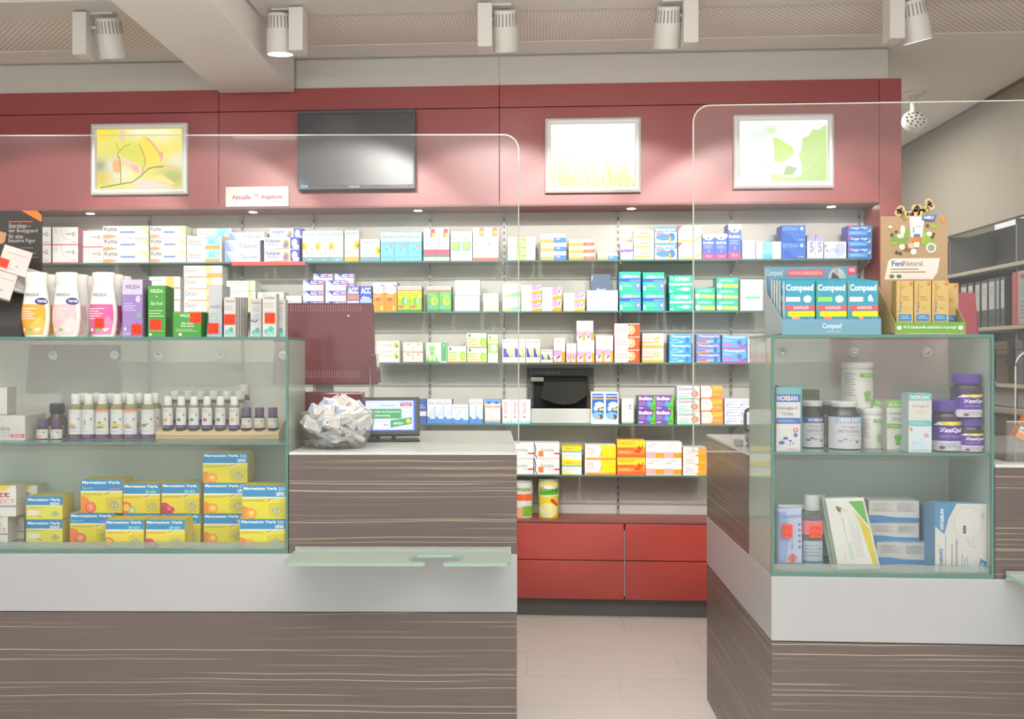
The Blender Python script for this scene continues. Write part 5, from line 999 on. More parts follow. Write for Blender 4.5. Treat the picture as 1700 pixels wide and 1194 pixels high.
for i, px in enumerate((138, 160, 184, 206, 230, 257)):
    oil(px, 726, 'second-row white-capped oil bottle, visible just right of the %s' % ('leftmost front bottle', 'lavender bottle', 'orange-topped lemon bottle', 'plain-topped lemon bottle', 'second orange-fruit bottle', 'leaf bottle')[i], 'lemon', back=True, hh=.151)
# purple capped roll-ons and a brown jar
def small(px, py, lab, z=Z2, hh=.066, ww=.0185, fruit='e8885a', d=None):
    d = depth(LF, px, py, z) + ww if d is None else d
    bo = [(ww * .92, 0), (ww, .002), (ww, hh * .5), (ww * .9, hh * .58), (ww * .62, hh * .6)]; ca = [(ww * .84, hh * .6), (ww * .86, hh * .63), (ww * .84, hh * .97), (ww * .76, hh)]
    return bottle(('sm', fruit, hh), LF.w(LF.X(px, d), d, z), LB, lab, bo, '2c2026', ca, '5d3c62', [R(0, .04, 1, .86, 'cfcac6'), E(.4, .2, .2, .1, fruit), E(.7, .6, .05, .08, '4a6a7a'), LN(.25, .6, .6, .75, 2, '9a9090')], 1, .001, hh * .58, name='essential_oil_bottle')
small(71, 727, 'small dark bottle with purple cap, leftmost on the inner shelf', ww=.0185)
small(94, 727, 'small dark bottle with purple cap in front of brown bottle', fruit='b0b4b8')
small(85, 717, 'small dark bottle half hidden between the purple-capped pair', fruit='d8745a', hh=.05)
d = depth(LF, 95, 720, Z2) + .05
bottle('brown', LF.w(LF.X(95, d), d, Z2), LB, 'brown bottle with ribbed black cap behind purple-capped bottles', [(.03, 0), (.033, .003), (.033, .05), (.03, .062), (.021, .072), (.02, .078)], '4c3a2c', [(.0225, .078), (.0235, .08), (.0235, .11), (.022, .113)], '30302e', [R(.1, .05, .9, .6, 'a89a94'), R(.6, .1, .9, .5, 'b06a54')], 1, .003, .06, ribs=26)
# wooden rack
dr = depth(LF, 360, 724, Z2); ws0, ws1 = LF.X(258, dr), LF.X(463, dr)
rk = empty('wooden_rack', LF.w((ws0 + ws1) / 2, dr, Z2), LB, 'pale wooden bottle rack with sloping top on the inner shelf', 'rack'); w = (ws1 - ws0) / 2
m = MB(); m.add([(-w, 0, 0), (w, 0, 0), (w, .105, 0), (-w, .105, 0), (-w, 0, .022), (w, 0, .022), (w, .105, .062), (-w, .105, .062)], [(0, 1, 2, 3), (4, 5, 6, 7), (0, 1, 5, 4), (1, 2, 6, 5), (2, 3, 7, 6), (3, 0, 4, 7)])
m.build('block', PINE, rk, bevel=.0012)
MB().box(-w, w, -.002, -.0002, .0085, .0095).build('groove', mat('groove', 'a07a52', .6), rk)
hol = MB()
for px in (279, 301, 322, 344, 366, 389, 409, 431, 454):
    s = LF.X(px, dr + .02) - (ws0 + ws1) / 2
    hol.M = Matrix.Translation((s, .022, .0315)) @ Matrix.Rotation(math.atan2(.04, .105), 4, 'X'); hol.lathe([(.0195, -.001), (.0195, .0006)], 18)
hol.build('drilled_hole', mat('hole_shadow', '4e3a2c', .8), rk, kind='stuff')
NM = ('leftmost', 'second', 'third', 'fourth', 'fifth', 'rightmost')
for i, (px, fr_) in enumerate(((279, 'orange'), (301, 'green'), (322, 'green'), (344, 'berry'), (366, 'green'), (389, 'orange'))):
    d = dr + .022; hh = .108; ww = .0165; lc = fr_
    bo = [(ww * .95, 0), (ww, .003), (ww, hh * .68), (ww * .9, hh * .72), (ww * .6, hh * .73)]; ca = [(ww * .78, hh * .72), (ww * .78, hh * .98), (ww * .7, hh)]
    bottle(('slim', i), LF.w(LF.X(px, d), d, Z2 + .033), LB, 'slim white-capped oil bottle in the wooden rack, %s of six' % NM[i], bo, '8a7a6a', ca, 'dcdad6', [R(0, 0, 1, .14, '5f3a80'), R(0, .14, 1, .92, 'd6d2d2'), LN(.25, .7, .7, .86, 2, 'c07a6a'), E(.74, .6, .06, .04, '5a6a94'), E(.45, .38, .14, .08, {'orange': 'e8a04a', 'green': '5a8a5a', 'berry': 'a84a84'}[lc]), LN(.25, .04, .7, .09, 1, 'b09ac0')], 1, .001, hh * .7, name='oil_bottle')
for i, px in enumerate((410, 431, 453)):
    o = small(px, 0, 'dark bottle with purple cap in the wooden rack, %s of three' % ('left', 'middle', 'right')[i], z=Z2 + .033, hh=.07, ww=.0175, fruit='e0a04a', d=dr + .022)
for i, px in enumerate((290, 312, 333, 355, 377, 398)):
    d = dr + .068; hh = .108
    bottle('slimb', LF.w(LF.X(px, d), d, Z2 + .05), LB, 'rear-row oil bottle with wide white cap in wooden rack, %s of six' % NM[i], [(.0165, 0), (.018, .003), (.018, .07), (.012, .078)], '6a5a44', [(.0165, .078), (.017, .08), (.0165, .107), (.015, .108)], 'd6d3ce', [R(0, 0, 1, .14, '5a3468'), R(0, .14, 1, .95, 'b4b0a4'), E(.74, .6, .06, .04, '4a5a6a')], 1, .001, .07, name='oil_bottle')
bottle('slimc', LF.w(LF.X(405, dr + .1), dr + .1, Z2 + .062), LB, 'tall white-capped oil bottle at the rear right of the rack', [(.019, 0), (.02, .003), (.02, .072), (.014, .08)], '6a4a34', [(.0185, .08), (.019, .082), (.0185, .115), (.016, .117)], 'd8d5d0', [R(0, .1, 1, .9, 'b4b0a8')], 1, .001, .07, name='oil_bottle')

# ---- lower left case: magnesium cartons
def mg(x0, x1, y0, y1, dn, desc, dback=True, dep=.085, zb=None):
    d = .105 if dback else .018
    zb = Z3 if zb is None else zb
    return boxes(LF, d, zb, x0, x1, y0, dn, desc, jit=False, dep=dep, name='supplement_box')
def top(o): return max(v.co.z for v in o.data.vertices) + o.location.z + .0008
a = mg(43, 104, 863, 902, 'mags', 'small yellow-blue supplement carton, lower of the far left pair')[0]
mg(43, 104, 824, 863, 'mags', 'small yellow-blue supplement carton, upper of the far left pair', zb=top(a))
a = mg(116, 190, 852, 902, 'magsport', 'yellow-blue carton with grapefruit half, lower one', dep=.09)[0]
mg(134, 203.5, 796, 848, 'magsport', 'yellow-blue carton with grapefruit half, upper one', zb=top(a), dep=.09)
a = mg(204.5, 266, 853, 902, 'magdir', 'yellow-blue carton with orange fruit, hidden rear lower one', dep=.09)[0]
mg(204.5, 266, 803, 851, 'magdir', 'yellow-blue carton with orange fruit, upper rear one', zb=top(a), dep=.09)
mg(175, 239, 863, 913, 'magdir', 'yellow-blue carton with orange fruit, at the very front', False, .08)
a = mg(268, 333, 853, 902, 'magras', 'yellow-blue carton with raspberries, hidden rear lower one', dep=.09)[0]
mg(268, 331, 802, 851, 'magras', 'yellow-blue carton with raspberries, upper rear one', zb=top(a), dep=.09)
mg(242, 307, 863, 913, 'magras', 'yellow-blue carton with raspberries, at the very front', False, .08)
a = mg(338, 411, 853, 902, 'mag300', 'large yellow-blue carton with oranges, bottom of stack of three', dep=.09)[0]
a = mg(338, 411, 802, 852, 'mag300', 'large yellow-blue carton with oranges, middle of stack of three', zb=top(a), dep=.09)[0]
mg(336.5, 411, 752, 802, 'mag300', 'large yellow-blue carton with oranges, topmost of all', zb=top(a), dep=.09)
a = mg(398, 474, 862, 913, 'mag300', 'large yellow-blue carton with oranges, front right corner bottom', False, .08)[0]
mg(402, 475, 806, 858, 'mag300', 'large yellow-blue carton with oranges, front right corner top', False, .08, zb=top(a))
a = mg(-60, 13, 858, 902, 'vitt', 'white vitamin carton with red word, lower front one', dep=.06)[0]
mg(-46, 27, 806, 856, 'vitt', 'white vitamin carton with red word, upper front one', zb=top(a), dep=.07)
a = boxes(LF, .17, Z3, -20, 40, 858, 'vitt', 'white vitamin carton standing behind, lower one', jit=False, dep=.07, name='supplement_box')[0]
boxes(LF, .18, top(a), -10, 62, 806, 'vitt', 'white vitamin carton standing behind, upper one', jit=False, dep=.07, name='supplement_box')

# ---- goods on the right case
des('comp', '3d93a9', 'd8dad8', '3aa0b8', R(.0, .5, .04, 1, '1f87a4'), T('Compeed', .04, .77, .95, .93, 'd8eef2', 1.4), R(.04, .6, .52, .69, 'e8c8d0'), E(.76, .65, .14, .07, 'd0dcd4'), R(.04, .44, 1, .53, 'e0586a'), T('BLASENPFLASTER', .3, .46, .8, .51, 'f4d8dc', .8), R(.14, .32, 1, .42, 'f0d21a'), E(.16, .37, .06, .05, 'f0d21a'), LN(.24, .34, .9, .39, 1, 'c8b01a'),
    PG('e0a08c', (.22, .32), (.48, .32), (.62, .14), (.72, .0), (.36, .0), (.38, .1)), E(.54, .12, .13, .11, 'e89a88'), E(.54, .12, .09, .08, 'f0dccc'), R(.8, 0, .98, .3, '4aa8c4'))
des('compg', '3d93a9', '8ac04a', '3aa0b8', T('Compeed', .04, .77, .95, .93, 'd8eef2', 1.4), R(.04, .6, .52, .69, '8cc860'), E(.76, .65, .14, .07, 'd0dcd4'), R(.04, .44, 1, .53, 'e0586a'), T('BLASENPFLASTER', .3, .46, .8, .51, 'f4d8dc', .8), R(.14, .32, 1, .42, 'f0d21a'), E(.16, .37, .06, .05, 'f0d21a'),
    PG('e08a78', (.22, .32), (.48, .32), (.66, .14), (.72, .0), (.34, .0), (.34, .1)), E(.46, .16, .12, .1, 'f0dccc'))
des('comp3', '3d93a9', 'd8dad8', '3aa0b8', T('Compeed', .04, .77, .95, .93, 'd8eef2', 1.4), R(.04, .6, .5, .69, 'e8c8d0'), E(.74, .68, .06, .05, 'e8f0ee'), T('On', .66, .6, .84, .7, 'e8f0ee', 1.2), R(.04, .44, 1, .53, 'e0586a'), T('BLASENPFLASTER', .3, .46, .8, .51, 'f4d8dc', .8), R(.16, .32, 1, .42, 'f0d21a'), E(.18, .37, .06, .05, 'f0d21a'),
    PG('e0a080', (.34, .32), (.48, .32), (.62, .18), (.5, .05), (.48, 0), (.34, 0), (.44, .12)), PG('e0a080', (.12, 0), (.28, 0), (.26, .12), (.16, .12)), PG('e0a080', (.56, 0), (.72, 0), (.7, .12), (.6, .12)), R(.8, 0, .98, .3, '4aa8c4'))
cz = Z1 + .004
CN = ('front', 'second', 'third', 'fourth', 'fifth')
for r_ in range(5):
    d = .05 + .029 * r_; up = .004 * r_
    for c_, (x0, x1, dn, nm) in enumerate(((1302, 1353, 'comp', 'left'), (1355, 1406, 'compg', 'middle'), (1408, 1458, 'comp3', 'right'))):
        f = (x0 - 886) * .0 ; s0 = RF.X(x0, .05); s1 = RF.X(x1, .05); hgt = RF.Z(x0, 466, .05) - cz
        o = bpy.data.objects.new('plaster_pack', pack_mesh(dn, s1 - s0 - .002, .02, hgt)); link(o); o.location = RF.w((s0 + s1) / 2 - .004 * (r_ > 0), d + .01, cz + up)
        tag(o, 'turquoise blister plaster pack, %s row, %s file of the blue display' % (CN[r_], nm), 'box')
dp = empty('counter_display', RF.w(RF.X(1380, .04), .04, Z1), 0, 'steel-blue cardboard plaster display with raised back card', 'display')
bxs = RF.X(1380, .04); q0, q1 = RF.X(1298, .04) - bxs, RF.X(1463, .04) - bxs; CARD = mat('blue_card', '7399ac', .55)
m = MB(); m.box(q0, q1, 0, .2, 0, .0035); m.build('floor_panel', CARD, dp)
hl_ = RF.Z(1380, 530, .04) - Z1; p = Pk(); p.box(q1 - q0, .0015, hl_, '6f98ac', cx=(q0 + q1) / 2, cy=.001)
p.print([T('Compeed', .41, .3, .6, .75, 'c4d8e0', 1.2), R(.45, .2, .59, .23, 'c4d8e0')], front(q1 - q0, .0015, hl_, (q0 + q1) / 2, .001)); link(bpy.data.objects.new('front_lip', p.mesh('front_lip', PRINT)), dp)
hb = RF.Z(1340, 442.5, .24) - Z1
for x in (q0, q1 - .0015): MB().add([(x, .002, 0), (x, .2, 0), (x, .2, hb * (.99 if x == q0 else .6)), (x, .17, hb * .6), (x, .002, hl_), (x + .0015, .002, 0), (x + .0015, .2, 0), (x + .0015, .2, hb * (.99 if x == q0 else .6)), (x + .0015, .17, hb * .6), (x + .0015, .002, hl_)], [(0, 1, 2, 3, 4), (9, 8, 7, 6, 5)] + [(i, (i + 1) % 5, 5 + (i + 1) % 5, 5 + i) for i in range(5)]).build('side_panel', mat('blue_card_side', 'a9b4b8', .55) if 'blue_card_side' not in bpy.data.materials else bpy.data.materials['blue_card_side'], dp)
p = Pk(); bw = q1 - q0; p.box(bw, .002, hb, '6b93a6', cx=(q0 + q1) / 2, cy=.202)
p.print([T('Compeed', .02, .84, .2, .96, 'b4ccd4', 1), R(.25, .86, .65, .95, 'd0606c'), T('SOFORTIGE SCHMERZLINDERUNG', .27, .88, .63, .93, 'e8b0b4', 1), T('BEI BLASEN', .29, .76, .42, .81, 'b4ccd4', .8), E(.79, .8, .1, .18, 'a8bcc4'), PG('5a5658', (.7, .68), (.74, .92), (.8, .86), (.88, .7)), PG('c09078', (.76, .96), (.8, .98), (.8, .88), (.77, .88)), R(.14, .56, .55, .66, 'c8b43a'), PG('d85864', (.9, .99), (1, .99), (1, .9), (.91, .88)), T('NEU', .92, .92, .98, .97, 'f0d0d4', 1)], front(bw, .002, hb, (q0 + q1) / 2, .202)); link(bpy.data.objects.new('back_card', p.mesh('back_card', PRINT)), dp)

des('feniN', 'bca26a', '9c8450', 'a5895c', T('Feni', .12, .4, .3, .6, '6a7a8a', 1, 1), T('Natural', .12, .62, .3, .95, 'a88f4a', .5, 1), E(.86, .94, .08, .04, 'e8703a'), LN(.35, .62, .8, .72, 2, 'a8854a'), R(.12, .24, .88, .36, '3f7eb4'), LN(.25, .27, .8, .34, 2, 'a8c8e0'), E(.26, .17, .16, .07, 'b4a048'), E(.26, .17, .1, .045, 'bca26a'), R(0, 0, 1, .06, 'd8883a'), E(.4, .88, .1, .03, 'a8a04a'), E(.6, .5, .12, .03, 'b8a452'))
for i, (x0, x1, dd, nm) in enumerate(((1488, 1516.5, .05, 'leftmost front'), (1517.5, 1546, .05, 'middle front'), (1547, 1575, .05, 'rightmost front'), (1559, 1591, .095, 'rear right'))):
    boxes(RF, dd, Z1 + .004, x0, x1, 466 if i < 3 else 470, 'feniN', 'sand-coloured cream carton with blue badge, ' + nm, jit=False, dep=.035, name='cream_box')
dp = empty('counter_display', RF.w(RF.X(1545, .04), .04, Z1), 0, 'sand-coloured cardboard cream display with flower cut-outs and green lip', 'display')
bxs = RF.X(1545, .04); q0, q1 = RF.X(1486, .04) - bxs, RF.X(1603, .04) - bxs; hl_ = RF.Z(1540, 535, .04) - Z1
KR = mat('kraft_card', 'b08f62', .6); MB().box(q0, q1, 0, .15, 0, .0035).build('floor_panel', KR, dp)
p = Pk(); p.box(q1 - q0, .0015, hl_, '6f9c4e', cx=(q0 + q1) / 2, cy=.001); p.print([T('94 % Inhaltsstoffe natürlichen Ursprungs!', .12, .42, .87, .72, 'd8e8c8', 1), E(.06, .55, .035, .16, 'e8f0e0'), E(.93, .55, .035, .16, 'e8f0e0'), R(.2, .08, .8, .11, 'b8d0a0')], front(q1 - q0, .0015, hl_, (q0 + q1) / 2, .001)); link(bpy.data.objects.new('front_lip', p.mesh('front_lip', PRINT)), dp)
hs = RF.Z(1520, 466, .18) - Z1
for x in (q0, q1 - .0015): MB().add([(x, .002, 0), (x, .15, 0), (x, .15, hs), (x, .002, hl_), (x + .0015, .002, 0), (x + .0015, .15, 0), (x + .0015, .15, hs), (x + .0015, .002, hl_)], [(0, 1, 2, 3), (7, 6, 5, 4)] + [(i, (i + 1) % 4, 4 + (i + 1) % 4, 4 + i) for i in range(4)]).build('side_panel', mat('kraft_inside', 'a8986a', .6) if 'kraft_inside' not in bpy.data.materials else bpy.data.materials['kraft_inside'], dp)
db = .19; e0, e1 = RF.X(1462, db) - bxs, RF.X(1573, db) - bxs; hb = RF.Z(1515, 359, db) - Z1; bw = e1 - e0
p = Pk(); p.box(bw, .003, hb, 'a98f6e', cx=(e0 + e1) / 2, cy=db - .04)
def V2(py): return (RF.Z(1515, py, db) - Z1) / hb
def U2(px): return (RF.X(px, db) - bxs - e0) / bw
ds = [PG('ddd2c8', (U2(1468), V2(464)), (U2(1474), V2(434)), (U2(1480), V2(429)), (U2(1560), V2(429)), (U2(1556), V2(452)), (U2(1548), V2(464))), T('Feni', U2(1480), V2(442), U2(1499), V2(433), '2f5f94', 1.2), T('Natural', U2(1499.5), V2(442), U2(1531), V2(433), '7a7a70', .4), LN(U2(1478), V2(454), U2(1536), V2(444.5), 2, '8a7058'), E(U2(1480), V2(459), .04, .016, '5a7a4a'), E(U2(1492), V2(459), .04, .016, '5a7a4a')]
for x, y, rx, ry, c in ((1492, 398, 14, 8, '7a9a4a'), (1535, 400, 14, 8, '86a848'), (1525, 392, 12, 12, '8cb04e'), (1500, 388, 10, 9, '7fa04a'), (1550, 376, 6, 4, '8ab04a'), (1483, 404, 6, 3, '8ab04a'), (1505, 412, 9, 6, '8a6048'), (1497, 410, 5, 5, 'e4d8cc'), (1498, 382, 4, 8, 'e0d4c8'), (1494, 392, 6, 4, 'd8ccc0'), (1542, 389, 5, 4, 'e0d4cc'), (1516, 418, 5, 5, 'e0dcd8'), (1512, 408, 6, 5, 'd8b08a'), (1545, 412, 8.5, 8.5, 'd8dcd0'), (1545, 412, 6, 6, '8a9a80'), (1564, 366, 3.5, 3.5, 'e88a4a'), (1477, 377, 3, 2.5, 'e8dcd0'), (1480, 390, 2.8, 2.8, '5a4a44'), (1487, 385, 2.5, 2.5, '5a4a44'), (1488, 419, 2.8, 2.8, '5a4a44'), (1494, 421, 2.8, 2.8, '5a4a44'), (1539, 375, 2.8, 2.8, '5a4a44'), (1549, 389, 2.5, 2.5, '5a4a44'), (1547, 394, 2.5, 2.5, '5a4a44')):
    ds.append(E(U2(x), V2(y), rx / (RF.X(1573, db) - RF.X(1462, db)) / 552, ry / hb / 552, c))
p.print(ds, front(bw, .003, hb, (e0 + e1) / 2, db - .04)); o = link(bpy.data.objects.new('back_card', p.mesh('back_card', PRINT)), dp)
# raised tube picture and flower cut-outs on top of the card
def cp(px, py, e): return (RF.X(px, db) - bxs, db - .042 - e, RF.Z(1515, py, db) - Z1)
p = Pk()
def blob(pts, c, e, th=.003):
    a = [cp(x, y, e) for x, y in pts]; b = [cp(x, y, e - th) for x, y in pts]; p.face(a, c); p.face(b[::-1], c)
    for i in range(len(a)): p.face([a[i], b[i], b[(i + 1) % len(a)], a[(i + 1) % len(a)]], c)
def circ(x, y, r, n=12): return [(x + r * math.cos(2 * math.pi * i / n), y - r * math.sin(2 * math.pi * i / n)) for i in range(n)]
for x, y, r in ((1495, 348, 7), (1491, 353, 6), (1502, 356, 6), (1519, 346, 6.5), (1525, 346, 6), (1511, 356, 6), (1541, 336, 6), (1545, 343, 6.5), (1536, 348, 6), (1530, 354, 7), (1520, 354, 7)): blob(circ(x, y, r), 'c8ad7e', .0)
for x, y in ((1495, 347), (1491, 353), (1519, 346.5), (1524.5, 346), (1511.5, 356), (1541.5, 336), (1545, 342)): blob(circ(x, y, 2.8, 10), '57473e', .0012, .001)
for a, b in (((1500, 368), (1497, 350)), ((1504, 366), (1500, 354)), ((1522, 360), (1524, 349)), ((1530, 360), (1540, 342)), ((1534, 360), (1543, 348)), ((1514, 362), (1512, 356)), ((1494, 362), (1500, 352)), ((1536, 352), (1532, 344))):
    dx, dy = b[0] - a[0], b[1] - a[1]; L = math.hypot(dx, dy); nx, ny = -dy / L * .8, dx / L * .8; blob([(a[0] + nx, a[1] + ny), (b[0] + nx, b[1] + ny), (b[0] - nx, b[1] - ny), (a[0] - nx, a[1] - ny)], '7a7a34', .001, .0008)
link(bpy.data.objects.new('flower_cutout', p.mesh('flower_cutout', PRINT)), dp)
p = Pk(); blob([(1509, 360), (1534, 360), (1530, 395), (1528, 402), (1514, 402), (1511, 395)], 'ddd8d2', .002); blob([(1511, 394), (1530.5, 394), (1528.5, 402), (1514, 402)], 'd8783a', .0028, .001); blob([(1516, 402), (1526, 402), (1525, 411), (1517, 411)], 'd8d4ce', .002); blob([(1516, 389), (1527, 389), (1526, 394), (1516, 394)], '3f74a4', .0026, .001); blob([(1530, 358), (1554, 358), (1550, 367), (1529, 366)], '3f78b4', .004)
p.print([T('NEU', 1533, -364.5, 1548, -359.5, 'e8eef4', 1.6), T('Feni', 1514, -386, 1517, -378, '4a5a8a', .8, 1), LN(1520, -378, 1528, -374, 1, 'a8a4a0')], lambda u, v, e: cp(u, -v, .0045 + e) if u > 1530 else cp(u, -v, .0026 + e))
link(bpy.data.objects.new('tube_picture', p.mesh('tube_picture', PRINT)), dp)

# ---- upper right case
des('omega', 'd2cdd0', 'b4b0b4', 'aaa6aa', R(0, .78, 1, .9, '2f62ac'), R(0, .9, 1, 1, '74aab0'), E(.5, .84, .09, .042, 'd8603a'), T('NORSAN', .03, .8, .88, .88, 'dfe2ea', 1), T('Omega-3', .04, .65, .88, .71, '7a7484', .4), T('TOTAL', .2, .57, .72, .62, '7a7484', .4), R(0, .44, 1, .53, '2f62ac'), LN(.06, .46, .86, .51, 2, 'b4c4e0'), E(.22, .14, .13, .028, '3a64ac'), E(.38, .21, .11, .022, '3a64ac'), E(.58, .17, .06, .015, '4a5ca0'), E(.68, .13, .04, .01, '4a5ca0'), E(.56, .11, .03, .01, '4a5ca0'), E(.8, .34, .1, .035, 'c8485a'), E(.8, .34, .05, .02, 'e8dcdc'), E(.8, .26, .09, .03, '4a6ab4'), LN(.4, .02, .92, .06, 2, 'a8a4b4'), E(.08, .4, .05, .02, 'e8dc5a'))
des('omegat', '6aa0a4', '5a8a90', '6aa0a4', T('NORSAN', .1, .88, .6, .96, 'a8d0d0', .8))
cart(RF, .02, Z2, 1288.5, 1329, 644, 'omega', 'white and blue fish oil carton at the left glass corner', dep=.05)
cart(RF, .085, Z2, 1292, 1332, 640, 'omegat', 'turquoise-topped carton hidden behind the fish oil carton', dep=.04)
des('olive', '4a5236', '3c4430', '4a5040', T('SELEKT', .1, .8, .8, .86, '6a7254', .5), T('NORSAN', .05, .5, .6, .6, '9aa08a', .8))
cart(RF, .17, Z2, 1326, 1361, 647, 'olive', 'dark olive carton at the back behind the capsule bottle', dep=.05)
def jar(px, py, rr, hh, lab, key, bc, cc, ds, capf=.8, neck=.8, capr=.86, sh_=.72, ribs=0, z=Z2, fr=RF, sy=1, lo=.02, hi=.7, d=None, rz=0, bmat=None):
    d = depth(fr, px, py, z) + rr if d is None else d
    bo = [(rr * .92, 0), (rr, .004), (rr, hh * sh_), (rr * .93, hh * (sh_ + .05)), (rr * neck, hh * (capf - .02)), (rr * neck, hh * capf)]
    ca = [(rr * capr, hh * capf), (rr * (capr + .02), hh * (capf + .01)), (rr * (capr + .02), hh * .98), (rr * (capr - .04), hh)]
    return bottle(key, fr.w(fr.X(px, d), d, z), fr.a + rz, lab, bo, bc, ca, cc, ds, 1, hh * lo, hh * hi, name='pill_bottle', ribs=ribs)
nor = lambda c, a, b, bl='3a5c9c': [R(0, 0, 1, 1, 'cbc7cc'), R(.2 if a == 'ARKTIS KAPSELN' else 0, .8, 1, 1, c), E(.53, .9, .045, .07, 'd8603a'), T('NORSAN', .32, .85, .74, .96, 'dcdfe8', 1), T('Omega-3', .34, .64, .7, .73, '86808e', .4), T(a, .26 if len(a) > 8 else .3, .5, .8 if len(a) > 8 else .72, .6, '86808e', .4), E(.32, .24, .06, .035, bl), E(.42, .3, .06, .03, bl), E(.52, .26, .03, .02, bl), E(.6, .28, .02, .015, bl), E(.68, .22, .04, .05, 'c8485a'), LN(.44, .4, .8, .45, 1, 'a09aa8'), VL(.0, .1, .0, .1, 1, 'ccc')]
jar(1347, 740, .0365, .142, 'dark capsule bottle with white cap, left of the pair', 'kap', '352c30', 'c6c3c2', nor('2f5fa4', 'KAPSELN', ''), neck=.78, capr=.88, capf=.88, sh_=.68, hi=.66)
jar(1401, 745, .047, .142, 'wide dark capsule bottle with pale blue header', 'ark', '352c30', 'c8c5c4', nor('8fabd8', 'ARKTIS KAPSELN', '', '8aa0c8'), neck=.72, capr=.8, capf=.88, sh_=.68, hi=.68)
jar(1372, 733, .036, .142, 'dark capsule bottle set back between the other two', 'kapb', '352c30', 'b8b5b4', [R(0, 0, 1, 1, 'bab6b8'), LN(.3, .3, .5, .95, 8, '8a868c'), E(.5, .35, .06, .04, '3a5c9c')], neck=.78, capr=.88, capf=.88, sh_=.68, hi=.68)
veg = [R(.44, .78, .94, .88, '7cb83e'), T('NORSAN', .54, .8, .82, .86, 'c8e0a8', 1), LN(.5, .66, .9, .75, 2, 'b4ccb0'), LN(.08, .3, .36, .9, 9, 'a8a4a0')] + [S('7fb84a', .03, (.62, .22), (.62 + .1 * math.sin(a), .46 - .06 * abs(a))) for a in (-1, -.5, 0, .5, 1)] + [E(.62, .24, .07, .07, '7fb84a'), E(.8, .36, .03, .03, 'dce05a')]
jar(1446, 741, .0335, .119, 'small white vegan capsule tub in front', 'tubs', 'd6d1cd', 'dcd9d6', veg, neck=.97, capr=1.0, capf=.86, sh_=.8, ribs=30, hi=.84)
a = jar(1422, 733, .046, .152, 'hidden white tub carrying the tall one', 'tubh', 'd6d1cd', 'dcd9d6', veg, neck=.97, capr=1.0, capf=.88, sh_=.82, hi=.86, d=.2)
MBt = None
jar(1423, 0, .0485, .152, 'tall white vegan capsule tub raised above the others', 'tubl', 'd6d1cd', 'dcd9d6', veg, neck=.97, capr=1.02, capf=.88, sh_=.82, hi=.88, z=Z2 + .0, d=.19) if False else None
zt_ = Z2 + .1525
a.location.z = Z2
jar(1423, 0, .046, .142, 'tall white vegan capsule tub raised above the others', 'tubl', 'd6d1cd', 'dcd9d6', veg, neck=.97, capr=1.03, capf=.87, sh_=.8, hi=.86, z=RF.Z(1423, 678, .195), d=.195)
bpy.data.objects.remove  # keep
des('vegan', 'd0cbc6', 'b0aba6', 'c4beb8', R(0, .88, 1, 1, '74ac3e'), T('NORSAN', .1, .9, .85, .98, 'd4e4c0', 1), T('Omega-3', .1, .72, .9, .79, '8a848a', .4), T('VEGAN', .22, .6, .78, .68, '8a848a', .4), R(0, .45, 1, .54, '74ac3e'), LN(.2, .47, .8, .52, 2, 'b8d49a'), *[S('6fa84a', .06, (.55, .12), (.55 + .2 * math.sin(a), .34 - .05 * abs(a))) for a in (-1, -.5, 0, .5, 1)], E(.55, .13, .14, .04, '6fa84a'), E(.2, .4, .05, .02, 'e4dc5a'), E(.82, .34, .05, .02, 'e4dc5a'), LN(.3, .02, .8, .05, 1, 'b0aaa8'))
des('kids', 'c8d4da', 'a8b4ba', 'a8c4c8', R(0, .88, 1, 1, '6cb0b4'), R(0, .56, 1, .88, 'd0cbc8'), E(.5, .935, .09, .04, 'c8503a'), T('NORSAN', .1, .9, .88, .97, 'd8ecec', 1), T('Omega-3', .14, .75, .86, .81, '8a8890', .4), T('KIDS', .28, .65, .72, .71, 'd8b088', .6), R(0, .45, 1, .54, '6cb0b4'), LN(.08, .47, .86, .52, 2, 'a8d4d8'), E(.1, .39, .08, .03, 'e8884a'), E(.76, .29, .1, .03, 'c8485a'), E(.76, .29, .05, .015, 'e8dcdc'), E(.26, .16, .12, .03, 'a8c8e4'), E(.5, .15, .09, .022, 'a8c8e4'), E(.56, .22, .07, .018, 'a8c8e4'), E(.72, .13, .06, .015, 'b4d0e8'), LN(.2, .03, .8, .06, 1, 'a8b8c0'))
cart(RF, .09, Z2, 1472, 1506, 667, 'vegan', 'white and green vegan omega carton', dep=.05)
cart(RF, .02, Z2, 1508, 1547, 653, 'kids', 'pale blue and teal kids omega carton at front', dep=.05)
cart(RF, .15, Z2, 1449, 1500, 664, 'vegan', 'shaded vegan carton at the back beside the tall tub', dep=.05)
cart(RF, .15, Z2, 1503, 1530, 656, 'kids', 'shaded kids carton standing at the back', dep=.05)
zq = lambda small=False: [R(0, .0, 1, .3, 'cdc8d4'), R(0, .3, 1, .78, '583092'), PG('e0c84a', (.2, .78), (.8, .78), (.8, .9), (.2, .88)), E(.5, .83, .1, .06, 'f0dc3a'), PG('e8e2ec', (.1, .78), (.25, .88), (.34, .78)), T('ZzzQuil', .24, .54, .78, .7, 'e8e0f0', 2), T('GUTE NACHT', .26, .4, .76, .48, 'a890cc', .5), LN(.24, .1, .7, .24, 2, '9084a8'), E(.76, .1, .04, .05, '6a3c6a'), E(.3, .1, .06, .05, '7a2c4a')]
jar(1569, 741, .0435, .148, 'large purple sleep gummy bottle in front', 'zza', '33243c', '5a3896', zq(), neck=.8, capr=.92, capf=.78, sh_=.66, ribs=0, hi=.66, d=.08)
a = jar(1610, 740, .0355, .098, 'small purple sleep gummy jar at the bottom right', 'zzb', '33243c', '5a3896', zq(), neck=.84, capr=.92, capf=.76, sh_=.64, hi=.62, d=.062)
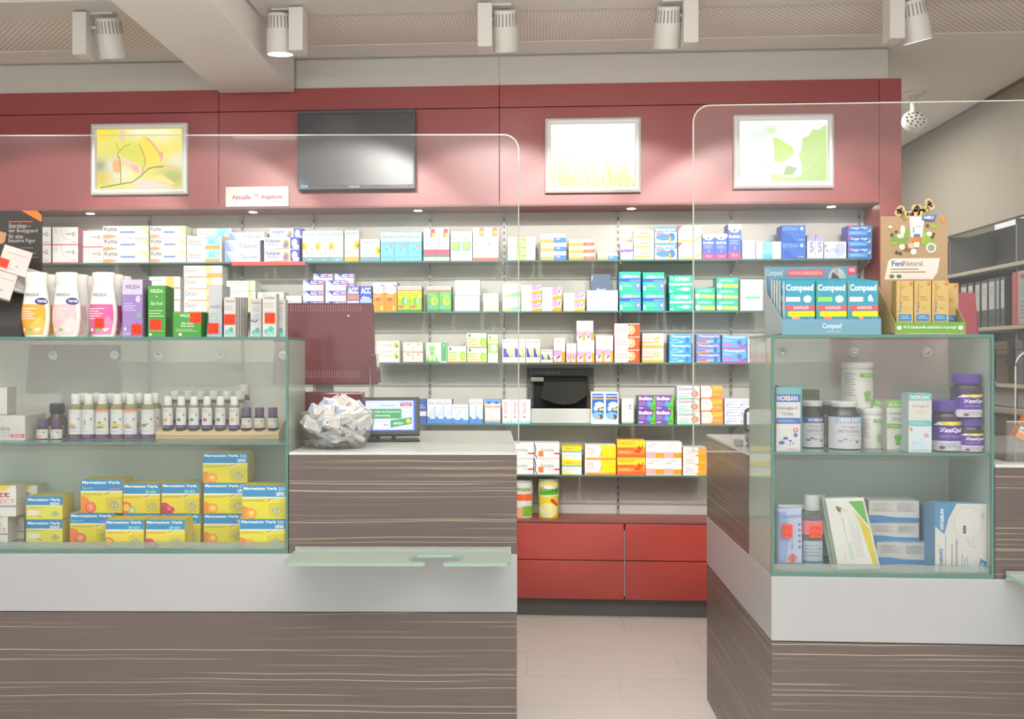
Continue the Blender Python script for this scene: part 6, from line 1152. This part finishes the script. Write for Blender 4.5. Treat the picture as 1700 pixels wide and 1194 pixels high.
jar(1604, 0, .041, .126, 'purple sleep gummy bottle balanced on the small jar', 'zzc', '3d2c48', '5a3896', zq(), neck=.8, capr=.9, capf=.78, sh_=.68, hi=.6, z=Z2 + .0985, d=.062, rz=.15)

# ---- lower right case
des('mask', 'd0cbca', '5a90bc', '5f92b8', PG('4a84b4', (0, 1), (.42, 1), (.26, .78), (.18, .55), (0, .66)), PG('4a84b4', (.84, 0), (1, 0), (1, .15), (.88, .2)), T('HYGISUN', .1, .62, .17, .92, 'd8e4ec', 2, 1), T('FFP2-MASKE', .08, .0, .15, .34, '5a88b8', 1.8, 1), R(.2, .02, .212, .53, '6a94bc'), T('Medizinprodukt', .3, .02, .36, .4, 'a09c9a', .8, 1), T('Atemschutzmaske', .38, .02, .44, .48, 'a09c9a', .8, 1), E(.64, .72, .28, .24, 'c4bfbe'), E(.64, .72, .265, .225, 'd2cdcc'), S('bcb6b4', .012, (.6, .5), (.7, .36), (.78, .36), (.72, .5)), R(.54, .56, .6, .68, '7a5a7a'), T('CE', .9, .78, .95, .86, '9aa4ac', .6, 1), VL(.5, .02, .66, .26, 3, '8aa8c8'), T('FFP2', .88, .02, .95, .13, 'dce6ee', 1, 1))
des('glove', 'cdc9c7', 'b4b0b0', 'c0bfc4', PG('3f86c4', (.0, 0), (.5, .03), (1, .02), (1, .22), (.5, .25), (.25, .33), (0, .34)), *LN(.08, .5, .46, .9, 6, 'a09a9a'), *LN(.56, .5, .9, .9, 6, 'a09a9a'))
a = boxes(RF, .11, Z3, 1455, 1543, 901, 'glove', 'white glove box with blue wave, lowest of three', jit=False, dep=.09, name='glove_box')[0]
b = boxes(RF, .12, top(a), 1444, 1526, 868.5, 'glove', 'white glove box with blue wave, middle of three', jit=False, dep=.09, name='glove_box')[0]
boxes(RF, .12, top(b), 1442, 1526, 831, 'glove', 'white glove box with blue wave, topmost of three', jit=False, dep=.09, name='glove_box')
for i, (x0, x1, dd, nm) in enumerate(((1552, 1638, .03, 'front'), (1543, 1628, .073, 'second'), (1536, 1620, .116, 'rearmost'))):
    boxes(RF, dd, Z3, x0, x1, 836 + i * 1.5, 'mask', 'blue and white respirator mask carton, %s of three' % nm, jit=False, dep=.04, name='mask_box')
# sterile mask pouches, leaning
def leaning(name, pts_px, d0, d1, th, ds, base, lab, cat, mat_=PRINT):
    """flat pouch with corners read in the photo; bottom at depth d0, top at depth d1"""
    bl, br, tr, tl = pts_px
    P_ = [Vector(RF.w(*((lambda h_: (h_[0], dd, h_[1]))(RF.hit(x, y, dd))))) for (x, y), dd in ((bl, d0), (br, d0), (tr, d1), (tl, d1))]
    n = (P_[1] - P_[0]).cross(P_[3] - P_[0]).normalized()
    f = lambda u, v, e: tuple((P_[0] * (1 - u) + P_[1] * u) * (1 - v) + (P_[3] * (1 - u) + P_[2] * u) * v + n * e)
    p = Pk(); a = [f(u, v, 0) for u, v in ((0, 0), (1, 0), (1, 1), (0, 1))]; b = [f(u, v, -th) for u, v in ((0, 0), (1, 0), (1, 1), (0, 1))]
    ms = [f(u, v, th * .5) for u, v in ((.06, .05), (.94, .05), (.94, .95), (.06, .95))]
    p.face(b[::-1], base)
    for i in range(4): j = (i + 1) % 4; p.face([a[i], b[i], b[j], a[j]], tuple(x * .85 for x in lin(base))); p.face([a[i], a[j], ms[j], ms[i]], base)
    p.face(ms, base)
    g = lambda u, v, e: f(.06 + .88 * u, .05 + .9 * v, th * .5 + e); p.print(ds, g)
    o = bpy.data.objects.new(name, p.mesh(name, mat_)); link(o); return tag(o, lab, cat)
pdes = [PG('5aa444', (.58, 1), (1, 1), (1, .62)), PG('c8b42a', (.66, .86), (.8, .5), (.88, 0), (1, 0), (1, .56)), PG('d0cecb', (.5, 1), (.66, .9), (.78, .6), (.8, .3), (.76, .0), (.3, 0), (.3, 1)), PG('6a6668', (.18, .94), (.34, .9), (.28, .82), (.2, .86)), E(.4, .86, .1, .04, 'd8c0a8'), VL(.3, .1, .42, .4, 3, '7ab06a'), VL(.46, .12, .72, .75, 6, 'b4b2b4'), R(.3, .4, .31, .74, '8ab07a'), PG('e0b890', (.12, .12), (.18, .2), (.16, .08))]
for i in range(3):
    k = 2 - i
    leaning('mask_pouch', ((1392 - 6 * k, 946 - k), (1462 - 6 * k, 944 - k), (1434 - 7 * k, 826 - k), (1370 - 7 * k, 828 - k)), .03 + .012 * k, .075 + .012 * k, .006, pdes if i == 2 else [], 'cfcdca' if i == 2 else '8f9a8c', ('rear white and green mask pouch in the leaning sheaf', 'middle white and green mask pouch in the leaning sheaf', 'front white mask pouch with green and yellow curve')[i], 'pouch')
wd = [PG('8fa4d8', (0, 0), (.3, 0), (.45, .5), (.3, 1), (0, 1)), T('2in1', .5, .25, .62, .42, '6a86c8', 1.2, 1), T('SAGROTAN', .52, .02, .62, .16, '6a5a94', 1, 1), E(.58, .08, .2, .09, 'e0705a'), T('SAGROTAN', .54, .0, .64, .18, '6a5a94', 1.4, 1)] + [E(.9, .3 + .11 * i, .07, .03, '7a70b4') for i in range(5)] + [R(.72, .25, .74, .8, 'a4b4dc'), R(0, .88, 1, .93, '8898c0')]
o = leaning('wet_wipe_pack', ((1290, 938), (1332, 938), (1331, 843), (1290, 845)), .05, .06, .02, wd, 'b4bcd8', 'lilac wet wipe pack with price sticker in the left corner', 'pouch', PLAST)
sp = sticker(o, .03, .04, Vector(RF.w(RF.X(1306, .045), .038, RF.Z(1306, 893, .045))), '3,45')
leaning('wet_wipe_pack', ((1291, 930), (1336, 930), (1335, 838), (1291, 838)), .085, .095, .02, [R(0, .9, 1, .97, '7a8f80')], 'c0c4c8', 'second wet wipe pack standing right behind the first', 'pouch', PLAST)
# micellar water bottles
GLB = glass_mat('clear_bottle', 'c9cfd4', .8, .05, .25, 'a4acb2')
for px, dd, lab in ((1351, .055, 'clear cleansing water bottle with pink label and price sticker'), (1364, .13, 'clear cleansing water bottle standing behind the priced one')):
    ww = .032; hh = RF.Z(px, 823, dd) - Z3; x0 = RF.X(px, dd)
    r = empty('cleansing_bottle', RF.w(x0, dd + .02, Z3), 0, lab, 'bottle')
    MB().lathe([(ww * .95, 0), (ww, .004), (ww, hh * .72), (ww * .9, hh * .77), (ww * .6, hh * .785)], 24, 0, .62).build('body', GLB, r, smooth=True)
    MB().lathe([(ww * .66, hh * .785), (ww * .68, hh * .8), (ww * .68, hh * .99), (ww * .62, hh)], 24, 0, .8).build('cap', mat('clear_cap', 'b4b8b8', .2, spec=.7) if 'clear_cap' not in bpy.data.materials else bpy.data.materials['clear_cap'], r, smooth=True)
    p = Pk(); mk = prof_fn([(ww, 0), (ww, hh)], .62, .8); p.print([R(.02, .62, .98, .88, 'd8747c'), R(.1, .12, .9, .5, 'a8b4c0'), R(.02, .02, .98, .1, '5a9ac0'), T('VICHY', .2, .9, .8, .99, '7a6a70', .8), LN(.15, .2, .85, .45, 4, '8a94a0')], mk(0, hh * .74), 12, 1); link(bpy.data.objects.new('label_print', p.mesh('label_print', PLAST)), r)
    if dd < .1: sticker(r, .036, .036, (.004, -ww * .62 - .002, hh * .42), '5,95')

# ================================================================== THINGS ON THE COUNTERS
# bowl of samples
bz = TOP + .0005; bd = .14; bs = LF.X(561, bd); BR = .122; BH = .118
bw_ = empty('glass_bowl', LF.w(bs, bd, bz), LB, 'clear glass bowl heaped with samples on the left counter', 'bowl')
BOWLG = glass_mat('bowl_glass', 'fafbfb', .9, .02, .05, 'd8dcd8')
pr = [(.066, 0), (.072, .002), (.096, .018), (.113, .045), (BR - .001, .082), (BR, BH), (BR - .003, BH), (BR - .004, .082), (.109, .046), (.092, .021), (.06, .005)]
MB().lathe(pr, 40).build('vessel', BOWLG, bw_, smooth=True)
MB().tube([((BR - .002) * math.cos(2 * math.pi * i / 40), (BR - .002) * math.sin(2 * math.pi * i / 40), BH) for i in range(40)], .002, 6, closed=True).build('rim', PEDGE, bw_, smooth=True)
des('samp', 'e6e3e0', 'd8d4d0', 'e8e5e2', LN(.15, .3, .8, .7, 2, 'b8a8b0'), R(.0, 0, .18, 1, 'dcd8d4'), R(.84, .1, .95, .9, 'aebfd4'))
des('samp2', 'e6e2df', 'cfcbc8', 'e4e1de', LN(.1, .25, .7, .75, 3, 'd4b8b8'), R(.84, .1, .9, .9, 'd8c4b8'))
des('samp3', 'e0ddda', 'd0cccA', 'e0dcdc', LN(.1, .3, .8, .7, 2, '8a8a92'), PG('a4b8d8', (0, 0), (.3, 0), (.15, 1), (0, 1)))
rs = random.Random(11); placed = []
def tube_mesh(k):
    p = Pk(); c = ('eceae8', 'e2e6ea', 'eae6e2')[k]; n = 12; L = .07; r0 = .0115
    vs = []; prof = [(r0, r0, 0), (r0, r0, .012), (r0 * .98, r0 * .9, .03), (r0 * 1.15, r0 * .45, .055), (r0 * 1.3, .001, L)]
    for a, b, z in prof:
        for i in range(n): t = 2 * math.pi * i / n; vs.append((a * math.cos(t), b * math.sin(t), z - L / 2))
    p.faces(vs, [(j * n + i, j * n + (i + 1) % n, (j + 1) * n + (i + 1) % n, (j + 1) * n + i) for j in range(4) for i in range(n)] + [tuple(range(n - 1, -1, -1))], c)
    lathe_pk(p, [(.0105, -L / 2 - .014), (.0108, -L / 2 - .001)], 'e2e0de', 1, 12)
    lathe_pk(p, [(.0055, -L / 2 - .0146), (.0055, -L / 2 - .0139)], '9a9896', 1, 10)
    p.print([LN(.2, .3, .8, .5, 2, '8a8c98')], lambda u, v, e: ((u - .5) * .016, -.0118 - e, (v - .5) * L * .8)); me = p.mesh('sample_tube', PLAST); return smooth(me)
TM = [tube_mesh(i) for i in range(3)]
def okp(x, y, z, m): return all((x - a) ** 2 + (y - b) ** 2 + ((z - c) * 1.15) ** 2 > m * m for a, b, c in placed)
n = 0
for tries in range(9000):
    if n >= 96: break
    z = rs.uniform(.02, .146); Rm = .062 + .038 * min(1, z / .05) - (max(0, z - .09) * 1.1); Rm = max(.02, Rm); a_ = rs.uniform(0, 2 * math.pi); q = math.sqrt(rs.random()) * Rm
    x, y = q * math.cos(a_), q * math.sin(a_)
    if not okp(x, y, z, .028): continue
    placed.append((x, y, z)); n += 1
    if z > .075:
        k = rs.choice(('samp', 'samp2', 'samp3')); o = bpy.data.objects.new('sample_carton', pack_mesh(k, .056, .018, .032)); link(o); lab = 'small white sample carton heaped high in the glass bowl'; g = 'sample cartons in the bowl'
        rot = (rs.uniform(-.7, .5), rs.uniform(-.9, .9), rs.uniform(-.8, .8))
        off = Matrix.Rotation(rot[2], 3, 'Z') @ Matrix.Rotation(rot[1], 3, 'Y') @ Matrix.Rotation(rot[0], 3, 'X') @ Vector((0, 0, -.017))
    else:
        o = bpy.data.objects.new('sample_tube', TM[n % 3]); link(o); lab = 'small white sample tube low in the glass bowl'; g = 'sample tubes in the bowl'
        rot = (rs.uniform(.9, 2.2) * rs.choice((1, 1, -1)), rs.uniform(-.3, .3), rs.uniform(-1.2, 1.2)); off = Vector((0, 0, 0))
        x *= .7; y *= .7
    c = Vector(LF.w(bs, bd, bz)); o.location = c + LF.e * x + LF.n * y + UP * (z + .006) + off; o.rotation_euler = rot; o['label'] = lab; o['category'] = 'sample'; o['group'] = g

# customer touch screen
ts = empty('touch_screen', LF.w(LF.X(648, .36), .36, TOP), LB + .12, 'small black customer screen showing a green advert beside the bowl', 'screen')
MB().prism([(-.1, -.045), (.095, -.045), (.105, -.02), (.1, .06), (-.1, .06)], .0005, .009).build('base', BLACK, ts, bevel=.002)
for x in (-.045, .012): MB().box(x - .007, x + .007, -.005, .012, .008, .05).build('post', BLACK, ts)
cs = MB(); cs.M = Matrix.Translation((0, -.01, .022)) @ Matrix.Rotation(math.radians(-17), 4, 'X')
cs.box(-.106, .106, -.006, .016, 0, .142); cs.build('casing', DARK, ts, bevel=.005)
p = Pk(); f = lambda u, v, e: tuple(cs.M @ Vector(((u - .5) * .18, -.0062 - e, .017 + v * .112)))
p.print([R(0, 0, 1, 1, '2a6ae8'), R(.01, .03, .96, .99, 'dfe8fb'), R(.05, .4, .72, .72, '38a860'), T('Ibuprofen bei Symptomen', .09, .58, .69, .66, 'e8f8ec', 1), T('bei Zahnzündung', .12, .45, .5, .54, 'e8f8ec', 1), T('Lotio-classic', .28, .8, .58, .88, '8fb4e8', .6), R(.7, .8, .93, .87, 'e03a50'), R(.7, .87, .93, .94, '8a3aa8'), T('BESONDERS', .71, .88, .92, .93, 'f4e8f4', 1), T('SALE', .75, .81, .88, .86, 'f8e4e4', 1),
  PG('3aa868', (.5, .1), (.92, .22), (.93, .44), (.5, .34)), E(.86, .32, .05, .08, 'e8d44a'), T('aktiv', .56, .2, .76, .3, 'e8f8ec', 1), PG('f4f6fb', (.2, .08), (.5, .12), (.5, .34), (.2, .22)), T('duo', .36, .16, .46, .24, '6a8ac8', .8)], f)
link(bpy.data.objects.new('lit_display', p.mesh('lit_display', SCREEN)), ts)

# red monitors seen from behind
REDV = mat('vent_slot', 'a07876', .5)  # pale colour paints highlights onto the monitor's vent slots
def redmon(fr, x0, x1, y0, y1, d, lab, wing=False, rz=0, mt=REDB):
    s0, s1 = fr.X(x0, d), fr.X(x1, d); zt, zb = fr.Z((x0 + x1) / 2, y0, d), fr.Z((x0 + x1) / 2, y1, d); w = (s1 - s0) / 2; h = zt - zb
    r = empty('checkout_monitor', fr.w((s0 + s1) / 2, d, TOP), fr.a + rz, lab, 'monitor'); zb -= TOP
    m = MB(); a = .012
    m.add([(-w, 0, zb), (w + .012, 0, zb), (w, .035, zb + h), (-w, .035, zb + h), (-w, .05, zb), (w + .012, .05, zb), (w, .07, zb + h), (-w, .07, zb + h)], [(0, 1, 2, 3), (5, 4, 7, 6), (0, 4, 5, 1), (1, 5, 6, 2), (2, 6, 7, 3), (3, 7, 4, 0)]); m.build('back_shell', mt, r, bevel=.008)
    v = MB(); n = 34
    for i in range(n):
        x = -w * .93 + 2 * w * .86 * i / n
        v.add([(x, .029, zb + h * .89), (x + .0022, .029, zb + h * .89), (x + .0022, .0335, zb + h * .97), (x, .0335, zb + h * .97)], [(0, 1, 2, 3)])
        v.add([(x, -.0002, zb + h * .08), (x + .0022, -.0002, zb + h * .08), (x + .0022, .0055, zb + h * .17), (x, .0055, zb + h * .17)], [(0, 1, 2, 3)])
    v.build('vent_slots', REDV, r, kind='stuff')
    MB().box(-.035, .035, .035, .06, .01, zb + h * .3).build('stand', mat('stand_grey', 'b8b8b4', .4) if 'stand_grey' not in bpy.data.materials else bpy.data.materials['stand_grey'], r, bevel=.006)
    MB().prism([(-.1, -.02), (.1, -.02), (.11, .14), (-.11, .14)], .0008, .012).build('foot', bpy.data.materials['stand_grey'], r, bevel=.003)
    p = Pk(); p.print([E(0, 0, .004, .004, 'd8d8d8')], lambda u, q, e: (w * .5 + u, .0285 - e, zb + h * .84 + q)); link(bpy.data.objects.new('logo_dot', p.mesh('logo_dot', PRINT)), r)
    return r
redmon(LF, 452, 618, 502, 639, .56, 'dark red glossy checkout monitor seen from behind, near the bowl')
s0, s1 = LF.X(492, .5), LF.X(606, .5)
pr_ = empty('receipt_printer', LF.w((s0 + s1) / 2, .5, TOP), LB, 'dark red box-shaped receipt printer behind the sample bowl', 'printer')
hp = LF.Z(550, 650, .5) - TOP; MB().box(-(s1 - s0) / 2, (s1 - s0) / 2, -.075, -.0, .004, hp).build('housing', REDB, pr_, bevel=.007)
MB().box(-.04, .04, -.077, -.0755, hp * .55, hp * .62).build('paper_slot', DARK, pr_); MB().box(-(s1 - s0) / 2 + .01, (s1 - s0) / 2 - .01, -.07, -.005, .0005, .0045).build('foot', BLACK, pr_)
sd = empty('card_reader', LF.w(LF.X(614, .52), .52, TOP), LB, 'dark red slab-shaped card reader on a grey post right of monitor', 'card reader')
m = MB(); zA, zB = LF.Z(620, 639, .52) - TOP, LF.Z(620, 588, .52) - TOP; xo = LF.X(614, .52)
X_ = lambda px: LF.X(px, .52) - xo
m.add([(X_(616), 0, zA), (X_(628), 0, zA + .002), (X_(627), .0, zA + .03), (X_(624), 0, zB), (X_(613.5), 0, zB - .002), (X_(616), .09, zA), (X_(628), .09, zA + .002), (X_(627), .09, zA + .03), (X_(624), .09, zB), (X_(613.5), .09, zB - .002)], [(0, 1, 2, 3, 4), (9, 8, 7, 6, 5)] + [(i, (i + 1) % 5, 5 + (i + 1) % 5, 5 + i) for i in range(5)])
m.build('housing', REDB, sd, bevel=.003)
m = MB(); m.add([(X_(611), .02, .0), (X_(618.5), .02, .0), (X_(617), .02, zB - .01), (X_(613.2), .02, zB - .002), (X_(611), .05, .0), (X_(618.5), .05, .0), (X_(617), .05, zB - .01), (X_(613.2), .05, zB - .002)], [(0, 1, 2, 3), (7, 6, 5, 4), (0, 4, 5, 1), (1, 5, 6, 2), (2, 6, 7, 3), (3, 7, 4, 0)]); m.build('post', bpy.data.materials['stand_grey'], sd)
MB().box(-.03, .035, .0, .08, .0006, .008).build('foot', bpy.data.materials['stand_grey'], sd, bevel=.002)
redmon(LF, 40, 190, 572, 655, .5, 'dark red checkout monitor behind the left glass case', mt=REDB)
PINKR = mat('red_monitor_shell', 'a83a4c', .15, coat=.6)
redmon(RF, 1385, 1629, 485, 640, .5, 'raspberry red checkout monitor behind the right glass case', mt=PINKR)

# grey loop-handled scanners
def loop(fr, px, pw, y0, y1, d, lab):
    s0, s1 = fr.X(px, d), fr.X(px + pw, d); zt = fr.Z(px, y0, d) - TOP; w = (s1 - s0) / 2
    r = empty('scanner_stand', fr.w((s0 + s1) / 2, d, TOP), fr.a, lab, 'scanner')
    zb = zt * .45; P_ = []
    for cx_, cz_, a0 in ((w - .014, zt - .014, 0), (-w + .014, zt - .014, 90), (-w + .014, zb + .01, 180), (w - .014, zb + .01, 270)):
        P_ += [(cx_ + .014 * math.cos(math.radians(a0 + k * 22.5)), 0, cz_ + .014 * math.sin(math.radians(a0 + k * 22.5))) for k in range(5)]
    MB().tube(P_, .0055, 8, closed=True).build('handle_loop', GREYD, r, smooth=True)
    m = MB(); m.M = Matrix.Translation((0, 0, zb * .56)) @ Matrix.Rotation(math.pi / 2, 4, 'X'); m.lathe([(w * .8, -.016), (w * .95, -.012), (w * .95, .012), (w * .8, .016)], 26, 0, (zb * .5) / (w * .95)); m.build('body', mat('scanner_grey', '8d8d88', .4) if 'scanner_grey' not in bpy.data.materials else bpy.data.materials['scanner_grey'], r, smooth=True)
    m = MB(); m.M = Matrix.Translation((0, -.0165, zb * .56)) @ Matrix.Rotation(math.pi / 2, 4, 'X'); m.lathe([(w * .7, -.001), (w * .7, .001)], 26, 0, (zb * .38) / (w * .7)); m.build('window', DARK, r, smooth=True)
    MB().box(-w * .7, w * .7, -.03, .03, .0005, .008).build('foot', GREYD, r, bevel=.002)
    return r
loop(RF, 1237, 34, 680, 740, .45, 'grey loop-handled hand scanner in its stand on the right counter')
loop(LF, 105, 44, 633, 700, .42, 'grey loop-handled hand scanner behind the left glass case')
lp = empty('loose_card', RF.w(RF.X(1228, .48), .5, TOP), 0, 'small grey block lying beside the right scanner', 'card holder')
MB().box(-.012, .012, -.02, .02, .0005, .022).build('block', mat('block_grey', 'a29c9a', .5), lp, bevel=.002)

# clear tray with orange-blue cartons on the right counter
tx = RF.X(1653, .1) + .012
tr = empty('acrylic_bin', RF.w(tx + .15, .06, TOP), 0, 'clear acrylic bin full of orange and blue cartons, right frame edge', 'bin')
m = MB(); hgt = .145
m.box(-.15, .15, 0, .2, .0006, .004).box(-.15, .15, 0, .003, .004, hgt * .8).box(-.15, .15, .197, .2, .004, hgt).box(-.15, -.147, .003, .197, .004, hgt * .9).box(.147, .15, .003, .197, .004, hgt * .9)
m.build('shell', PLEXI, tr)
MB().box(-.15, .15, -.0005, .0035, hgt * .8, hgt * .8 + .0035).build('rim', PEDGE, tr)
des('bepa', 'f09a48', 'd87a3a', 'e8e0d8', R(0, .5, .6, 1, 'e8e4e0'), PG('3a78d8', (0, .7), (.3, 1), (.62, 1), (.4, .6)), T('Bepanthen', .3, .1, .92, .42, 'f8e8d8', 1), R(.9, 0, 1, 1, 'e86a3a'))
for i in range(6):
    k = i // 3; j = i % 3
    o = bpy.data.objects.new('ointment_box', pack_mesh('bepa', .13, .035, .034)); link(o)
    o.location = RF.w(tx + .085 + .04 * j * .6 + .03 * k, .085 + .055 * k, TOP + .045 + .036 * j - .008 * k); o.rotation_euler = (0, math.radians(27), 0)
    tag(o, 'orange and blue ointment carton tilted in the acrylic bin, %s row, %s' % (('front', 'rear')[k], ('bottom', 'middle', 'top')[j]), 'box')
o = empty('wire_hoop', RF.w(RF.X(1712, .4), .4, TOP), 0, 'white wire hoop stand at the right frame edge', 'stand')
hzt = RF.Z(1700, 583, .4) - TOP; P_ = [(-.05, 0, .001)] + [(-.05 + .05 - .05 * math.cos(math.radians(a)), 0, hzt - .05 + .05 * math.sin(math.radians(a))) for a in range(0, 181, 15)] + [(.05, 0, .001)]
MB().tube(P_, .003, 8).build('wire', mat('white_wire', 'cfcdc6', .4), o, smooth=True)
MB().box(-.07, .07, -.03, .03, .0004, .004).build('foot', bpy.data.materials['white_wire'], o)

# ================================================================== SHELVING ON THE RIGHT WALL
def onX(px, py, X):
    r = ray(px, py); t = (X - 0) / r.x; return t * r.y, H + t * r.z
SHB = mat('pale_shelf_board', 'aaa695', .6); XS_ = 2.76
zs1 = onX(1700, 432, XS_)[1]; zs2 = onX(1700, 539, XS_)[1]; zs0 = 2.15
SL = ('upper', 'middle', 'lower')
for i, z in enumerate((zs1, zs2, zs2 - .34)):
    o = empty('wall_shelf', (XS_, 4, z), 0, 'pale %s shelf board on the right side wall' % SL[i], 'shelf'); MB().box(0, .335, .4, 4.8, -.022, 0).build('board', SHB, o, bevel=.002)
for py_, nm in ((1680, 'near'), (1570, 'far')):
    yy = onX(py_, 500, XS_)[0]; o = empty('shelf_divider', (XS_, yy, 1.0), 0, 'grey upright divider between wall shelves, %s one' % nm, 'divider'); MB().box(.03, .335, 0, .018, .055, 1.149).build('board', mat('divider_grey', '77787a', .6) if 'divider_grey' not in bpy.data.materials else bpy.data.materials['divider_grey'], o)
BND = [(1582, 1592, 473, 'b8b8b4'), (1595, 1605, 471, 'bcbcb6'), (1607, 1615.5, 469, 'c0c0ba'), (1618.5, 1627, 467, 'b8b9b0'), (1629, 1639.5, 464.5, 'b6bab8'), (1641, 1652, 461.5, 'b4b6b2'), (1653, 1659.5, 460, '8fa4aa'), (1661, 1668, 458.5, 'babab2')]
ORDN = ('farthest', 'second', 'third', 'fourth', 'fifth', 'sixth', 'pale blue', 'nearest')
for i, (a, b, yt, c) in enumerate(BND):
    y1, _ = onX(a, 500, XS_ + .03); y0, zt = onX(b, yt, XS_ + .03); L = y1 - y0; hb = zt - zs2
    r = empty('ring_binder', (XS_ + .03, (y0 + y1) / 2, zs2), 0, 'grey ring binder with pale spine label on the side wall shelf, %s' % ORDN[i], 'binder')
    MB().box(0, .26, -L / 2 + .002, L / 2 - .002, .0005, hb).build('cover', mat('binder_grey', '5c5c5e', .5) if 'binder_grey' not in bpy.data.materials else bpy.data.materials['binder_grey'], r, bevel=.003)
    p = Pk(); g = lambda u, v, e: (-.0003 - e, L / 2 - .004 - (L - .008) * u, .02 + v * (hb - .04)); p.print([R(.04, .34, .96, 1, c), LN(.2, .7, .8, .9, 3, '8a8a86')], g); link(bpy.data.objects.new('spine_label', p.mesh('spine_label', PRINT)), r)
    m = MB(); m.M = Matrix.Translation((-.001, 0, .06)) @ Matrix.Rotation(-math.pi / 2, 4, 'Y'); m.lathe([(.014, 0), (.014, .002), (.009, .002)], 16); m.build('finger_ring', ALU, r, smooth=True)
y0, _ = onX(1690, 500, XS_); y1, zt = onX(1680, 453, XS_)
for i, (a, b, c, nm) in enumerate(((1680, 1687, 'b4606a', 'dark pink folder beside the binders'), (1687.5, 1690, 'cc7a4a', 'narrow orange folder beside the pink one'))):
    ya, _ = onX(a, 500, XS_); yb, _ = onX(b, 500, XS_); r = empty('folder', (XS_, (ya + yb) / 2, zs2), 0, nm, 'folder'); MB().box(0, .25, -(ya - yb) / 2 + .001, (ya - yb) / 2 - .001, .0005, zt - zs2).build('cover', mat('folder_' + ('pink', 'orange')[i], c, .5), r, bevel=.002)
ya, _ = onX(1691, 500, XS_); r = empty('poster', (XS_ - .002, ya - .12, zs2 + .002), 0, 'pale paper notice standing at the shelf front, right frame edge', 'poster')
p = Pk(); p.faces([(0, .118, 0), (0, -.12, 0), (0, -.12, zt - zs2), (0, .118, zt - zs2), (.003, .118, 0), (.003, -.12, 0), (.003, -.12, zt - zs2), (.003, .118, zt - zs2)], [(0, 1, 2, 3), (7, 6, 5, 4), (0, 4, 5, 1), (1, 5, 6, 2), (2, 6, 7, 3), (3, 7, 4, 0)], 'a8a8a8')
p.print([R(.1, .85, .9, .94, 'a85a60'), R(.1, .5, .9, .8, '96a4ac'), LN(.1, .1, .9, .45, 5, '7a7c84')], lambda u, v, e: (-e, .118 - .238 * u, v * (zt - zs2))); link(bpy.data.objects.new('sheet', p.mesh('sheet', PRINT)), r)
# boxes on the lower side shelves
for i, (px0, px1, yt, c, nm) in enumerate(((1652, 1674, 556, '6a5a4c', 'brown storage box below the binders'), (1685, 1700, 553, '66666a', 'grey storage box below the binders'), (1703, 1730, 554, '7a5a48', 'tan storage box below the binders, nearest'))):
    ya, _ = onX(px0, 560, XS_ + .02); yb, z = onX(px1, yt, XS_ + .02); zz = zs2 - .34
    r = empty('storage_box', (XS_ + .02, (ya + yb) / 2, zz), 0, nm, 'box'); m = MB(); L = (ya - yb) / 2 - .01
    m.box(0, .28, -L, L, .0005, .2).build('body', mat('storage_%d' % i, c, .6), r, bevel=.003); MB().box(-.004, .284, -L - .004, L + .004, .2, .25).build('lid', mat('storage_lid_%d' % i, c, .5), r, bevel=.003)
# wall socket with cable and a low dark cabinet in the side shelving
zz = zs2 - .36
ya, za = onX(1672, 590, XS_)
lw = empty('side_cabinet', (XS_, 4.6, 0), 0, 'grey-brown cabinet front under the side wall shelves', 'cabinet')
MB().box(0, .335, -.2, 4.2, .0, 1.02).build('body', mat('cab_grey', '55504e', .6), lw, bevel=.003)
MB().box(-.03, .335, -.2, 4.2, 1.021, 1.05).build('top', mat('cab_top', '9c9a94', .5), lw)
cb = empty('plug_cable', (XS_ - .03, ya, za), 0, 'dark plug with hanging cable by the side shelving', 'cable')
MB().box(0, .028, -.06, .07, -.02, .012).build('plug', mat('cable_dark', '3f3f42', .5), cb, bevel=.006)
MB().tube([(.01, .06, -.005), (.01, .11, -.01), (.01, .14, -.04), (.01, .14, -.09), (.01, .12, -.14), (.01, .1, -.19)], .006, 6).build('cable', bpy.data.materials['cable_dark'], cb, smooth=True)
bp = empty('grey_panel', (XS_ + .01, ya, 1.06), 0, 'pale grey backing panel behind the hanging cable', 'panel'); MB().box(.02, .05, -1.2, .6, -.005, .115).build('board', mat('panel_grey', '8f8b88', .6), bp)
# unseen fill light added to brighten the rear room
area('rear_room_fill', (1.6, 6.0, 2.86), (0, 0, 0), 1.2, 1.2, 48)
